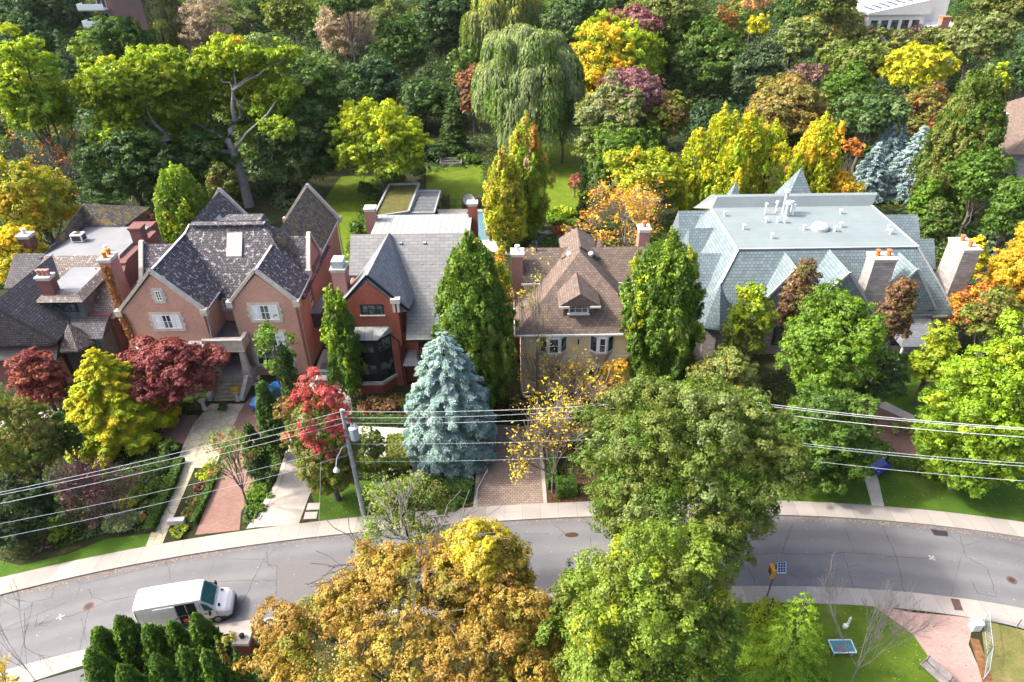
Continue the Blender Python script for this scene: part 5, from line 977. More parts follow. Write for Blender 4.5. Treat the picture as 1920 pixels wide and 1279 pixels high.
# arborvitae row at the bottom left
AR = [(172, 1165, 232, 1268, 'leftmost arborvitae in the row below the white van'), (216, 1142, 274, 1258, 'second arborvitae from the left in the row below the white van'), (266, 1158, 322, 1262, 'third arborvitae from the left in the row below the white van'), (312, 1152, 362, 1254, 'fourth arborvitae from the left, directly below the van side door'), (354, 1138, 410, 1250, 'fifth arborvitae from the left, tallest and just below the van cab'), (165, 1205, 232, 1345, 'leftmost arborvitae of the front row at the picture bottom'), (222, 1232, 290, 1370, 'second arborvitae of the front row at the picture bottom'), (282, 1212, 345, 1350, 'third arborvitae of the front row at the picture bottom'), (335, 1198, 395, 1335, 'fourth arborvitae of the front row at the picture bottom'), (378, 1205, 432, 1335, 'rightmost arborvitae of the front row beside the golden conifer')]
for x0, y0, x1, yb, l in AR:
    column('arborvitae', l, (x0-4, y0, x1+4, yb), yb, [('cedar', 4), ('green', 3), ('mid', 1)], n=150, plume=False, group='arborvitae rows below the van', ls=0.85, elong=1.5, fat=0.25, cat='evergreen', cs=0.72, top=[('green', 3), ('fresh', 1), ('hop', 1)], pe=0.7, sharp=0.8)
column('cypress', 'narrow golden brown conifer at the right end of the arborvitae row', (414, 1183, 434, 1300), 1290, [('hop', 2), ('bronze', 2), ('green', 2)], n=26, plume=False, cat='evergreen')
column('cypress', 'dark green narrow conifer leaning beside the brick gate pillar', (440, 1205, 476, 1320), 1310, [('deep', 2), ('mid', 3)], n=30, plume=False, cat='evergreen', sharp=0.8)
for x, y, r, hh, l, p in [(385, 1272, 0.8, 0.9, 'low yellow green shrub at the bottom beneath the arborvitae', [('yg', 2), ('fresh', 2)]), (418, 1276, 0.6, 0.8, 'small bright shrub between arborvitae and conifer at the bottom', [('lime', 2), ('green', 2)])]: shrub('shrub', l, x, y, r, hh, p)
tree('maple_tree', 'sprays of yellow leaves at the bottom left corner beside the road', (-30, 1225, 40, 1330), yb=1330, pal=[('yellow', 3), ('yg', 1), ('gold', 1)], n=14, dens=0.45, fill=0.1, bark='bark_pale')
bare('twiggy_shrub', 'pale leafless twigs over the road at the left edge', (-60, 1080, 60, 1290), 1330, 'twig_grey', n0=5, lv=3, spread=0.8, thick=0.012, rmin=.008, cat='bare shrub', leaves=[('gold', 1), ('yellow', 1)], nl_=10)
# park corner at the bottom right
bare('bare_tree', 'leafless grey tree on the park lawn beside the pink paver path', (1555, 1085, 1720, 1300), 1320, 'twig_grey', n0=5, lv=5, spread=0.5, thick=0.03, trunk_h=0.3, kids=3, rmin=0.006)
spruce('larch_tree', 'feathery pale green young larch on the park lawn', (1385, 1105, 1560, 1300), 1330, [('lime', 3), ('fresh', 3)], levels=15, dens=0.16, droop=0.1, pw=0.7, bark='bark')
spruce('larch_tree', 'small leafless sapling with sprays of lime needles beside the crossing sign', (1395, 1115, 1475, 1195), 1195, [('lime', 1), ('yg', 1)], levels=7, dens=0.12, pw=0.6)

# ------------------------------------------------------------------ trees and planting between road and houses
spruce('blue_spruce', 'full blue spruce with silver blue needles left of the brown paver driveway', (765, 618, 922, 900), 896, [('spruce', 4), ('ice', 2), ('teal', 0.5)], levels=34, pw=0.46, dens=1.15, droop=0.2, top=[('ice', 3), ('spruce', 2)], full=0.25)
column('hornbeam', 'broad dark green columnar hornbeam between red brick and yellow houses', (812, 422, 962, 780), 795, [('mid', 3), ('green', 5), ('hop', 2)], n=170, ls=1.05, top=[('hop', 5), ('green', 3), ('lime', 2), ('yg', .8)], fat=0.42, sharp=1.35)
column('hornbeam', 'broad dark green columnar hornbeam right of the yellow house', (1166, 424, 1314, 740), 755, [('mid', 3), ('green', 5), ('hop', 2)], n=170, ls=1.05, top=[('hop', 5), ('green', 3), ('lime', 2), ('yg', .8)], fat=0.42, sharp=1.5)
column('hornbeam', 'slim columnar hornbeam in front of the black bay window', (603, 527, 677, 755), 762, [('mid', 3), ('green', 4), ('hop', 1)], n=80, ls=0.9, top=[('hop', 3), ('fresh', 2), ('lime', 2)], fat=0.45)
column('hornbeam', 'orange and gold topped narrow tree behind the broad dark hornbeam', (918, 455, 968, 720), 690, [('gold', 3), ('orange', 2), ('yg', 2), ('tan', 1)], n=40, ls=0.9, dens=0.5)
spruce('larch_tree', 'bright yellow conical larch in the front garden of the dark house', (128, 648, 330, 872), 868, [('yg', 4), ('lime', 3), ('yellow', 2)], levels=32, dens=0.7, droop=-0.05, pw=0.74, top=[('yellow', 4), ('yg', 3)], bark='bark')
tree('japanese_maple', 'wide burgundy Japanese maple left of the stone porch steps', (205, 626, 402, 778), yb=775, pal=[('rose', 4), ('wine', 4), ('rust', 1)], n=80, crad=0.22, top=[('rose', 5), ('wine', 1)], sq=0.45, up=0.9, limbs=14, bark='bark_dark')
tree('japanese_maple', 'darker reddish Japanese maple in front of the dark timbered house', (15, 660, 138, 775), yb=772, pal=[('wine', 4), ('rose', 2), ('rust', 1)], n=50, sq=0.45, up=0.9, bark='bark_dark')
tree('maple_tree', 'red topped maple with green lower leaves left of the utility pole', (532, 722, 688, 945), yb=938, pal=[('green', 3), ('hop', 3), ('olive', 2), ('bronze', 1)], n=90, crad=0.24, top=[('red', 4), ('coral', 4), ('rust', 1), ('bronze', 1)], low=-1.0, ls=0.9, tk=0.0, lobe=0.2)
tree('maple_tree', 'green and rust leafed tree at the left edge above the dark yews', (-60, 735, 128, 940), yb=950, pal=[('hop', 3), ('olive', 3), ('bronze', 2), ('green', 2)], n=60, crad=0.22, ls=0.9)
tree('yew_tree', 'dark green yew behind the yellow larch at the left', (88, 755, 160, 885), yb=905, pal=[('deep', 3), ('mid', 2), ('dark', 2)], n=30, cat='evergreen')
tree('yew_tree', 'black green yew mass at the left edge beside the sidewalk', (-60, 890, 108, 1060), yb=1015, pal=[('dark', 4), ('blk', 3), ('deep', 1)], n=50, cat='evergreen', low=-0.3)
tree('young_tree', 'small sparse bright green tree in front of the brick gable window', (468, 590, 558, 725), yb=758, pal=[('green', 4), ('fresh', 3)], n=22, crad=0.24, dens=0.8, fill=0.03, bark='bark', low=-0.8, lobe=0.3)
column('cypress', 'dark narrow cypress beside the blue car, right one of the pair', (518, 632, 560, 765), 775, [('dark', 2), ('deep', 3), ('cedar', 1)], n=60, plume=False, cat='evergreen', group='narrow cypresses in the drive island')
column('cypress', 'tall narrow cypress in front of the blue car', (478, 695, 534, 872), 872, [('deep', 3), ('cedar', 3), ('mid', 1)], n=80, plume=False, cat='evergreen', group='narrow cypresses in the drive island', sharp=0.7)
column('cypress', 'shorter narrow cypress nearest the street in the drive island', (450, 782, 506, 910), 910, [('dark', 2), ('deep', 3), ('cedar', 1)], n=70, plume=False, cat='evergreen', group='narrow cypresses in the drive island', sharp=0.7)
bare('young_tree', 'spindly sapling with loose green leaves and red stems in the drive island', (408, 815, 478, 950), 948, 'bark', n0=6, lv=3, spread=0.5, leaves=[('green', 3), ('hop', 2), ('coral', 0.5)], nl_=90, thick=0.05, clump=16, trunk_h=0.2)
tree('topiary_tree', 'small round pale green tree inside the clipped box garden', (666, 806, 730, 870), yb=888, pal=[('sage', 3), ('olive', 2), ('green', 2)], n=26, tr=0.07)
bare('birch_tree', 'tall bare multi stemmed tree with few yellow leaves at the yellow house corner', (940, 480, 1075, 745), 752, 'twig_pale', n0=4, lv=4, spread=0.42, leaves=[('yg', 3), ('yellow', 1)], nl_=40, thick=0.035, kids=2, trunk_h=0.12, stem=2, rmin=.01)
bare('bare_shrub', 'wide leafless grey shrub with yellow leaves before the yellow house', (975, 675, 1165, 800), 800, 'twig_pale', n0=12, lv=4, spread=0.6, leaves=[('yellow', 3), ('gold', 2)], nl_=170, thick=0.035, trunk_h=0.02, cat='bare shrub', clump=9)
bare('small_tree', 'thin tree with orange yellow leaves over the brown paver drive', (965, 762, 1110, 915), 925, 'twig_pale', n0=8, lv=4, spread=0.6, leaves=[('gold', 2), ('yellow', 4)], nl_=120, thick=0.035, clump=9, trunk_h=0.2)
tree('orange_shrub', 'orange yellow shrub at the right corner of the yellow house', (1120, 660, 1180, 765), yb=780, pal=[('gold', 3), ('orange', 1), ('hop', 1)], n=20, dens=0.5, cat='shrub')
tree('beech_tree', 'round headed bronze brown tree before the stone house, left one', (1448, 500, 1538, 640), yb=700, pal=[('brown', 3), ('plum', 2), ('olive', 2)], n=50, group='bronze headed trees before the stone house', rxs=0.8)
tree('beech_tree', 'round headed bronze brown tree before the stone house, right one below the chimney', (1636, 505, 1724, 665), yb=725, pal=[('brown', 4), ('plum', 2), ('olive', 2)], n=50, group='bronze headed trees before the stone house')
tree('small_tree', 'yellow green bushy tree below the round turret roof of the stone house', (1352, 528, 1455, 700), yb=720, pal=[('hop', 3), ('lime', 2), ('olive', 3)], n=50, crad=0.24, top=[('lime', 3), ('yg', 2), ('hop', 1)])
tree('small_tree', 'sage and gold shrubby tree between right hornbeam and linden', (1285, 640, 1420, 800), yb=790, pal=[('sage', 2), ('olive', 3), ('straw', 1), ('hop', 2)], n=40)
tree('small_tree', 'yellow green tree under the porch roof of the stone house', (1700, 600, 1800, 740), yb=760, pal=[('lime', 2), ('yg', 3), ('hop', 2)], n=36)
tree('small_tree', 'dark olive tree behind the lime maple at the right edge', (1800, 540, 1930, 660), yb=720, pal=[('olive', 3), ('brown', 1), ('hop', 2)], n=36)
tree('dark_tree', 'dark shaded green tree between the two bronze headed trees', (1540, 640, 1720, 760), yb=770, pal=[('dark', 2), ('deep', 2)], n=30)
tree('maple_tree', 'orange and yellow maple at the right edge beside the stone chimney', (1832, 405, 1985, 640), yb=650, pal=[('yellow', 3), ('gold', 3), ('hop', 2), ('orange', 1)], n=70, top=[('gold', 3), ('yellow', 3), ('orange', 2)])
tree('maple_tree', 'small yellow maple close behind the easternmost stone chimney', (1795, 420, 1858, 560), yb=580, pal=[('yellow', 3), ('gold', 2), ('yg', 2)], n=30)
tree('maple_tree', 'vivid orange red leafed small maple right of the stone house eave', (1770, 515, 1872, 640), yb=668, pal=[('orange', 4), ('red', 1), ('gold', 2), ('hop', 2)], n=34, dens=0.8)
# hedges, beds and small shrubs
BX = [('mid', 3), ('green', 2), ('deep', 1)]
hedge('hedge', 'long clipped box hedge along the west side of the flagstone path', [(340, 868), (322, 915), (300, 960), (282, 1000)], 0.7, 0.7, BX)
hedge('hedge', 'low clipped hedge around the flower bed beside the brick driveway', [(374, 895), (398, 880), (404, 895), (385, 940), (362, 985)], 0.45, 0.5, BX)
hedge('hedge', 'dark square hedge block in front of the topiary tree', [(668, 878), (770, 885)], 0.9, 1.1, [('hop', 2), ('olive', 2), ('mid', 2)])
hedge('hedge', 'broad olive hedge panel right of the topiary tree', [(748, 826), (745, 893)], 1.9, 0.9, [('olive', 3), ('hop', 3), ('straw', 0.5)])
hedge('hedge', 'long dark hedge behind the clipped garden under the black bay', [(660, 792), (772, 797)], 1.0, 0.7, [('deep', 2), ('mid', 2)])
hedge('hedge', 'dark green hedge at the foot of the blue spruce', [(790, 918), (886, 925)], 1.6, 0.9, [('deep', 3), ('mid', 2)])
hedge('hedge', 'tall clipped hedge along the east side of the brown paver drive', [(1035, 862), (1035, 920)], 0.7, 1.1, [('mid', 3), ('deep', 2)])
hedge('hedge', 'bright green square box bush beside the brown paver drive', [(1042, 925), (1078, 922)], 1.5, 1.2, [('green', 3), ('cedar', 2)])
hedge('hedge', 'clipped hedge between the east lawn and the circular drive', [(1470, 895), (1600, 880)], 1.2, 1.1, [('mid', 3), ('hop', 2)])
hedge('hedge', 'hedge right of the walkway to the circular drive', [(1660, 872), (1800, 905)], 1.3, 1.1, [('mid', 3), ('hop', 2), ('deep', 1)])
k_ = 0
for x, y, r, hh, p, l in [
 (240, 985, 1.25, 0.9, [('sage', 3), ('pale', 3)], 'pale variegated shrub along the front of the left garden bed'), (215, 992, 0.9, 0.8, [('sage', 3), ('pale', 3)], 'pale variegated shrub at the west end of the stone garden ledge'),
 (267, 975, 0.38, 0.6, [('orange', 3), ('gold', 2)], 'orange chrysanthemum cushion at the end of the variegated shrubs'), (118, 1008, 1.0, 1.6, [('lime', 2), ('hop', 3)], 'upright yellow green shrub near the sidewalk at left'),
 (338, 998, 0.75, 0.5, [('yg', 2), ('sage', 2), ('green', 1)], 'cream edged low shrub at the foot of the stone block planter'), (242, 950, 0.9, 0.8, [('yg', 2), ('yellow', 1), ('hop', 1)], 'yellow leaved perennial clump in the middle of the left garden bed'),
 (262, 935, 1.0, 0.8, [('hop', 3), ('green', 2)], 'green perennial mound behind the yellow clump'), (300, 925, 1.0, 0.9, [('green', 3), ('deep', 2)], 'dark green perennials against the long path hedge'),
 (285, 955, 0.8, 0.7, [('green', 3), ('sage', 1)], 'grey green leafy mound just left of the path hedge'), (300, 880, 1.2, 1.0, [('deep', 3), ('mid', 2)], 'dark shrub under the yellow larch on its right'),
 (318, 850, 1.0, 1.4, [('sage', 1), ('green', 3)], 'taller grey green shrub between larch and flagstone path'), (386, 895, 0.7, 0.6, [('yg', 3), ('lime', 1)], 'bright yellow leaved plant at the top of the planter bed'),
 (378, 918, 0.6, 0.5, [('plum', 2), ('rose', 2), ('hop', 1)], 'reddish purple flowering plant below the yellow one in the planter'), (368, 942, 0.7, 0.5, [('hop', 2), ('rose', 1), ('green', 1)], 'mixed green and pink plant in the middle of the planter bed'),
 (357, 965, 0.7, 0.5, [('plum', 2), ('wine', 1), ('hop', 2)], 'dark purple and green plant at the low end of the planter'), (392, 880, 0.5, 0.5, [('yellow', 1), ('yg', 2)], 'small yellow plant at the very tip of the planter bed'),
 (700, 770, 1.6, 1.1, [('brown', 3), ('wine', 1), ('olive', 1)], 'bronze brown shrub bed below the black bay window'), (735, 768, 1.2, 1.2, [('brown', 3), ('plum', 1), ('olive', 1)], 'bronze brown shrub at the corner of the red brick wall'), (758, 764, 0.7, 1.0, [('green', 2), ('fresh', 1)], 'bright green ferny plant beside the bronze shrubs'),
 (485, 930, 1.1, 0.35, [('green', 2), ('fresh', 1)], 'low green ground cover near the street tip of the drive island'), (480, 960, 0.8, 0.3, [('mid', 2), ('hop', 1)], 'leafy ground cover at the very tip of the drive island'),
 (840, 938, 1.6, 0.55, [('green', 3), ('mid', 2)], 'bright ivy ground cover in front of the spruce hedge'), (335, 775, 1.4, 0.6, [('mid', 2), ('deep', 2)], 'low dark planting beneath the burgundy maple'),
 (735, 345, 2.2, 2.0, [('mid', 2), ('deep', 2)], 'dark shrub behind the planted garden roof'), (1090, 838, 1.2, 1.8, [('mid', 2), ('sage', 1)], 'spiky green shrub beside the orange leafed thin tree'), (420, 770, 0.5, 0.9, [('deep', 1), ('mid', 1)], 'dark clipped shrub beside the left step wall'),
 (1500, 870, 1.6, 1.2, [('lime', 1), ('hop', 3)], 'yellow green shrub under the dark spreading tree'), (1570, 868, 1.6, 1.3, [('hop', 3), ('olive', 2)], 'olive shrub left of the navy car'), (1690, 815, 1.2, 1.6, [('pale', 2), ('hop', 2), ('rust', 1)], 'pale speckled shrub growing over the circular brick drive')]:
    shrub('shrub', l, x, y, r, hh, p)
bare('bare_shrub', 'dense wine coloured leafless shrub in the left front garden', (112, 862, 245, 985), 975, 'twig_purple', n0=14, lv=4, spread=0.75, thick=0.03, trunk_h=0.02, cat='bare shrub', leaves=[('wine', 1), ('plum', 1)], nl_=220, clump=4)

# ------------------------------------------------------------------ trees right behind the houses
column('hornbeam', 'bright yellow green hornbeam standing behind the dark house roof', (282, 300, 402, 470), 490, [('green', 3), ('hop', 3), ('lime', 2)], n=90, top=[('lime', 3), ('yg', 2), ('hop', 1)])
tree('walnut_tree', 'round golden green tree standing on the shaded garden lawn', (608, 180, 808, 355), yb=368, pal=[('lime', 3), ('hop', 3), ('yg', 2)], n=100, crad=0.2, top=[('yg', 5), ('lime', 3), ('yellow', 0.6)], lobe=0.1, tr=0.32)
column('poplar', 'left and shorter of two tall yellow columnar trees behind the houses', (902, 270, 990, 500), 480, [('yg', 3), ('hop', 1.5), ('straw', 2)], n=100, ls=0.9, top=[('straw', 3), ('yg', 3), ('yellow', 1)], group='yellow columnar pair behind the yellow house')
column('poplar', 'right and taller columnar tree with an orange tip behind the houses', (938, 206, 1034, 480), 455, [('hop', 3), ('lime', 3), ('yg', 1)], n=120, ls=0.9, top=[('yg', 2), ('orange', 1.3), ('straw', 3), ('tan', 1)], group='yellow columnar pair behind the yellow house')
column('cypress', 'very narrow black green cypress beside the garden lawn', (1080, 290, 1106, 440), 440, [('dark', 2), ('deep', 2)], n=30, plume=False, cat='evergreen')
bare('bare_tree', 'wide half bare tree with grey twigs and golden leaves behind the brown roof', (1090, 345, 1262, 480), 478, 'twig_pale', n0=12, lv=5, spread=0.62, leaves=[('gold', 4), ('orange', 1), ('yellow', 1)], nl_=420, thick=0.08, kids=3, trunk_h=0.15, clump=8)
tree('small_tree', 'yellow tipped bushy tree left of the upright yellow beeches', (1140, 275, 1292, 385), yb=420, pal=[('yg', 3), ('lime', 2), ('hop', 2), ('gold', 1)], n=50)
for x0, y0, x1, yb, l in [(1262, 235, 1340, 430, 'leftmost upright yellow beech behind the large stone house'), (1300, 190, 1385, 430, 'tallest upright yellow beech behind the large stone house'), (1350, 195, 1435, 430, 'third upright yellow beech behind the large stone house'), (1395, 215, 1480, 425, 'rightmost upright yellow beech of the clump behind the flat roof'), (1325, 255, 1410, 445, 'front upright yellow beech rising over the flat roof edge')]:
    column('beech_tree', l, (x0, y0, x1, yb), yb, [('yg', 4), ('lime', 3), ('yellow', 1)], n=60, ls=0.9, group='upright yellow beeches behind the stone house', top=[('yellow', 3), ('yg', 5)], fat=0.5)
column('beech_tree', 'gold topped upright beech standing apart behind the pyramid roof', (1472, 208, 1580, 420), 415, [('yg', 4), ('lime', 3), ('gold', 1)], n=90, ls=0.9, top=[('yellow', 3), ('gold', 2), ('yg', 3)], fat=0.4)
tree('small_tree', 'rounded golden orange bush tree behind the rear parapet of the flat roof', (1538, 320, 1622, 385), yb=410, pal=[('gold', 3), ('yellow', 2), ('hop', 1)], n=34)
tree('small_tree', 'small orange red leafed tree between gold beech and blue spruces', (1578, 255, 1622, 300), yb=370, pal=[('orange', 3), ('rust', 2)], n=16)
for x0, y0, x1, yb, l in [(1615, 198, 1712, 350, 'tallest and rearmost of three silvery blue spruces'), (1590, 262, 1668, 385, 'lower left one of three silvery blue spruces'), (1655, 232, 1752, 385, 'right one of three silvery blue spruces')]:
    spruce('blue_spruce', l, (x0, y0, x1, yb), yb, [('bluegrey', 4), ('spruce', 2)], levels=26, pw=0.78, dens=1.3, droop=0.05, group='silvery blue spruces behind the stone house', top=[('bluegrey', 2), ('ice', 1)])
column('poplar', 'huge dark green columnar tree at the upper right', (1738, 108, 1872, 440), 430, [('mid', 3), ('green', 3), ('olive', 3)], n=150, top=[('olive', 3), ('green', 3), ('sage', 1)], fat=0.42)
for a in [((1780, 280, 1900, 400), 470, [('green', 3), ('mid', 3)], 'soft green pine right of the huge columnar tree'), ((1840, 330, 1960, 470), 520, [('mid', 3), ('green', 2), ('deep', 2)], 'dense green tree at the right edge above the orange maple'), ((1720, 380, 1800, 470), 500, [('mid', 2), ('deep', 2), ('olive', 1)], 'dark green tree behind the east gable roofs'), ((1700, 340, 1765, 430), 450, [('green', 2), ('fresh', 1)], 'small bright green conifer beside the blue spruces'), ((1880, 440, 1960, 520), 560, [('green', 2), ('hop', 2)], 'green ivy clad tree at the right edge')]:
    tree('pine_tree', a[3], a[0], yb=a[1], pal=a[2], n=60)
tree('maple_tree', 'orange tipped yellow green tree at the left edge behind the dark house', (-30, 290, 160, 470), yb=500, pal=[('hop', 3), ('yg', 2), ('gold', 2)], n=80, crad=0.2, top=[('gold', 1.5), ('orange', .35), ('yg', 3), ('hop', 3)])
tree('maple_tree', 'bright yellow tree left of the dark house rear chimney', (-30, 420, 105, 560), yb=600, pal=[('yellow', 3), ('yg', 2), ('hop', 1)], n=60, top=[('yellow', 4), ('gold', 1)])
tree('small_tree', 'dark green rounded tree right behind the mossy rear roof', (140, 370, 250, 440), yb=450, pal=[('teal', 2), ('deep', 3)], n=40)
tree('small_tree', 'dull purple leafed shrub tree behind the dark house flat roof', (235, 395, 300, 440), yb=460, pal=[('wine', 2), ('plum', 2)], n=20)
tree('small_tree', 'brownish green conifer behind the brick house left gable', (385, 300, 450, 400), yb=430, pal=[('olive', 3), ('mid', 2), ('bronze', 1)], n=40)
tree('small_tree', 'rose pink leafed maple on the far garden lawn', (1062, 320, 1094, 365), yb=370, pal=[('coral', 2), ('rose', 3)], n=14, ls=0.8)
for x, y, r, hh, p, l in [(1040, 418, 2.2, 1.6, [('fresh', 2), ('lime', 2)], 'light green shrub in the garden beside the columnar pair'), (1060, 405, 1.8, 1.3, [('lime', 2), ('yg', 2)], 'yellow flowering shrub left of the narrow cypress'), (1045, 440, 1.0, 1.2, [('rust', 2), ('red', 1)], 'round red shrub behind the brown roof'), (1062, 436, 1.2, 1.0, [('tan', 2), ('straw', 1)], 'tan grassy mound next to the round red shrub'), (1030, 460, 1.5, 1.4, [('mid', 2), ('deep', 2)], 'dark round shrub behind the left end of the brown roof'),
 (880, 305, 2.2, 1.4, [('green', 2), ('mid', 2)], 'green vegetable patch behind the wooden planter'), (850, 290, 2.4, 2.0, [('mid', 2), ('green', 1)], 'dark leafy shrubs above the wooden planter'), (812, 300, 2.6, 2.6, [('teal', 2), ('deep', 2)], 'dark ivy covered hump at the edge of the bright lawn'), (782, 335, 2.0, 3.0, [('teal', 2), ('sage', 1), ('deep', 1)], 'blue green shrub between the lawns above the pergola'), (675, 475, 1.2, 1.6, [('hop', 2), ('lime', 1)], 'light green climbing shrub beside the shaded lawn'), (690, 370, 1.6, 2.4, [('deep', 2), ('mid', 2)], 'dark green shrub against the garden building wall'), (668, 440, 1.2, 2.2, [('mid', 2), ('fresh', 1)], 'green shrub left of the seamed metal roof')]:
    shrub('shrub', l, x, y, r, hh, p)

# ------------------------------------------------------------------ the giant oak with its bare forked trunk
def oak():
    Y = float(W(480, 385)[1]); t = thing('oak_tree', 'giant spreading oak with pale forked trunk behind the brick house', 'tree', (float(W(480, 385)[0]), Y, 0)); rng = np.random.default_rng(99); A = lambda x, y, dy=0: WY(x, y, Y+dy)
    b = W(468, 388); f1 = A(438, 285); f2 = A(440, 225); s_ = [(np.array([b, A(456, 340), A(445, 305), f1]), [0.9, 0.75, 0.7, 0.66]), (np.array([f1, A(428, 262), A(432, 245), f2, A(436, 205), A(437, 170)]), [0.62, 0.5, 0.45, 0.36, 0.3, 0.2]),
        (np.array([f1, A(395, 283, 1), A(355, 272, 1), A(320, 262, 0)]), [0.42, 0.34, 0.26, 0.18]), (np.array([A(428, 268), A(405, 250, 2), A(380, 238, 3), A(355, 225, 4)]), [0.4, 0.3, 0.22, 0.14]), (np.array([A(440, 280), A(455, 262, -1), A(462, 250, -2), A(490, 225, -2)]), [0.34, 0.28, 0.2, 0.1]), (np.array([f2, A(452, 222, 1), A(448, 200, 1)]), [0.3, 0.26, 0.14])]
    tips = [A(320, 262), A(355, 225, 4), A(437, 170), A(490, 225, -2), A(448, 200, 1)]; Ps, Ns, Cs = [], [], []; z = depth(f1); s = leafsize(z)
    blobs = [(190, 160, 42), (240, 150, 48), (290, 150, 45), (215, 225, 36), (260, 200, 48), (310, 190, 45), (350, 170, 42), (395, 120, 42), (440, 105, 42), (420, 160, 40), (480, 150, 42), (505, 115, 34), (500, 200, 42), (460, 190, 34), (350, 230, 38), (300, 240, 40), (215, 290, 30), (250, 270, 38), (200, 262, 30), (380, 200, 36), (530, 175, 28), (270, 110, 26), (310, 110, 30), (520, 240, 30), (480, 255, 24), (545, 100, 18), (175, 190, 24), (340, 130, 30)]
    for x, y, r in blobs:
        Rm = 1.22*r*z/FP; c = A(x, y, 5.5 if (325 < x < 500 and y > 125) else rng.uniform(-4, 5)); P, Nn, col, cen, cr = clumps(rng, c, np.array([Rm, Rm, Rm*0.75]), s, [('lime', 4), ('hop', 4), ('green', 2), ('yg', 1)], 22, top=[('yg', 4), ('lime', 5), ('gold', 0.25)] if y < 165 or x < 260 else [('lime', 4), ('hop', 3), ('yg', 1)], crad=0.36, fill=0.15, inner=0.45, dens=1.1); Ps.append(P); Ns.append(Nn); Cs.append(col)
        e = min(tips, key=lambda q: np.linalg.norm(q-c)); s_.append(limb(rng, e, c, 0.16, 0.05, 6, 0.1))
    leaf_mesh('foliage', np.concatenate(Ps), np.concatenate(Ns), np.concatenate(Cs), s, t, seed=3); tubes('trunk', s_, 'bark_pale', t, 8)
oak()

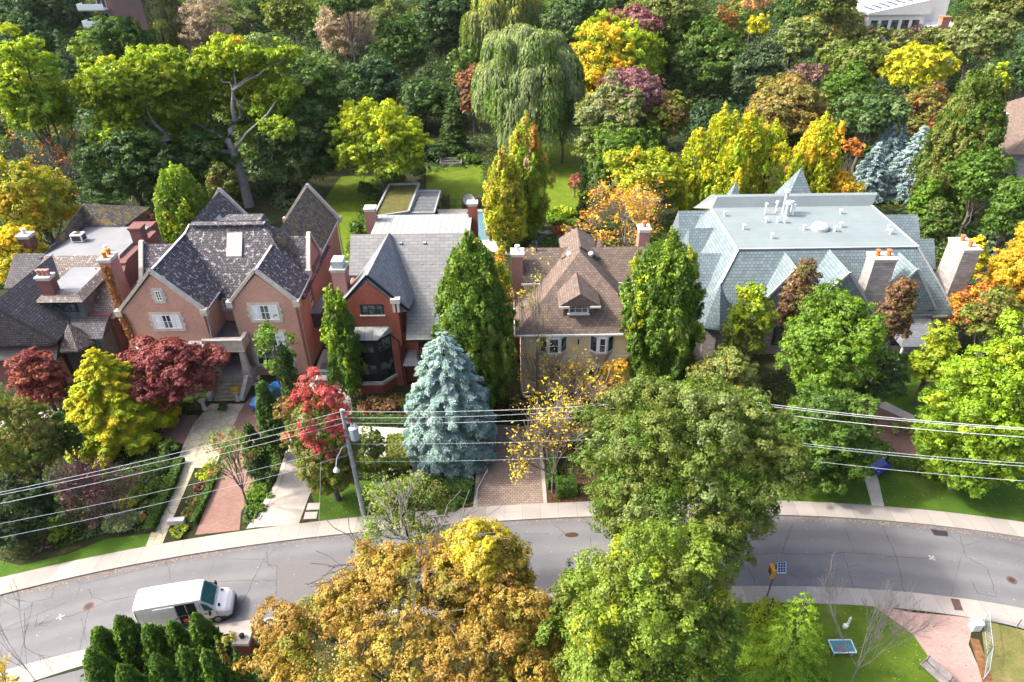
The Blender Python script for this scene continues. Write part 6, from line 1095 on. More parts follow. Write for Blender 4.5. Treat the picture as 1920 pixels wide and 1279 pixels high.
# ------------------------------------------------------------------ the wood behind: each tree that can be told apart
FAR = [
 ('tree', 'deep green tree hiding the foot of the apartment tower', (170, 22, 300, 160), dict(h=23, pal=[('mid', 3), ('deep', 3), ('green', 1)], n=60, low=-0.9)),
 ('tree', 'dark tree filling the wood behind the giant oak crown', (250, 90, 420, 260), dict(h=17, pal=[('deep', 3), ('teal', 2), ('mid', 2)], n=70, low=-0.9)),
 ('tree', 'large yellow green tree at the left edge with pale stems', (-30, 62, 148, 300), dict(yb=400, pal=[('green', 3), ('hop', 3), ('lime', 2)], n=110, crad=0.2, top=[('lime', 4), ('yg', 2)])),
 ('tree', 'dark green tree in the top left corner', (-20, -40, 165, 90), dict(h=22, pal=[('teal', 3), ('deep', 3)], n=70)),
 ('tree', 'yellow green tree above the left spread of the giant oak', (135, 60, 250, 165), dict(h=17, pal=[('hop', 3), ('green', 2), ('lime', 1)], n=60)),
 ('tree', 'very large chestnut with pale topped foliage right of the giant oak', (392, 22, 665, 345), dict(yb=292, pal=[('mid', 4), ('green', 4), ('deep', 2)], n=150, crad=0.19, top=[('sage', 3), ('green', 4), ('pale', 1)], up=0.6)),
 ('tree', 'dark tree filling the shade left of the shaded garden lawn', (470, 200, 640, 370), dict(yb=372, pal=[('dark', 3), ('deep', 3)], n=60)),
 ('tree', 'dark green tree under the left limb of the giant oak', (150, 230, 330, 400), dict(yb=410, pal=[('deep', 3), ('teal', 2), ('mid', 1)], n=70)),
 ('tree', 'deep green tree left of the giant oak trunk', (300, 240, 450, 370), dict(yb=385, pal=[('mid', 3), ('deep', 3)], n=60)),
 ('tree', 'olive topped tree at the top edge right of the tan bare tree', (490, -12, 592, 70), dict(h=22, pal=[('hop', 3), ('olive', 2)], n=50)),
 ('tree', 'dark green tree at the top between bare tree and tall firs', (690, 40, 800, 160), dict(h=16, pal=[('mid', 3), ('deep', 3), ('green', 1)], n=50)),
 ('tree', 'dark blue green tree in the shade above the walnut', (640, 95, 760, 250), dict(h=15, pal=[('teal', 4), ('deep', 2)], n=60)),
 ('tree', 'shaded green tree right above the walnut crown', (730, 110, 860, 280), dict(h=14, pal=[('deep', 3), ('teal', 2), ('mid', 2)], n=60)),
 ('tree', 'light green small tree left of the brown dying tree', (838, 85, 890, 170), dict(h=16, pal=[('green', 3), ('sage', 2)], n=30)),
 ('tree', 'tall dark tree at the top beside the upper willow', (775, -30, 890, 120), dict(h=22, pal=[('teal', 3), ('dark', 2), ('deep', 3)], n=60)),
 ('tree', 'brown dying narrow tree left of the weeping willow', (858, 105, 915, 250), dict(h=15, pal=[('brown', 3), ('plum', 1), ('rust', 1)], n=40)),
 ('tree', 'blue green tree at the top right of the willow', (1015, 15, 1095, 110), dict(h=20, pal=[('teal', 2), ('sage', 1), ('deep', 2)], n=40)),
 ('tree', 'lime green big tree top behind the golden yellow maple', (1085, 35, 1255, 200), dict(h=19, pal=[('hop', 3), ('lime', 3), ('fresh', 2)], n=80, top=[('lime', 4), ('yg', 2)])),
 ('tree', 'pinkish red topped tree at the top above the lime tree', (1130, 12, 1250, 90), dict(h=21, pal=[('mauve', 2), ('rose', 3)], n=40)),
 ('maple', 'golden yellow maple right of the weeping willow', (1056, 62, 1215, 225), dict(h=17, pal=[('yellow', 4), ('gold', 3), ('yg', 1)], n=90, crad=0.2)),
 ('tree', 'large dark green tree with shaded hollow at upper centre right', (1235, 18, 1400, 215), dict(h=20, pal=[('deep', 3), ('mid', 3), ('green', 2)], n=90, top=[('sage', 1), ('green', 3), ('mid', 3)])),
 ('tree', 'olive green tree at the top edge above the large dark tree', (1180, -25, 1330, 60), dict(h=24, pal=[('olive', 3), ('mid', 2), ('sage', 1)], n=50)),
 ('tree', 'narrow rust and green tree at the top right of centre', (1340, 5, 1388, 80), dict(h=20, pal=[('rust', 2), ('olive', 2), ('orange', 0.5)], n=24)),
 ('tree', 'bright yellow leaning crown at the top right of centre', (1395, 25, 1448, 80), dict(h=18, pal=[('yg', 2), ('yellow', 1)], n=24)),
 ('tree', 'blackish green rounded tree right of the large dark tree', (1375, 85, 1475, 195), dict(h=15, pal=[('teal', 2), ('blk', 2), ('sage', 1)], n=60)),
 ('tree', 'bronze olive rounded tree above the gold topped beech', (1392, 140, 1550, 290), dict(h=14, pal=[('olive', 3), ('bronze', 2), ('brown', 1)], n=80, top=[('bronze', 2), ('olive', 3), ('straw', 1)])),
 ('tree', 'mixed olive green tree above the upright beeches centre', (1085, 150, 1215, 350), dict(yb=345, pal=[('olive', 3), ('green', 3), ('mid', 2)], n=90, top=[('sage', 2), ('olive', 2), ('tan', 1)])),
 ('tree', 'lower green tree in front of the olive and mauve pair', (1100, 225, 1235, 350), dict(yb=365, pal=[('green', 3), ('hop', 2), ('mid', 2)], n=60)),
 ('tree', 'mauve and red tinged tree right of the golden maple', (1120, 120, 1250, 215), dict(yb=330, pal=[('mauve', 3), ('plum', 3), ('rose', 1)], n=60, dens=0.7)),
 ('tree', 'green tree with orange patches below the mauve tree', (1190, 165, 1300, 275), dict(yb=335, pal=[('green', 3), ('hop', 2), ('rust', 1), ('rose', 1)], n=60)),
 ('tree', 'medium green tree at upper right beside the bronze tree', (1545, 120, 1640, 260), dict(h=15, pal=[('green', 3), ('mid', 3)], n=60)),
 ('tree', 'grey green tree behind the silvery blue spruces', (1560, 170, 1700, 265), dict(h=14, pal=[('mid', 3), ('teal', 2), ('sage', 1)], n=60)),
 ('maple', 'wide bright yellow tree at the upper right', (1650, 78, 1790, 185), dict(h=17, pal=[('yellow', 3), ('yg', 4), ('lime', 1)], n=80, crad=0.22)),
 ('tree', 'rose and green leafed tree left of the huge columnar tree', (1675, 155, 1790, 290), dict(h=13, pal=[('rose', 3), ('hop', 3), ('rust', 1)], n=60, dens=0.8)),
 ('tree', 'yellow green tree right behind the huge columnar tree', (1840, 110, 1895, 210), dict(h=15, pal=[('lime', 2), ('yg', 2)], n=30)),
 ('tree', 'dark green conifer at the right edge above the brown roof', (1885, 55, 1975, 195), dict(h=20, pal=[('deep', 3), ('teal', 2), ('mid', 1)], n=60)),
 ('tree', 'grey olive large tree at the top right below the white building', (1760, 20, 1900, 130), dict(h=20, pal=[('olive', 3), ('sage', 2), ('mid', 1)], n=70)),
 ('tree', 'dull mauve tree line below the white building', (1660, 42, 1775, 95), dict(h=15, pal=[('mauve', 1), ('plum', 2), ('olive', 1)], n=36)),
 ('tree', 'pale yellow green hazy tree left of the white building', (1480, 15, 1640, 110), dict(h=18, pal=[('sage', 3), ('straw', 2), ('hop', 2)], n=70)),
 ('tree', 'sage green tree at the top right of the bright yellow crown', (1440, 30, 1540, 130), dict(h=18, pal=[('sage', 3), ('olive', 2), ('hop', 2)], n=50)),
 ('tree', 'olive green tree mass left of the wide bright yellow tree', (1530, 75, 1670, 180), dict(h=16, pal=[('olive', 3), ('hop', 2), ('mid', 2)], n=60)),
 ('tree', 'orange tan tree top at the very top edge', (1385, -20, 1450, 30), dict(h=22, pal=[('orange', 1), ('tan', 2), ('straw', 1)], n=24)),
 ('tree', 'dark green tree at the top edge left of the white building', (1500, -35, 1620, 40), dict(h=24, pal=[('mid', 3), ('olive', 2)], n=40)),
 ('tree', 'dark olive tree in the top right corner', (1830, -40, 1960, 60), dict(h=25, pal=[('mid', 2), ('olive', 3)], n=50)),
 ('tree', 'purple grey tree beside the bronze olive tree', (1470, 115, 1550, 170), dict(h=14, pal=[('plum', 3), ('mauve', 1), ('olive', 1)], n=30)),
 ('tree', 'dark green tree below the top left corner tree', (0, 30, 110, 130), dict(h=18, pal=[('teal', 2), ('deep', 3)], n=50)),
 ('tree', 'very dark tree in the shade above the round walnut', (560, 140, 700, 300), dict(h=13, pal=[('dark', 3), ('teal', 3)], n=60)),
 ('tree', 'dark green tree right behind the taller columnar poplar', (1010, 170, 1100, 262), dict(h=13, pal=[('dark', 3), ('deep', 2)], n=40)),
 ('tree', 'deep green tree at the top between willow and pink topped tree', (1040, -30, 1150, 60), dict(h=24, pal=[('deep', 3), ('teal', 2)], n=50)),
 ('tree', 'green tree at the top edge right of the tall dark tree', (600, -30, 700, 40), dict(h=24, pal=[('mid', 2), ('teal', 2)], n=40)),
]
ORD = 'first second third fourth fifth sixth seventh eighth ninth tenth eleventh twelfth thirteenth fourteenth fifteenth sixteenth seventeenth eighteenth nineteenth twentieth twenty-first twenty-second twenty-third twenty-fourth twenty-fifth twenty-sixth'.split(); TN = ['mid green', 'yellow green', 'olive', 'deep green', 'straw tinged green']; no_ = 0
rng_ = np.random.default_rng(31); PL = [[('mid', 3), ('green', 2), ('deep', 2)], [('hop', 3), ('mid', 2)], [('olive', 3), ('mid', 2), ('sage', 1)], [('deep', 3), ('mid', 2)], [('green', 3), ('hop', 2), ('straw', .6)]]
for k in range(30):
    xc = -60+k*68+rng_.uniform(-20, 20)
    if 1560 < xc < 1800 or 120 < xc < 215: continue
    w_ = rng_.uniform(95, 150); y_ = rng_.uniform(-55, 12); no_ += 1; tree('distant_tree', TN[k % 5]+' distant tree along the top edge, '+ORD[no_-1]+' from the left', (xc-w_/2, y_, xc+w_/2, y_+rng_.uniform(85, 120)), h=rng_.uniform(13, 16), pal=PL[k % 5], n=34, group='trees merging along the far edge of the wood', limbs=3)
for x_, y_, l_ in ((1640, 44, 'left'), (1695, 52, 'middle'), (1752, 48, 'right')): tree('distant_tree', l_+' one of three dull trees standing just below the white building', (x_-42, y_, x_+42, y_+75), h=16, pal=[('olive', 2), ('plum', .6), ('sage', 1), ('mid', 2)], n=30, limbs=3, group='dull trees below the white building')
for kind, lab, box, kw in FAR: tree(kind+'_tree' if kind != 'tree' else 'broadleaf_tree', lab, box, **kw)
willow('willow_tree', 'large pale weeping willow at the upper centre of the wood', (893, 32, 1080, 285), yb=300, pal=[('sage', 4), ('green', 3), ('mid', 1)], top=[('pale', 4), ('sage', 2)], n=120, hang=0.62)
willow('willow_tree', 'yellow green weeping willow touching the top edge, behind the large willow', (872, -45, 1015, 110), h=24, pal=[('hop', 3), ('sage', 2)], top=[('yg', 1), ('straw', 1), ('pale', 1)], n=80, hang=0.6)
willow('willow_tree', 'yellow olive weeping willow at the top left beside the apartment tower', (195, -40, 350, 110), h=24, pal=[('hop', 2), ('sage', 2), ('olive', 2)], top=[('straw', 1), ('sage', 2)], n=80, hang=0.6)
tree('bare_tree', 'tan leafless tree at the top left of centre behind the chestnut', (328, 0, 448, 150), h=19, pal=[('tan', 3), ('dust', 3)], n=50, dens=0.5, ls=0.6, bark='twig_pale', limbs=22, fill=0.05)
tree('bare_tree', 'tan leafless tree at the top edge right of the chestnut', (585, -15, 705, 150), h=20, pal=[('tan', 3), ('dust', 3)], n=50, dens=0.5, ls=0.6, bark='twig_pale', limbs=22, fill=0.05)
spruce('fir_tree', 'dark blue green fir below the apartment tower', (92, 48, 152, 140), 215, [('teal', 2), ('deep', 1), ('spruce', 0.5)], levels=18)
spruce('fir_tree', 'dark green conifer beside the brown dying tree', (818, 165, 880, 285), 290, [('deep', 2), ('sage', 0.6), ('mid', 1)], levels=16)
spruce('fir_tree', 'grey green conifer in the shade right of the walnut', (745, 155, 800, 300), 305, [('teal', 2), ('sage', 0.5)], levels=16)
bare('bare_tree', 'pale leafless branches at the left edge in front of the orange tipped tree', (45, 250, 160, 400), 420, 'twig_grey', n0=9, lv=4, spread=0.7, thick=0.09, leaves=[('orange', 2), ('gold', 2)], nl_=70)
cover([(60, 1045), (112, 900), (250, 850), (335, 868), (300, 935), (268, 1000), (200, 1004), (120, 1030)], 0.55, [('deep', 3), ('mid', 3), ('green', 2), ('hop', 1), ('sage', .5), ('plum', .4)], 60)
cover([(0, 840), (0, 1060), (60, 1050), (115, 900), (120, 820), (60, 812)], 0.5, [('dark', 3), ('deep', 3), ('mid', 1)], 40)
cover([(362, 985), (374, 900), (392, 884), (402, 892), (384, 940), (368, 985)], 0.35, [('yg', 1), ('plum', 2), ('rose', 1), ('green', 3)], 120)
cover([(290, 785), (280, 700), (400, 700), (392, 760), (372, 775)], 0.5, [('deep', 3), ('mid', 2)], 40); cover([(140, 780), (140, 700), (290, 690), (300, 800), (330, 840), (300, 870), (160, 860)], 0.5, [('deep', 3), ('mid', 2), ('hop', 1)], 40)
cover([(455, 985), (462, 920), (520, 830), (552, 790), (520, 890), (476, 985)], 0.22, [('green', 3), ('mid', 3), ('fresh', 1)], 90)
cover([(655, 790), (655, 745), (775, 745), (772, 795)], 0.7, [('brown', 2), ('deep', 2), ('plum', 1), ('olive', 1)], 50); cover([(660, 865), (770, 870), (772, 905), (660, 900)], 0.3, [('mid', 3), ('hop', 2)], 70)
cover([(775, 940), (790, 900), (892, 905), (886, 950), (800, 958)], 0.35, [('green', 3), ('mid', 3), ('deep', 1)], 70); cover([(800, 800), (800, 740), (985, 740), (1000, 795)], 0.6, [('deep', 3), ('dark', 2), ('mid', 1)], 40); cover([(985, 795), (980, 745), (1180, 745), (1190, 800)], 0.6, [('deep', 2), ('brown', 1), ('mid', 2), ('tan', .5)], 40)
cover([(1024, 850), (1200, 850), (1200, 900), (1024, 900)], 0.7, [('deep', 2), ('mid', 2), ('rust', .5)], 50); cover([(1190, 800), (1190, 730), (1480, 700), (1600, 720), (1600, 860), (1450, 890), (1200, 890)], 0.7, [('deep', 3), ('mid', 3), ('dark', 2), ('hop', .6)], 30)
cover([(1680, 875), (1770, 800), (1760, 720), (1920, 700), (1990, 900), (1780, 905)], 0.7, [('deep', 3), ('mid', 3), ('hop', .6)], 30); cover([(0, 700), (140, 700), (140, 770), (0, 780)], 0.5, [('deep', 3), ('mid', 1)], 30)
cover([(980, 490), (960, 430), (1260, 400), (1300, 500), (1240, 560), (1200, 480)], 0.9, [('deep', 3), ('mid', 3), ('hop', 1), ('olive', 1)], 14, 0.16, 0.0); cover([(1230, 560), (1290, 400), (1600, 360), (1800, 420), (1850, 640), (1760, 620), (1700, 520), (1350, 480)], 1.2, [('deep', 3), ('mid', 3), ('hop', 1)], 10, 0.2, 0.0)
cover([(640, 520), (645, 470), (700, 330), (720, 330), (690, 460), (665, 560)], 0.9, [('mid', 3), ('green', 2), ('hop', 1)], 16, 0.15, 0.0); cover([(790, 330), (780, 280), (1000, 240), (1100, 250), (1100, 275), (980, 280), (910, 310)], 1.4, [('deep', 3), ('mid', 3), ('dark', 2)], 9, 0.22, 0.0); cover([(905, 400), (900, 310), (990, 300), (1000, 390), (1020, 430), (960, 440)], 0.6, [('mid', 3), ('green', 2)], 14, 0.16, 0.0)
cover([(400, 1279), (415, 1205), (500, 1190), (560, 1200), (560, 1300)], 0.4, [('mid', 3), ('hop', 2), ('brown', 1)], 60); cover([(150, 1279), (175, 1240), (420, 1190), (420, 1330), (150, 1330)], 0.2, [('mid', 3), ('deep', 2)], 30)
Pc = np.concatenate([q[0] for q in COVER]); Cc = np.concatenate([q[1] for q in COVER]); Sc = np.concatenate([np.full(len(q[0]), q[2]) for q in COVER]); rng = np.random.default_rng(77)
for nm, lb, f in (('ground_cover', 'mixed low green planting filling the garden beds around the houses', Sc < 0.12), ('garden_undergrowth', 'rougher low green growth around the back gardens', Sc >= 0.12)):
    g_ = leaf_mesh(nm, Pc[f], np.array([0, 0, 1.0])+rng.normal(0, .45, (int(f.sum()), 3)), Cc[f], float(Sc[f].mean()), None, seed=4); tag(g_, lb, 'ground cover', kind='stuff')
# undergrowth that closes the floor of the wood
def undergrowth():
    rng = np.random.default_rng(4); Ps, Ns, Cs = [], [], []; n = 3400
    Y = 68+rng.uniform(0, 1, n)**0.75*330; x = rng.uniform(-0.95, 0.95, n)*(Y*0.92+12); keep = []
    for i in range(n):
        q = np.array([x[i], Y[i], 0])-CAM; zc = q@fw; px = 960+FP*(q@RR)/zc; py = 639.5+FP*(q@DD)/zc
        if py > 405 and 130 < px < 1760: continue
        if py > 560: continue
        if py > 395 and 780 < px < 1240: continue
        if py > 235 and 560 < px < 1120: continue
        if 1640 > px > 1230 and py > 300: continue
        keep.append(i)
    for i in keep:
        far = Y[i] > 150; R = rng.uniform(2.2, 4.0)*(1.3 if far else 1); hh = rng.uniform(1.5, 3.8)*(1.9 if Y[i] > 130 else 1.0); m_ = 300 if not far else 210; s = 0.34 if not far else 0.5; d = sphere(rng, m_, 0.0)
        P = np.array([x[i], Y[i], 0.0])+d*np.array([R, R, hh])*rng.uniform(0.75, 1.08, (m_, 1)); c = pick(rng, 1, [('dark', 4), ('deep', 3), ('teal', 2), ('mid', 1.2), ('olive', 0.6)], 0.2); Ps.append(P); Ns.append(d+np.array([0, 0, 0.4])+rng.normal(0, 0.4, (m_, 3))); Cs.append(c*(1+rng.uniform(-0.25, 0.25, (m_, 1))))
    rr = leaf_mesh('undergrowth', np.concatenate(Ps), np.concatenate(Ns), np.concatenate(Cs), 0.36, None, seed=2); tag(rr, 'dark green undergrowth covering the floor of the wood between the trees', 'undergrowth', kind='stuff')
undergrowth()
# ------------------------------------------------------------------ street things
def loft(mb, rings, mi=0, caps=True):
    i0 = len(mb.v); n = len(rings[0])
    for r in rings: mb.v += [tuple(p) for p in r]
    for k in range(len(rings)-1):
        for j in range(n):
            j2 = (j+1) % n; A = i0+k*n; mb.f.append((A+j, A+n+j, A+n+j2, A+j2)); mb.m.append(mi)
    if caps:
        mb.f.append(tuple(range(i0, i0+n))); mb.m.append(mi); A = i0+(len(rings)-1)*n; mb.f.append(tuple(range(A+n-1, A-1, -1))); mb.m.append(mi)
class L2W:
    def __init__(s, o, a): s.o = o; s.c = math.cos(a); s.s = math.sin(a)
    def __call__(s, x, y, z): return (s.o[0]+x*s.c-y*s.s, s.o[1]+x*s.s+y*s.c, z)
def wheel(par, T, x, y, r, w_, side):
    m = MB(); c = [T(x, y-w_/2, r), T(x, y+w_/2, r)]; m.tube(c, r, 20); o = m.build('wheel', 'rubber', par)
    m = MB(); m.tube([T(x, y+side*(w_/2+0.004), r), T(x, y+side*(w_/2+0.02), r)], r*0.6, 14); m.build('rim', 'steel', o)
def van():
    o = W(349, 1176); g = (o[0]+0.0, o[1]+0.95, 0.01); a = math.radians(10.5); T = L2W(g, a); t = thing('delivery_van', 'white panel van with its sliding side door open on the road', 'van', g)
    # stations: x, half width at sill, half width at roof, sill z, belt z, roof z
    SX = .88
    st = [(-3.42, .90, .80, .62, 1.45, 2.52), (-3.36, .98, .88, .50, 1.45, 2.66), (-3.0, 1.0, .90, .42, 1.45, 2.70), (-1.5, 1.0, .90, .42, 1.45, 2.72), (0.0, 1.0, .90, .42, 1.45, 2.72), (1.2, 1.0, .89, .42, 1.45, 2.70), (1.55, 1.0, .86, .42, 1.45, 2.62), (2.35, .99, .78, .42, 1.42, 1.62), (2.42, .99, .80, .42, 1.30, 1.50), (3.1, .96, .74, .42, 1.08, 1.22), (3.38, .86, .62, .45, .92, 1.02), (3.5, .70, .5, .5, .8, .88)]
    T0 = T; T = lambda x, y, z: T0(x*SX, y, z)
    rings = []
    for x, ws, wr, zs, zb, zr in st:
        h_ = [(ws*0.96, zs), (ws, zs+0.15), (ws, zb), (ws*0.55+wr*0.45, zb+(zr-zb)*0.55), (wr, zr-(zr-zb)*0.10), (wr*0.82, zr-0.01), (wr*0.35, zr+0.03)]
        rings.append([T(x, -y, z) for y, z in h_]+[T(x, y, z) for y, z in reversed(h_)])
    m = MB(); loft(m, rings); b = m.build('body', 'van_white', t, smooth=False, bevel=0.03)
    P = lambda k, j: Vector(rings[k][j])
    def lerpq(k0, k1, j, f): return P(k0, j).lerp(P(k1, j), f)
    m = MB(); up = Vector((0.02, 0, 0.02)); A = [P(6, 4), P(6, 9), P(7, 9), P(7, 4)]; nn = (A[1]-A[0]).cross(A[3]-A[0]).normalized(); nn = nn if nn.z > 0 else -nn
    js = [4, 5, 6, 7, 8, 9]
    for q in range(5): m.poly([lerpq(6, 7, js[q], .06)+nn*0.02, lerpq(6, 7, js[q], .94)+nn*0.02, lerpq(6, 7, js[q+1], .94)+nn*0.02, lerpq(6, 7, js[q+1], .06)+nn*0.02])
    m.build('windscreen', 'windscreen', t)
    sidey = -1.004
    m = MB(); m.poly([T(1.62, sidey, 1.5), T(2.3, sidey, 1.44), T(1.95, sidey*0.955, 2.0), T(1.5, sidey*0.93, 2.28)]); m.poly([T(1.62, -sidey, 1.5), T(1.5, -sidey*0.93, 2.28), T(1.95, -sidey*0.955, 2.0), T(2.3, -sidey, 1.44)]); m.build('side_window', 'windscreen', t)
    def skin(xa, xb, off, za=.55, zb_=2.42):
        m = MB(); L = [(za, 1.0+off), (1.45, 1.0+off), (2.1, .958+off), (zb_, .915+off)]
        for (z0, y0), (z1, y1) in zip(L[:-1], L[1:]): m.hull([T(xa, -y0, z0), T(xb, -y0, z0), T(xb, -y0+.04+off, z0), T(xa, -y0+.04+off, z0)], [T(xa, -y1, z1), T(xb, -y1, z1), T(xb, -y1+.04+off, z1), T(xa, -y1+.04+off, z1)])
        return m
    dk = skin(-0.35, 1.1, .012).build('door_opening', 'black_trim', t)
    m = MB(); m.hull([T(0.35, -1.03, 1.0), T(0.42, -1.03, 1.0), T(0.42, -1.0, 1.0), T(0.35, -1.0, 1.0)], [T(0.35, -0.97, 2.35), T(0.42, -0.97, 2.35), T(0.42, -0.95, 2.35), T(0.35, -0.95, 2.35)]); m.hull([T(-.3, -1.016, 1.35), T(1.0, -1.016, 1.35), T(1.0, -1.0, 1.35), T(-.3, -1.0, 1.35)], [T(-.3, -1.008, 1.42), T(1.0, -1.008, 1.42), T(1.0, -.99, 1.42), T(-.3, -.99, 1.42)]); m.build('shelf', 'metal_grey', dk)
    m = MB(); p = T(0.1, -1.03, 0.75); m.box(p[0]-.16, p[0]+.16, p[1]-.04, p[1]+.05, .7, 1.0); m.build('red_crate', 'red_plastic', dk)
    skin(-1.95, -0.42, .05, .62, 2.38).build('sliding_door', 'van_white', t)
    m = MB(); m.hull([T(2.9, -.99, .3), T(3.56, -.66, .3), T(3.56, .66, .3), T(2.9, .99, .3)], [T(2.9, -.99, .62), T(3.58, -.70, .66), T(3.58, .70, .66), T(2.9, .99, .62)]); m.hull([T(-3.5, -.95, .35), T(-3.3, -.98, .35), T(-3.3, .98, .35), T(-3.5, .95, .35)], [T(-3.5, -.95, .6), T(-3.3, -.98, .6), T(-3.3, .98, .6), T(-3.5, .95, .6)]); m.hull([T(-3.3, -1.0, .28), T(2.9, -1.0, .28), T(2.9, 1.0, .28), T(-3.3, 1.0, .28)], [T(-3.3, -1.006, .6), T(2.9, -1.006, .6), T(2.9, 1.006, .6), T(-3.3, 1.006, .6)]); m.build('bumper', 'van_bumper', t)
    for y_ in (-.5, -.17, .17, .5): m = MB(); m.hull([T(-3.1, y_-.03, 2.70), T(1.1, y_-.03, 2.70), T(1.1, y_+.03, 2.70), T(-3.1, y_+.03, 2.70)], [T(-3.1, y_-.02, 2.765), T(1.1, y_-.02, 2.755), T(1.1, y_+.02, 2.755), T(-3.1, y_+.02, 2.765)]); m.build('roof_rib', 'van_white', t)
    for x_, z0, z1 in ((-3.28, .7, 2.3), (1.38, .6, 2.2), (2.42, .6, 1.3)):
        m = MB(); m.hull([T(x_, -1.006, z0), T(x_+.025, -1.006, z0), T(x_+.025, -.99, z0), T(x_, -.99, z0)], [T(x_, -1.006 if z1 < 1.5 else -.965, z1), T(x_+.025, -1.006 if z1 < 1.5 else -.965, z1), T(x_+.025, -.9, z1), T(x_, -.9, z1)]); m.build('panel_seam', 'black_trim', t)
    for x_ in (1.55, -.6): m = MB(); p_ = [T(x_, -1.06, 1.22), T(x_+.22, -1.06, 1.22)]; m.beam(p_[0], p_[1], .05, .05); m.build('handle', 'black_trim', t)
    for y_ in (-.45, .25): m = MB(); m.beam(T(2.36, y_, 1.66), T(1.98, y_+.35, 2.02), .03, .02); m.build('wiper', 'black_trim', t)
    for s_ in (-1, 1):
        m = MB(); m.hull([T(3.05, s_*.86, .86), T(3.46, s_*.60, .84), T(3.44, s_*.56, .84), T(3.0, s_*.70, .90)], [T(2.95, s_*.88, 1.12), T(3.36, s_*.64, 1.05), T(3.30, s_*.58, 1.08), T(2.9, s_*.74, 1.18)]); m.build('headlight', 'lamp_white', t)
        m = MB(); m.tube([T(2.1, s_*1.0, 1.5), T(2.12, s_*1.22, 1.5)], 0.03, 6); m.hull([T(2.02, s_*1.12, 1.3), T(2.14, s_*1.12, 1.3), T(2.14, s_*1.32, 1.3), T(2.02, s_*1.32, 1.3)], [T(2.02, s_*1.12, 1.7), T(2.14, s_*1.12, 1.7), T(2.14, s_*1.32, 1.7), T(2.02, s_*1.32, 1.7)]); m.build('mirror', 'black_trim', t)
        m = MB(); m.poly([T(2.56, s_*.5, 1.50), T(2.72, s_*.52, 1.44), T(2.74, s_*.74, 1.37), T(2.56, s_*.74, 1.43)]); m.build('bonnet_vent', 'black_trim', t)
        wheel(t, T, 2.35, s_*.90, .36, .24, s_); wheel(t, T, -1.95, s_*.90, .36, .24, s_)
    for x_ in (-3.0, 1.0):
        m = MB(); m.tube([T(x_, 0, 2.72), T(x_, 0, 2.86)], 0.03, 6); m.build('aerial', 'black_trim', t)
van()
def car(name, label, px, py, ang, mat, grp=None):
    o = W(px, py); T = L2W((o[0], o[1], 0.1), math.radians(ang)); t = thing(name, label, 'car', (o[0], o[1], 0.1))
    st = [(-2.2, .72, .6, .55, .9, .92), (-2.1, .85, .7, .35, .9, 1.0), (-1.6, .9, .68, .3, .92, 1.28), (-1.0, .9, .64, .3, .92, 1.5), (.1, .9, .64, .3, .92, 1.52), (.9, .9, .68, .3, .92, 1.12), (1.1, .9, .72, .3, .88, .98), (1.8, .87, .7, .32, .8, .88), (2.15, .76, .6, .4, .68, .74)]
    rings = []
    for x, ws, wr, zs, zb, zr in st:
        h_ = [(ws*.95, zs), (ws, zs+.15), (ws, zb), (wr, zb+(zr-zb)*.85), (wr*.7, zr)]; rings.append([T(x, -y, z+.1) for y, z in h_]+[T(x, y, z+.1) for y, z in reversed(h_)])
    m = MB(); loft(m, rings); m.build('body', mat, t, bevel=0.05, smooth=False)
    P = lambda k, j: Vector(rings[k][j]); m = MB(); u = Vector((0, 0, .015))
    for k in (4, ): 
        for a, b in ((3, 4), (4, 5), (5, 6)): m.poly([P(k, a)+u, P(k+1, a)+u, P(k+1, b)+u, P(k, b)+u])
    m.build('windscreen', 'windscreen', t); m = MB()
    for a, b in ((3, 4), (4, 5), (5, 6)): m.poly([P(1, a).lerp(P(3, a), .3)+u*2, P(3, a)+u, P(3, b)+u, P(1, b).lerp(P(3, b), .3)+u*2])
    m.build('rear_window', 'windscreen', t)
    for j0, j1, s_ in ((2, 3, -1), (7, 6, 1)):
        m = MB(); off = Vector(T(0, s_*.02, 0))-Vector(T(0, 0, 0)); m.poly([P(2, j0)+off, P(5, j0)+off, P(4, j1)+off, P(3, j1)+off]); m.build('side_window', 'windscreen', t)
    for s_ in (-1, 1):
        wheel(t, T, 1.4, s_*.82, .33, .2, s_); wheel(t, T, -1.35, s_*.82, .33, .2, s_); m = MB(); m.hull([T(2.0, s_*.55, .72), T(2.14, s_*.5, .72), T(2.1, s_*.7, .72), T(1.9, s_*.78, .72)], [T(1.95, s_*.55, .88), T(2.05, s_*.5, .86), T(2.0, s_*.7, .88), T(1.85, s_*.78, .9)]); m.build('headlight', 'lamp_white', t)
    return t
car('parked_car', 'bright blue car parked on the brick drive behind the narrow cypress', 508, 752, 70, 'car_blue')
car('parked_car', 'black car parked in the passage behind the slim hornbeam', 620, 706, 80, 'car_black')
car('parked_car', 'deep blue car under the dark tree at the circular drive', 1616, 866, -62, 'car_navy')

# utility pole with transformer, street lamp and wires
b = W(682, 966); YB = float(b[1]); tp = WY(640, 768, YB); t = thing('utility_pole', 'grey wooden utility pole with transformer can and street lamp beside the sidewalk', 'utility pole', tuple(b))
def onp(f): return b+(tp-b)*f
m = MB(); m.tube([b, onp(.5), tp], [.19, .17, .13], 12); m.build('post', 'pole_wood', t)
q = onp(.80); m = MB(); m.lathe((q[0]+.62, q[1]-.1, q[2]-.55), [(.30, 0), (.34, .06), (.34, 1.05), (.36, 1.08), (.36, 1.16), (.2, 1.24)], 16); tf = m.build('transformer', 'galvanised', t)
m = MB(); m.lathe((q[0]+.52, q[1]-.1, q[2]+.68), [(.07, 0), (.05, .12), (.07, .16), (.04, .34)], 8); m.lathe((q[0]+.76, q[1]-.1, q[2]+.68), [(.07, 0), (.05, .12), (.07, .16), (.04, .34)], 8); m.build('bushing', 'stone_trim', tf)
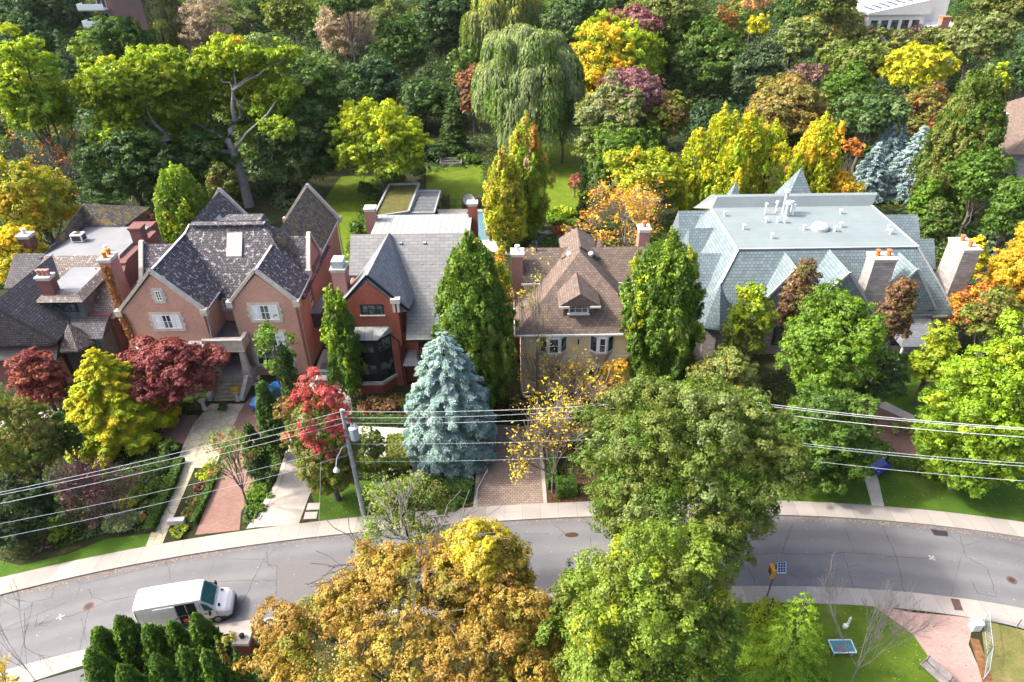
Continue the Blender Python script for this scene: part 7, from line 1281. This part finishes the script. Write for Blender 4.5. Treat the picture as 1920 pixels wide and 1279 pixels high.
m = MB(); m.beam((q[0], q[1], q[2]+.3), (q[0]+.4, q[1]-.1, q[2]+.3), .08, .1); m.beam((q[0], q[1], q[2]-.3), (q[0]+.4, q[1]-.1, q[2]-.3), .08, .1); m.tube([(q[0]+1.0, q[1], q[2]+.5), (q[0]+1.05, q[1], q[2]-.5), (q[0]+.5, q[1], q[2]-.8)], .025, 5); m.build('bracket', 'metal_grey', tf)
q = onp(.70); m = MB(); m.tube([q, q+np.array([-.35, -.5, .15]), q+np.array([-.7, -1.2, -.35]), q+np.array([-.8, -1.5, -1.0])], .045, 8); la = m.build('lamp_arm', 'galvanised', t)
e = q+np.array([-.8, -1.5, -1.0]); m = MB(); m.lathe((e[0], e[1], e[2]-.42), [(.05, 0), (.24, .08), (.26, .16), (.14, .34), (.06, .46)], 14); m.build('lamp_head', 'lamp_white', la, smooth=True)
for k, f in enumerate((.985, .93, .885)):
    q = onp(f); m = MB(); m.tube([q+np.array([-.05, 0, 0]), q+np.array([.2, 0, .02])], .03, 6); m.lathe((q[0]+.2, q[1], q[2]), [(.06, 0), (.09, .04), (.05, .1), (.08, .14), (.03, .2)], 8); m.build('insulator', 'stone_trim', t)
for f in (.62, .5, .25, .78): q = onp(f); m = MB(); m.lathe((q[0], q[1], q[2]), [(.19, 0), (.2, .02), (.2, .08), (.19, .1)], 12); m.build('band', 'metal_grey', t)
# second pole stands inside the linden crown
tp2 = WY(1328, 742, 39.6); t2 = thing('utility_pole', 'second utility pole mostly hidden inside the olive linden crown', 'utility pole', (tp2[0], 39.6, 0)); m = MB(); m.tube([(tp2[0], 39.6, 0), tuple(tp2)], [.18, .13], 12); m.build('post', 'pole_wood', t2); m = MB(); m.tube([(tp2[0], 39.6, tp2[2]-2.4), (tp2[0], 39.6, tp2[2]-2.3)], .2, 10); m.build('band', 'metal_grey', t2)
def wire(label, A, B, sag, r=.022, mat='cable', grp='overhead wires along the street'):
    A = np.asarray(A, float); B = np.asarray(B, float); n = 28; P = [A+(B-A)*(i/n)-np.array([0, 0, sag*4*(i/n)*(1-i/n)]) for i in range(n+1)]; m = MB(); m.tube(P, r*0.85, 6); tag(m.build('overhead_wire', mat, None), label, 'wire', grp)
YL = 29.0
for f, ye, s_, r, mt, l in ((.985, 924, .25, .021, 'cable', 'topmost bright wire left of the utility pole'), (.93, 928, .25, .021, 'cable', 'second bright wire from the top left of the pole'), (.885, 945, .25, .021, 'cable', 'third bright wire from the top left of the pole')): wire(l, onp(f), WY(-70, ye+14, YL), s_, r, mt)
wire('upper thin grey wire left of the utility pole, crossing the red maple', onp(.68), WY(-70, 995, YL), .35, .014, 'cable_grey'); wire('lowest thin grey wire left of the utility pole', onp(.60), WY(-70, 1022, YL), .4, .014, 'cable_grey')
for f, y2, s_, r, mt, l in ((.985, 742, .55, .020, 'cable', 'topmost bright wire between pole and linden'), (.93, 748, .55, .020, 'cable', 'middle bright wire between pole and linden'), (.885, 762, .55, .020, 'cable', 'lowest bright wire between pole and linden')): wire(l, onp(f), WY(1328, y2, 39.6), s_, r, mt)
wire('upper thin wire crossing the blue spruce', onp(.70), WY(1328, 812, 39.6), .35, .013, 'cable_grey'); wire('lower thin wire crossing the blue spruce', onp(.54), WY(1328, 838, 39.6), .5, .013, 'cable_grey')
for y1, y2, r, mt, l in ((742, 800, .022, 'cable', 'topmost bright wire right of the linden'), (746, 803, .022, 'cable', 'second bright wire right of the linden, just under the topmost'), (758, 817, .022, 'cable', 'third bright wire from the top right of the linden'), (808, 866, .015, 'cable_grey', 'upper thin wire right of the linden across the navy car'), (811, 872, .015, 'cable_grey', 'thin wire just below the upper thin one right of the linden'), (838, 900, .013, 'cable_grey', 'lowest thin wire right of the linden')): wire(l, WY(1328, y1, 39.6), WY(1990, y2+7, 31.0), .35, r, mt)
q = onp(.62); e1 = WY(602, 866, 37.2); wire('service wire dipping from the pole toward the red maple', q, e1, .1, .015, 'cable_grey', None); e2 = W(597, 1010); wire('thin guy wire running down to the kerb across the sidewalk', e1, e2, .0, .015, 'cable', None)

# crossing beacon with solar panel
b = W(1437, 1122); tp_ = WY(1451, 1056, float(b[1])); hz = float(tp_[2]); t = thing('crossing_beacon', 'solar powered pedestrian crossing sign post with yellow box at the kerb', 'sign post', (b[0], b[1], .13))
m = MB(); m.tube([(b[0], b[1], .1), (b[0], b[1], hz-.2)], .055, 8); m.build('post', 'rust_iron', t)
x, y = b[0], b[1]; m = MB(); m.hull([(x-.05, y-.42, hz-.55), (x+.55, y-.42, hz-.55), (x+.62, y+.1, hz-.05), (x+.02, y+.1, hz-.05)], [(x-.05, y-.45, hz-.5), (x+.55, y-.45, hz-.5), (x+.62, y+.07, hz), (x+.02, y+.07, hz)]); pn = m.build('solar_panel', 'lamp_white', t)
m = MB()
for i in range(3):
    for j in range(4):
        u0, u1, v0, v1 = .06+i*.3, .06+i*.3+.27, .05+j*.235, .05+j*.235+.215; F_ = lambda u, v: (x-.05+u*.6+v*.07, y-.45+v*.52, hz-.5+v*.5+.012); m.poly([F_(u0, v0), F_(u1, v0), F_(u1, v1), F_(u0, v1)])
m.build('solar_cells', 'solar_cell', pn)
m = MB(); m.box(x-.34, x-.1, y-.35, y+.35, hz-1.25, hz-.45); bx = m.build('beacon_box', 'yellow_paint', t, bevel=.03); m = MB(); m.box(x-.37, x-.345, y-.22, y+.22, hz-1.1, hz-.6); m.build('beacon_face', 'iron_dark', bx); m = MB(); m.box(x-.1, x+.05, y-.1, y+.1, hz-1.2, hz-.6); m.build('bracket', 'lamp_white', bx)

# things in the park corner
o = W(1825, 1180); t = thing('utility_cabinet', 'white metal utility cabinet beside the chain link fence', 'cabinet', tuple(o)); x, y = o[0], o[1]
m = MB(); m.box(x-.30, x+.30, y-.26, y+.26, .1, .85); m.build('cabinet_body', 'lamp_white', t, bevel=.03); m = MB(); m.box(x-.33, x+.33, y-.29, y+.29, .853, .9); m.build('lid', 'white_paint', t, bevel=.02); m = MB(); m.poly([(x+.02, y-.1, .905), (x+.16, y-.1, .905), (x+.09, y+.04, .905)]); m.build('warning_mark', 'yellow_paint', t)
m = MB(); m.box(x-.005, x+.005, y-.264, y-.261, .2, .8); m.build('door_seam', 'iron_dark', t)
def fence_run(name, label, pts, hgt, mat='galvanised', step=2.4, mesh_=True, bars=None):
    P3 = [W(a, c_) for a, c_ in pts]; t = thing(name, label, 'fence', tuple(P3[0]*np.array([1, 1, 0]))); ms = MB()
    for a, c_ in zip(P3[:-1], P3[1:]):
        L = float(np.linalg.norm((c_-a)[:2])); k = max(1, int(round(L/step)))
        for i in range(k+1):
            q = a+(c_-a)*i/k; m = MB(); m.tube([(q[0], q[1], .1), (q[0], q[1], .1+hgt)], .035 if mesh_ else .025, 6); m.build('post', mat, t)
        m = MB(); m.tube([(a[0], a[1], .1+hgt-.03), (c_[0], c_[1], .1+hgt-.03)], .024, 5); m.tube([(a[0], a[1], .2), (c_[0], c_[1], .2)], .018, 5); m.build('rail', mat, t)
        sp_ = .28 if mesh_ else .13; k2 = int(L/sp_)
        if mesh_:
            for i in range(k2):
                for dd in (1, -1):
                    i1 = i+dd*hgt/sp_; f0, f1 = i/k2, i1/k2; z0, z1 = .12, .1+hgt-.03
                    if f1 > 1: z1 = z0+(z1-z0)*(1-f0)/(f1-f0); f1 = 1
                    if f1 < 0: z1 = z0+(z1-z0)*(f0)/(f0-f1); f1 = 0
                    p = a+(c_-a)*f0; q = a+(c_-a)*f1; ms.beam((p[0], p[1], z0), (q[0], q[1], z1), .008, .008)
        else:
            for i in range(1, k2): q = a+(c_-a)*i/k2; ms.beam((q[0], q[1], .15), (q[0], q[1], .1+hgt-.05), .022, .022)
    ms.build('wire_mesh' if mesh_ else 'bars', mat, t)
fence_run('chain_link_fence', 'galvanised chain link fence along the pink paver path corner', [(1843, 1275), (1850, 1232), (1843, 1168)], 1.1); fence_run('chain_link_fence', 'low chain link fence along the sidewalk at the right edge', [(1845, 1163), (1905, 1178), (1990, 1200)], .9)
fence_run('iron_fence', 'dark iron picket fence beside the brick gate pillar', [(478, 1198), (515, 1190), (560, 1180)], 1.1, 'rust_iron', 1.6, False)
o = W(465, 1222); t = thing('gate_pillar', 'red brick gate pillar with pale stone cap by the sidewalk', 'pillar', tuple(o)); x, y = o[0], o[1]
m = MB(); m.box(x-.42, x+.42, y-.42, y+.42, .05, 1.5); m.build('shaft', 'brick_red', t); m = MB(); m.hull([(x-.6, y-.55, 1.5), (x+.6, y-.55, 1.5), (x+.6, y+.55, 1.5), (x-.6, y+.55, 1.5)], [(x-.54, y-.5, 1.68), (x+.54, y-.5, 1.68), (x+.54, y+.5, 1.68), (x-.54, y+.5, 1.68)]); m.build('cap', 'concrete', t); m = MB(); m.lathe((x, y, 1.68), [(.16, 0), (.1, .08), (.18, .22), (.1, .36), (.02, .4)], 10); m.build('finial', 'iron_dark', t)
o = W(1748, 1272); t = thing('park_bench', 'grey wooden slatted park bench at the edge of the paver path', 'bench', tuple(o)); T = L2W((o[0], o[1], 0), math.radians(-62))
m = MB()
for i in range(4): m.hull([T(-.9, -.25+i*.13, .52), T(.9, -.25+i*.13, .52), T(.9, -.15+i*.13, .52), T(-.9, -.15+i*.13, .52)], [T(-.9, -.25+i*.13, .56), T(.9, -.25+i*.13, .56), T(.9, -.15+i*.13, .56), T(-.9, -.15+i*.13, .56)])
m.build('seat', 'wood_grey', t); m = MB()
for i in range(4): z = .62+i*.12; y_ = .28+i*.03; m.hull([T(-.9, y_, z), T(.9, y_, z), T(.9, y_+.03, z), T(-.9, y_+.03, z)], [T(-.9, y_+.02, z+.1), T(.9, y_+.02, z+.1), T(.9, y_+.05, z+.1), T(-.9, y_+.05, z+.1)])
m.build('backrest', 'wood_grey', t)
for x_ in (-.8, .8): m = MB(); m.tube([T(x_, -.26, .1), T(x_, -.24, .5), T(x_, .24, .5), T(x_, .36, 1.1)], .03, 6); m.tube([T(x_, .3, .1), T(x_, .24, .5)], .03, 6); m.tube([T(x_, -.26, .5), T(x_, -.26, .74), T(x_, .28, .76)], .025, 6); m.build('leg', 'iron_dark', t)
o = W(1575, 1222); t = thing('game_table', 'teal topped flat table standing on the park lawn behind the bare tree', 'table', tuple(o)); x, y = o[0], o[1]
m = MB(); m.box(x-.72, x+.72, y-.42, y+.42, .58, .64); tt_ = m.build('tabletop', 'teal_panel', t, bevel=.02); m = MB()
for a in ((x-.78, x+.78, y-.48, y-.42), (x-.78, x+.78, y+.42, y+.48), (x-.78, x-.72, y-.42, y+.42), (x+.72, x+.78, y-.42, y+.42)): m.box(*a, .57, .66)
m.build('rim', 'pale_blue_paint', tt_); m = MB(); m.beam((x-.4, y+.05, .66), (x+.1, y-.3, .66), .09, .03); m.build('stripe', 'red_plastic', tt_)
for sx in (-.6, .6):
    for sy in (-.32, .32): m = MB(); m.box(x+sx-.04, x+sx+.04, y+sy-.04, y+sy+.04, .1, .58); m.build('leg', 'metal_grey', t)
o = W(1588, 1175); t = thing('marker_post', 'short white post with a small white box on the park lawn', 'post', tuple(o)); x, y = o[0], o[1]; m = MB(); m.box(x-.06, x+.06, y-.06, y+.06, .1, 1.0); m.build('post', 'lamp_white', t, bevel=.01); m = MB(); m.box(x-.36, x-.08, y-.25, y+.0, .1, .42); m.build('box', 'lamp_white', t, bevel=.02)
def flat_disc(name, label, cat, px, py, r, mat, ring=None, sq=1.0, z=.012):
    o = W(px, py); m = MB(); m.poly([(o[0]+r*math.cos(i*math.pi/12), o[1]+r*sq*math.sin(i*math.pi/12), z) for i in range(24)]); ob = m.build(name, mat); tag(ob, label, cat)
    if ring: m = MB(); m.poly([(o[0]+r*.6*math.cos(i*math.pi/12), o[1]+r*.6*sq*math.sin(i*math.pi/12), z+.005) for i in range(24)]); m.build('lid_pattern', ring, ob)
flat_disc('manhole_cover', 'round iron manhole cover left of the white van', 'manhole', 166, 1137, .36, 'rust_iron', 'iron_dark'); flat_disc('manhole_cover', 'round rusty manhole cover in the road at the right edge', 'manhole', 1897, 1088, .36, 'rust_iron', 'iron_dark')
flat_disc('road_patch', 'dark oily stain on the road below the brown paver drive', 'patch', 1072, 1003, .55, 'mulch', sq=.45)
a = [W(x, y, .135) for x, y in ((1782, 1122), (1799, 1124), (1806, 1145), (1790, 1144))]; m = MB(); m.poly([(p[0], p[1], .137) for p in reversed(a)]); g = m.build('drain_grate', 'rust_iron'); tag(g, 'rusty square drain grate set into the south sidewalk', 'drain grate')
m = MB()
for i in range(1, 6): f = i/6; p = a[0]*(1-f)+a[1]*f; q = a[3]*(1-f)+a[2]*f; m.beam((p[0], p[1], .14), (q[0], q[1], .14), .03, .01)
m.build('slots', 'iron_dark', g)
a = [W(x, y, .01) for x, y in ((1744, 992), (1776, 996), (1778, 1006), (1752, 1004))]; m = MB(); m.poly([(p[0], p[1], .012) for p in reversed(a)]); tag(m.build('drain_grate', 'iron_dark'), 'dark leaf strewn drain grate at the north kerb on the right', 'drain grate')
for px, py, l in ((1747, 1046, 'white spray paint mark in the road at the right'), (113, 1157, 'white spray paint mark in the road at the left')):
    o = W(px, py); m = MB()
    for k in range(4): a = k*1.57+.5; m.poly([(o[0]+.06*math.cos(a-1), o[1]+.06*math.sin(a-1), .014), (o[0]+.26*math.cos(a-.2), o[1]+.26*math.sin(a-.2), .014), (o[0]+.30*math.cos(a+.25), o[1]+.30*math.sin(a+.25), .014), (o[0]+.06*math.cos(a+1), o[1]+.06*math.sin(a+1), .014)])
    tag(m.build('paint_mark', 'road_paint'), l, 'paint mark')
# tar lines and cracks in the road
def crack(pts, w_=.032):
    P = [W(x, y) for x, y in pts]; m = MB(); rng = np.random.default_rng(len(pts)*7+int(pts[0][0])); Q = []
    for a, b in zip(P[:-1], P[1:]):
        for i in range(6): q = a+(b-a)*i/6; Q.append(q+rng.normal(0, .035, 3)*np.array([1, 1, 0]))
    Q.append(P[-1])
    for a, b in zip(Q[:-1], Q[1:]):
        d = Vector((b-a)); s_ = Vector((-d.y, d.x, 0)).normalized()*w_*rng.uniform(.3, .75); a = Vector(a); b = Vector(b); m.poly([(a.x-s_.x, a.y-s_.y, .011), (b.x-s_.x, b.y-s_.y, .011), (b.x+s_.x, b.y+s_.y, .011), (a.x+s_.x, a.y+s_.y, .011)])
    return m
cm = MB()
for pts in ([(1400, 1040), (1465, 1037), (1520, 1040), (1590, 1036), (1640, 1040), (1680, 1045), (1745, 1047)], [(1486, 982), (1476, 1010), (1465, 1037)], [(1655, 985), (1668, 1015), (1680, 1045), (1697, 1112)], [(1580, 1035), (1592, 1070), (1600, 1100)], [(1800, 1005), (1812, 1045), (1850, 1065), (1868, 1115)], [(1820, 1085), (1836, 1120)], [(1836, 1114), (1870, 1119)], [(60, 1130), (50, 1180), (35, 1250)], [(166, 1145), (155, 1190), (150, 1220)], [(0, 1185), (60, 1172), (150, 1150), (200, 1128), (250, 1118)], [(310, 1050), (318, 1075), (318, 1090)], [(395, 1092), (450, 1088), (515, 1089)], [(500, 1035), (470, 1100), (455, 1130)], [(519, 1060), (518, 1100), (512, 1155)], [(501, 1030), (502, 1060), (519, 1060)], [(100, 1103), (98, 1120), (60, 1130), (0, 1118)], [(980, 1000), (985, 1002), (1030, 1001)], [(1040, 985), (1060, 1000), (1045, 1010)], [(1108, 1010), (1112, 1035)], [(165, 1105), (175, 1120), (200, 1128)], [(1420, 1100), (1400, 1060)]):
    k = crack(pts); i = len(cm.v); cm.v += k.v; cm.f += [tuple(j+i for j in f) for f in k.f]; cm.m += k.m
o = cm.build('road_cracks', 'crack_tar'); o['kind'] = 'structure'
# darker paving patches
for pts in ([(0, 1115), (60, 1103), (60, 1130), (0, 1140)],): pass

# garden stone and small objects
def stone(name, label, cat, px, w_, d_, h0, mat='limestone', ang=0.0):
    o = W(*px); T = L2W((o[0], o[1], 0), math.radians(ang)); m = MB(); m.hull([T(-w_/2, -d_/2, .05), T(w_/2, -d_/2, .05), T(w_/2, d_/2, .05), T(-w_/2, d_/2, .05)], [T(-w_/2, -d_/2, h0), T(w_/2, -d_/2, h0), T(w_/2, d_/2, h0), T(-w_/2, d_/2, h0)]); ob = m.build(name, mat, bevel=.03); tag(ob, label, cat); return ob
stone('stone_bench', 'long pale stone slab bench on the lawn right of the utility pole', 'bench', (732, 915), 2.1, .5, .5, 'concrete_pale'); stone('stone_block', 'grey stone block closing the street end of the planter bed', 'stone', (333, 982), 1.35, .45, .55, 'stone_trim', 4)
stone('stone_ledge', 'grey stone ledge behind the pale variegated shrubs', 'stone', (235, 972), 3.0, .4, .5, 'stone_trim', 4)
stone('stepping_stone', 'upper square stepping stone beside the concrete drive', 'stepping stone', (588, 951), 1.05, .75, .13, 'concrete_pale', 2); stone('stepping_stone', 'lower square stepping stone near the sidewalk', 'stepping stone', (583, 968), 1.05, .75, .13, 'concrete_pale', 2)
for px, l in (((447, 752), 'stone urn of yellow chrysanthemums on the right of the porch steps'), ((384, 768), 'plain grey stone urn on the left of the porch steps')):
    o = W(*px); t = thing('urn', l, 'urn', tuple(o)); m = MB(); m.lathe((o[0], o[1], 0), [(.26, .1), (.2, .3), (.17, .8), (.34, 1.15), (.36, 1.22), (.3, 1.24)], 12); m.build('vase', 'stone_trim', t)
    if 'yellow' in l: rng = np.random.default_rng(8); d = sphere(rng, 700, -.3); leaf_mesh('flowers', np.array([o[0], o[1], 1.45])+d*np.array([.42, .42, .32])*rng.uniform(.7, 1, (700, 1)), d+rng.normal(0, .3, (700, 3)), pick(rng, 700, [('yellow', 3), ('gold', 2)]), .06, t)
o = W(467, 975); t = thing('bollard_light', 'small black garden light at the tip of the drive island', 'garden light', tuple(o)); m = MB(); m.lathe((o[0], o[1], .1), [(.09, 0), (.09, .75), (.13, .77), (.13, .95), (.04, 1.0)], 10); m.build('post', 'iron_dark', t)
# raised planter on the far lawn, patio things
o = W(846, 308); t = thing('raised_planter', 'grey timber raised bed planter at the far edge of the bright lawn', 'planter', tuple(o)); x, y = o[0], o[1]
m = MB()
for a in ((x-2, x+2, y-1.5, y-1.35), (x-2, x+2, y+1.35, y+1.5), (x-2, x-1.85, y-1.35, y+1.35), (x+1.85, x+2, y-1.35, y+1.35), (x-1.85, x+1.85, y-.08, y+.08)): m.box(*a, 0, .75)
m.build('timber_frame', 'wood_grey', t); m = MB(); m.box(x-1.84, x+1.84, y-1.34, y+1.34, 0, .5); m.build('soil', 'mulch', t)
for x0, x1, l in ((829, 842, 'dark clipped hedge cube left of the garden gate'), (868, 905, 'dark clipped hedge block right of the garden gate')): hedge('hedge', l, [(x0, 388), (x1, 388)], 1.6, 1.7, [('brown', 1), ('plum', 1), ('deep', 3)])
fence_run('garden_gate', 'thin dark iron gate between the clipped hedge blocks', [(842, 389), (868, 389)], 1.3, 'iron_dark', 1.0, False)
o = W(879, 396); t = thing('satellite_dish', 'blue grey round dish on a post beside the pool terrace', 'dish', tuple(o)); m = MB(); m.tube([(o[0], o[1], 0), (o[0], o[1], 1.6)], .06, 8); m.build('post', 'metal_grey', t)
m = MB(); c0 = Vector((o[0], o[1]-.1, 1.9)); ax = Vector((.3, -.7, .5)).normalized(); u_ = ax.cross(Vector((0, 0, 1))).normalized(); v_ = ax.cross(u_); rr = []
for r_, d_ in ((.05, 0), (.5, .05), (.8, .16), (.95, .28)): rr.append([c0+ax*d_+(u_*math.cos(i*math.pi/8)+v_*math.sin(i*math.pi/8))*r_ for i in range(16)])
loft(m, rr+[[p+ax*(-.04) for p in r] for r in reversed(rr)]); m.build('dish', 'metal_grey', t)
# ivy climbing the chimney and corner of the two left houses
def ivy(par, a, b, w_, n, pal, seed): 
    rng = np.random.default_rng(seed); t = rng.uniform(0, 1, n)[:, None]; a = np.array(a, float); b = np.array(b, float); P = a+(b-a)*t+rng.normal(0, 1, (n, 3))*np.array([w_, .05, .1]); leaf_mesh('ivy', P, np.tile(np.array([[0.2, -1., .2]]), (n, 1))+rng.normal(0, .5, (n, 3)), pick(rng, n, pal, .3), .1, par)
for o_ in [o for o in bpy.data.objects if o.get('category') == 'house']:
    if 'Tudor' in o_['label']: ivy(o_, (-40.7, 61.28, 5.5), (-40.7, 61.3, 11.6), .26, 1500, [('rust', 2), ('brown', 2), ('bronze', 1)], 5)
    if 'pink brick' in o_['label']: ivy(o_, (-37.7, 56.9, 0), (-37.9, 56.9, 8.6), .22, 1500, [('rust', 2), ('brown', 3)], 6)
# thin haze over the far wood

def haze():
    m = bpy.data.materials.new('haze'); m.use_nodes = True; nt = m.node_tree; nt.nodes.clear(); o = nt.nodes.new('ShaderNodeOutputMaterial'); v = nt.nodes.new('ShaderNodeVolumePrincipled'); v.inputs['Color'].default_value = (.92, .95, 1, 1); v.inputs['Density'].default_value = 0.00003; nt.links.new(v.outputs[0], o.inputs['Volume']); MAT['haze'] = m
    b = MB(); b.box(-430, 430, -70, 630, -1, 46); ob = b.build('haze', 'haze'); ob['kind'] = 'stuff'; ob['label'] = 'thin pale air haze over the far wood'
haze()
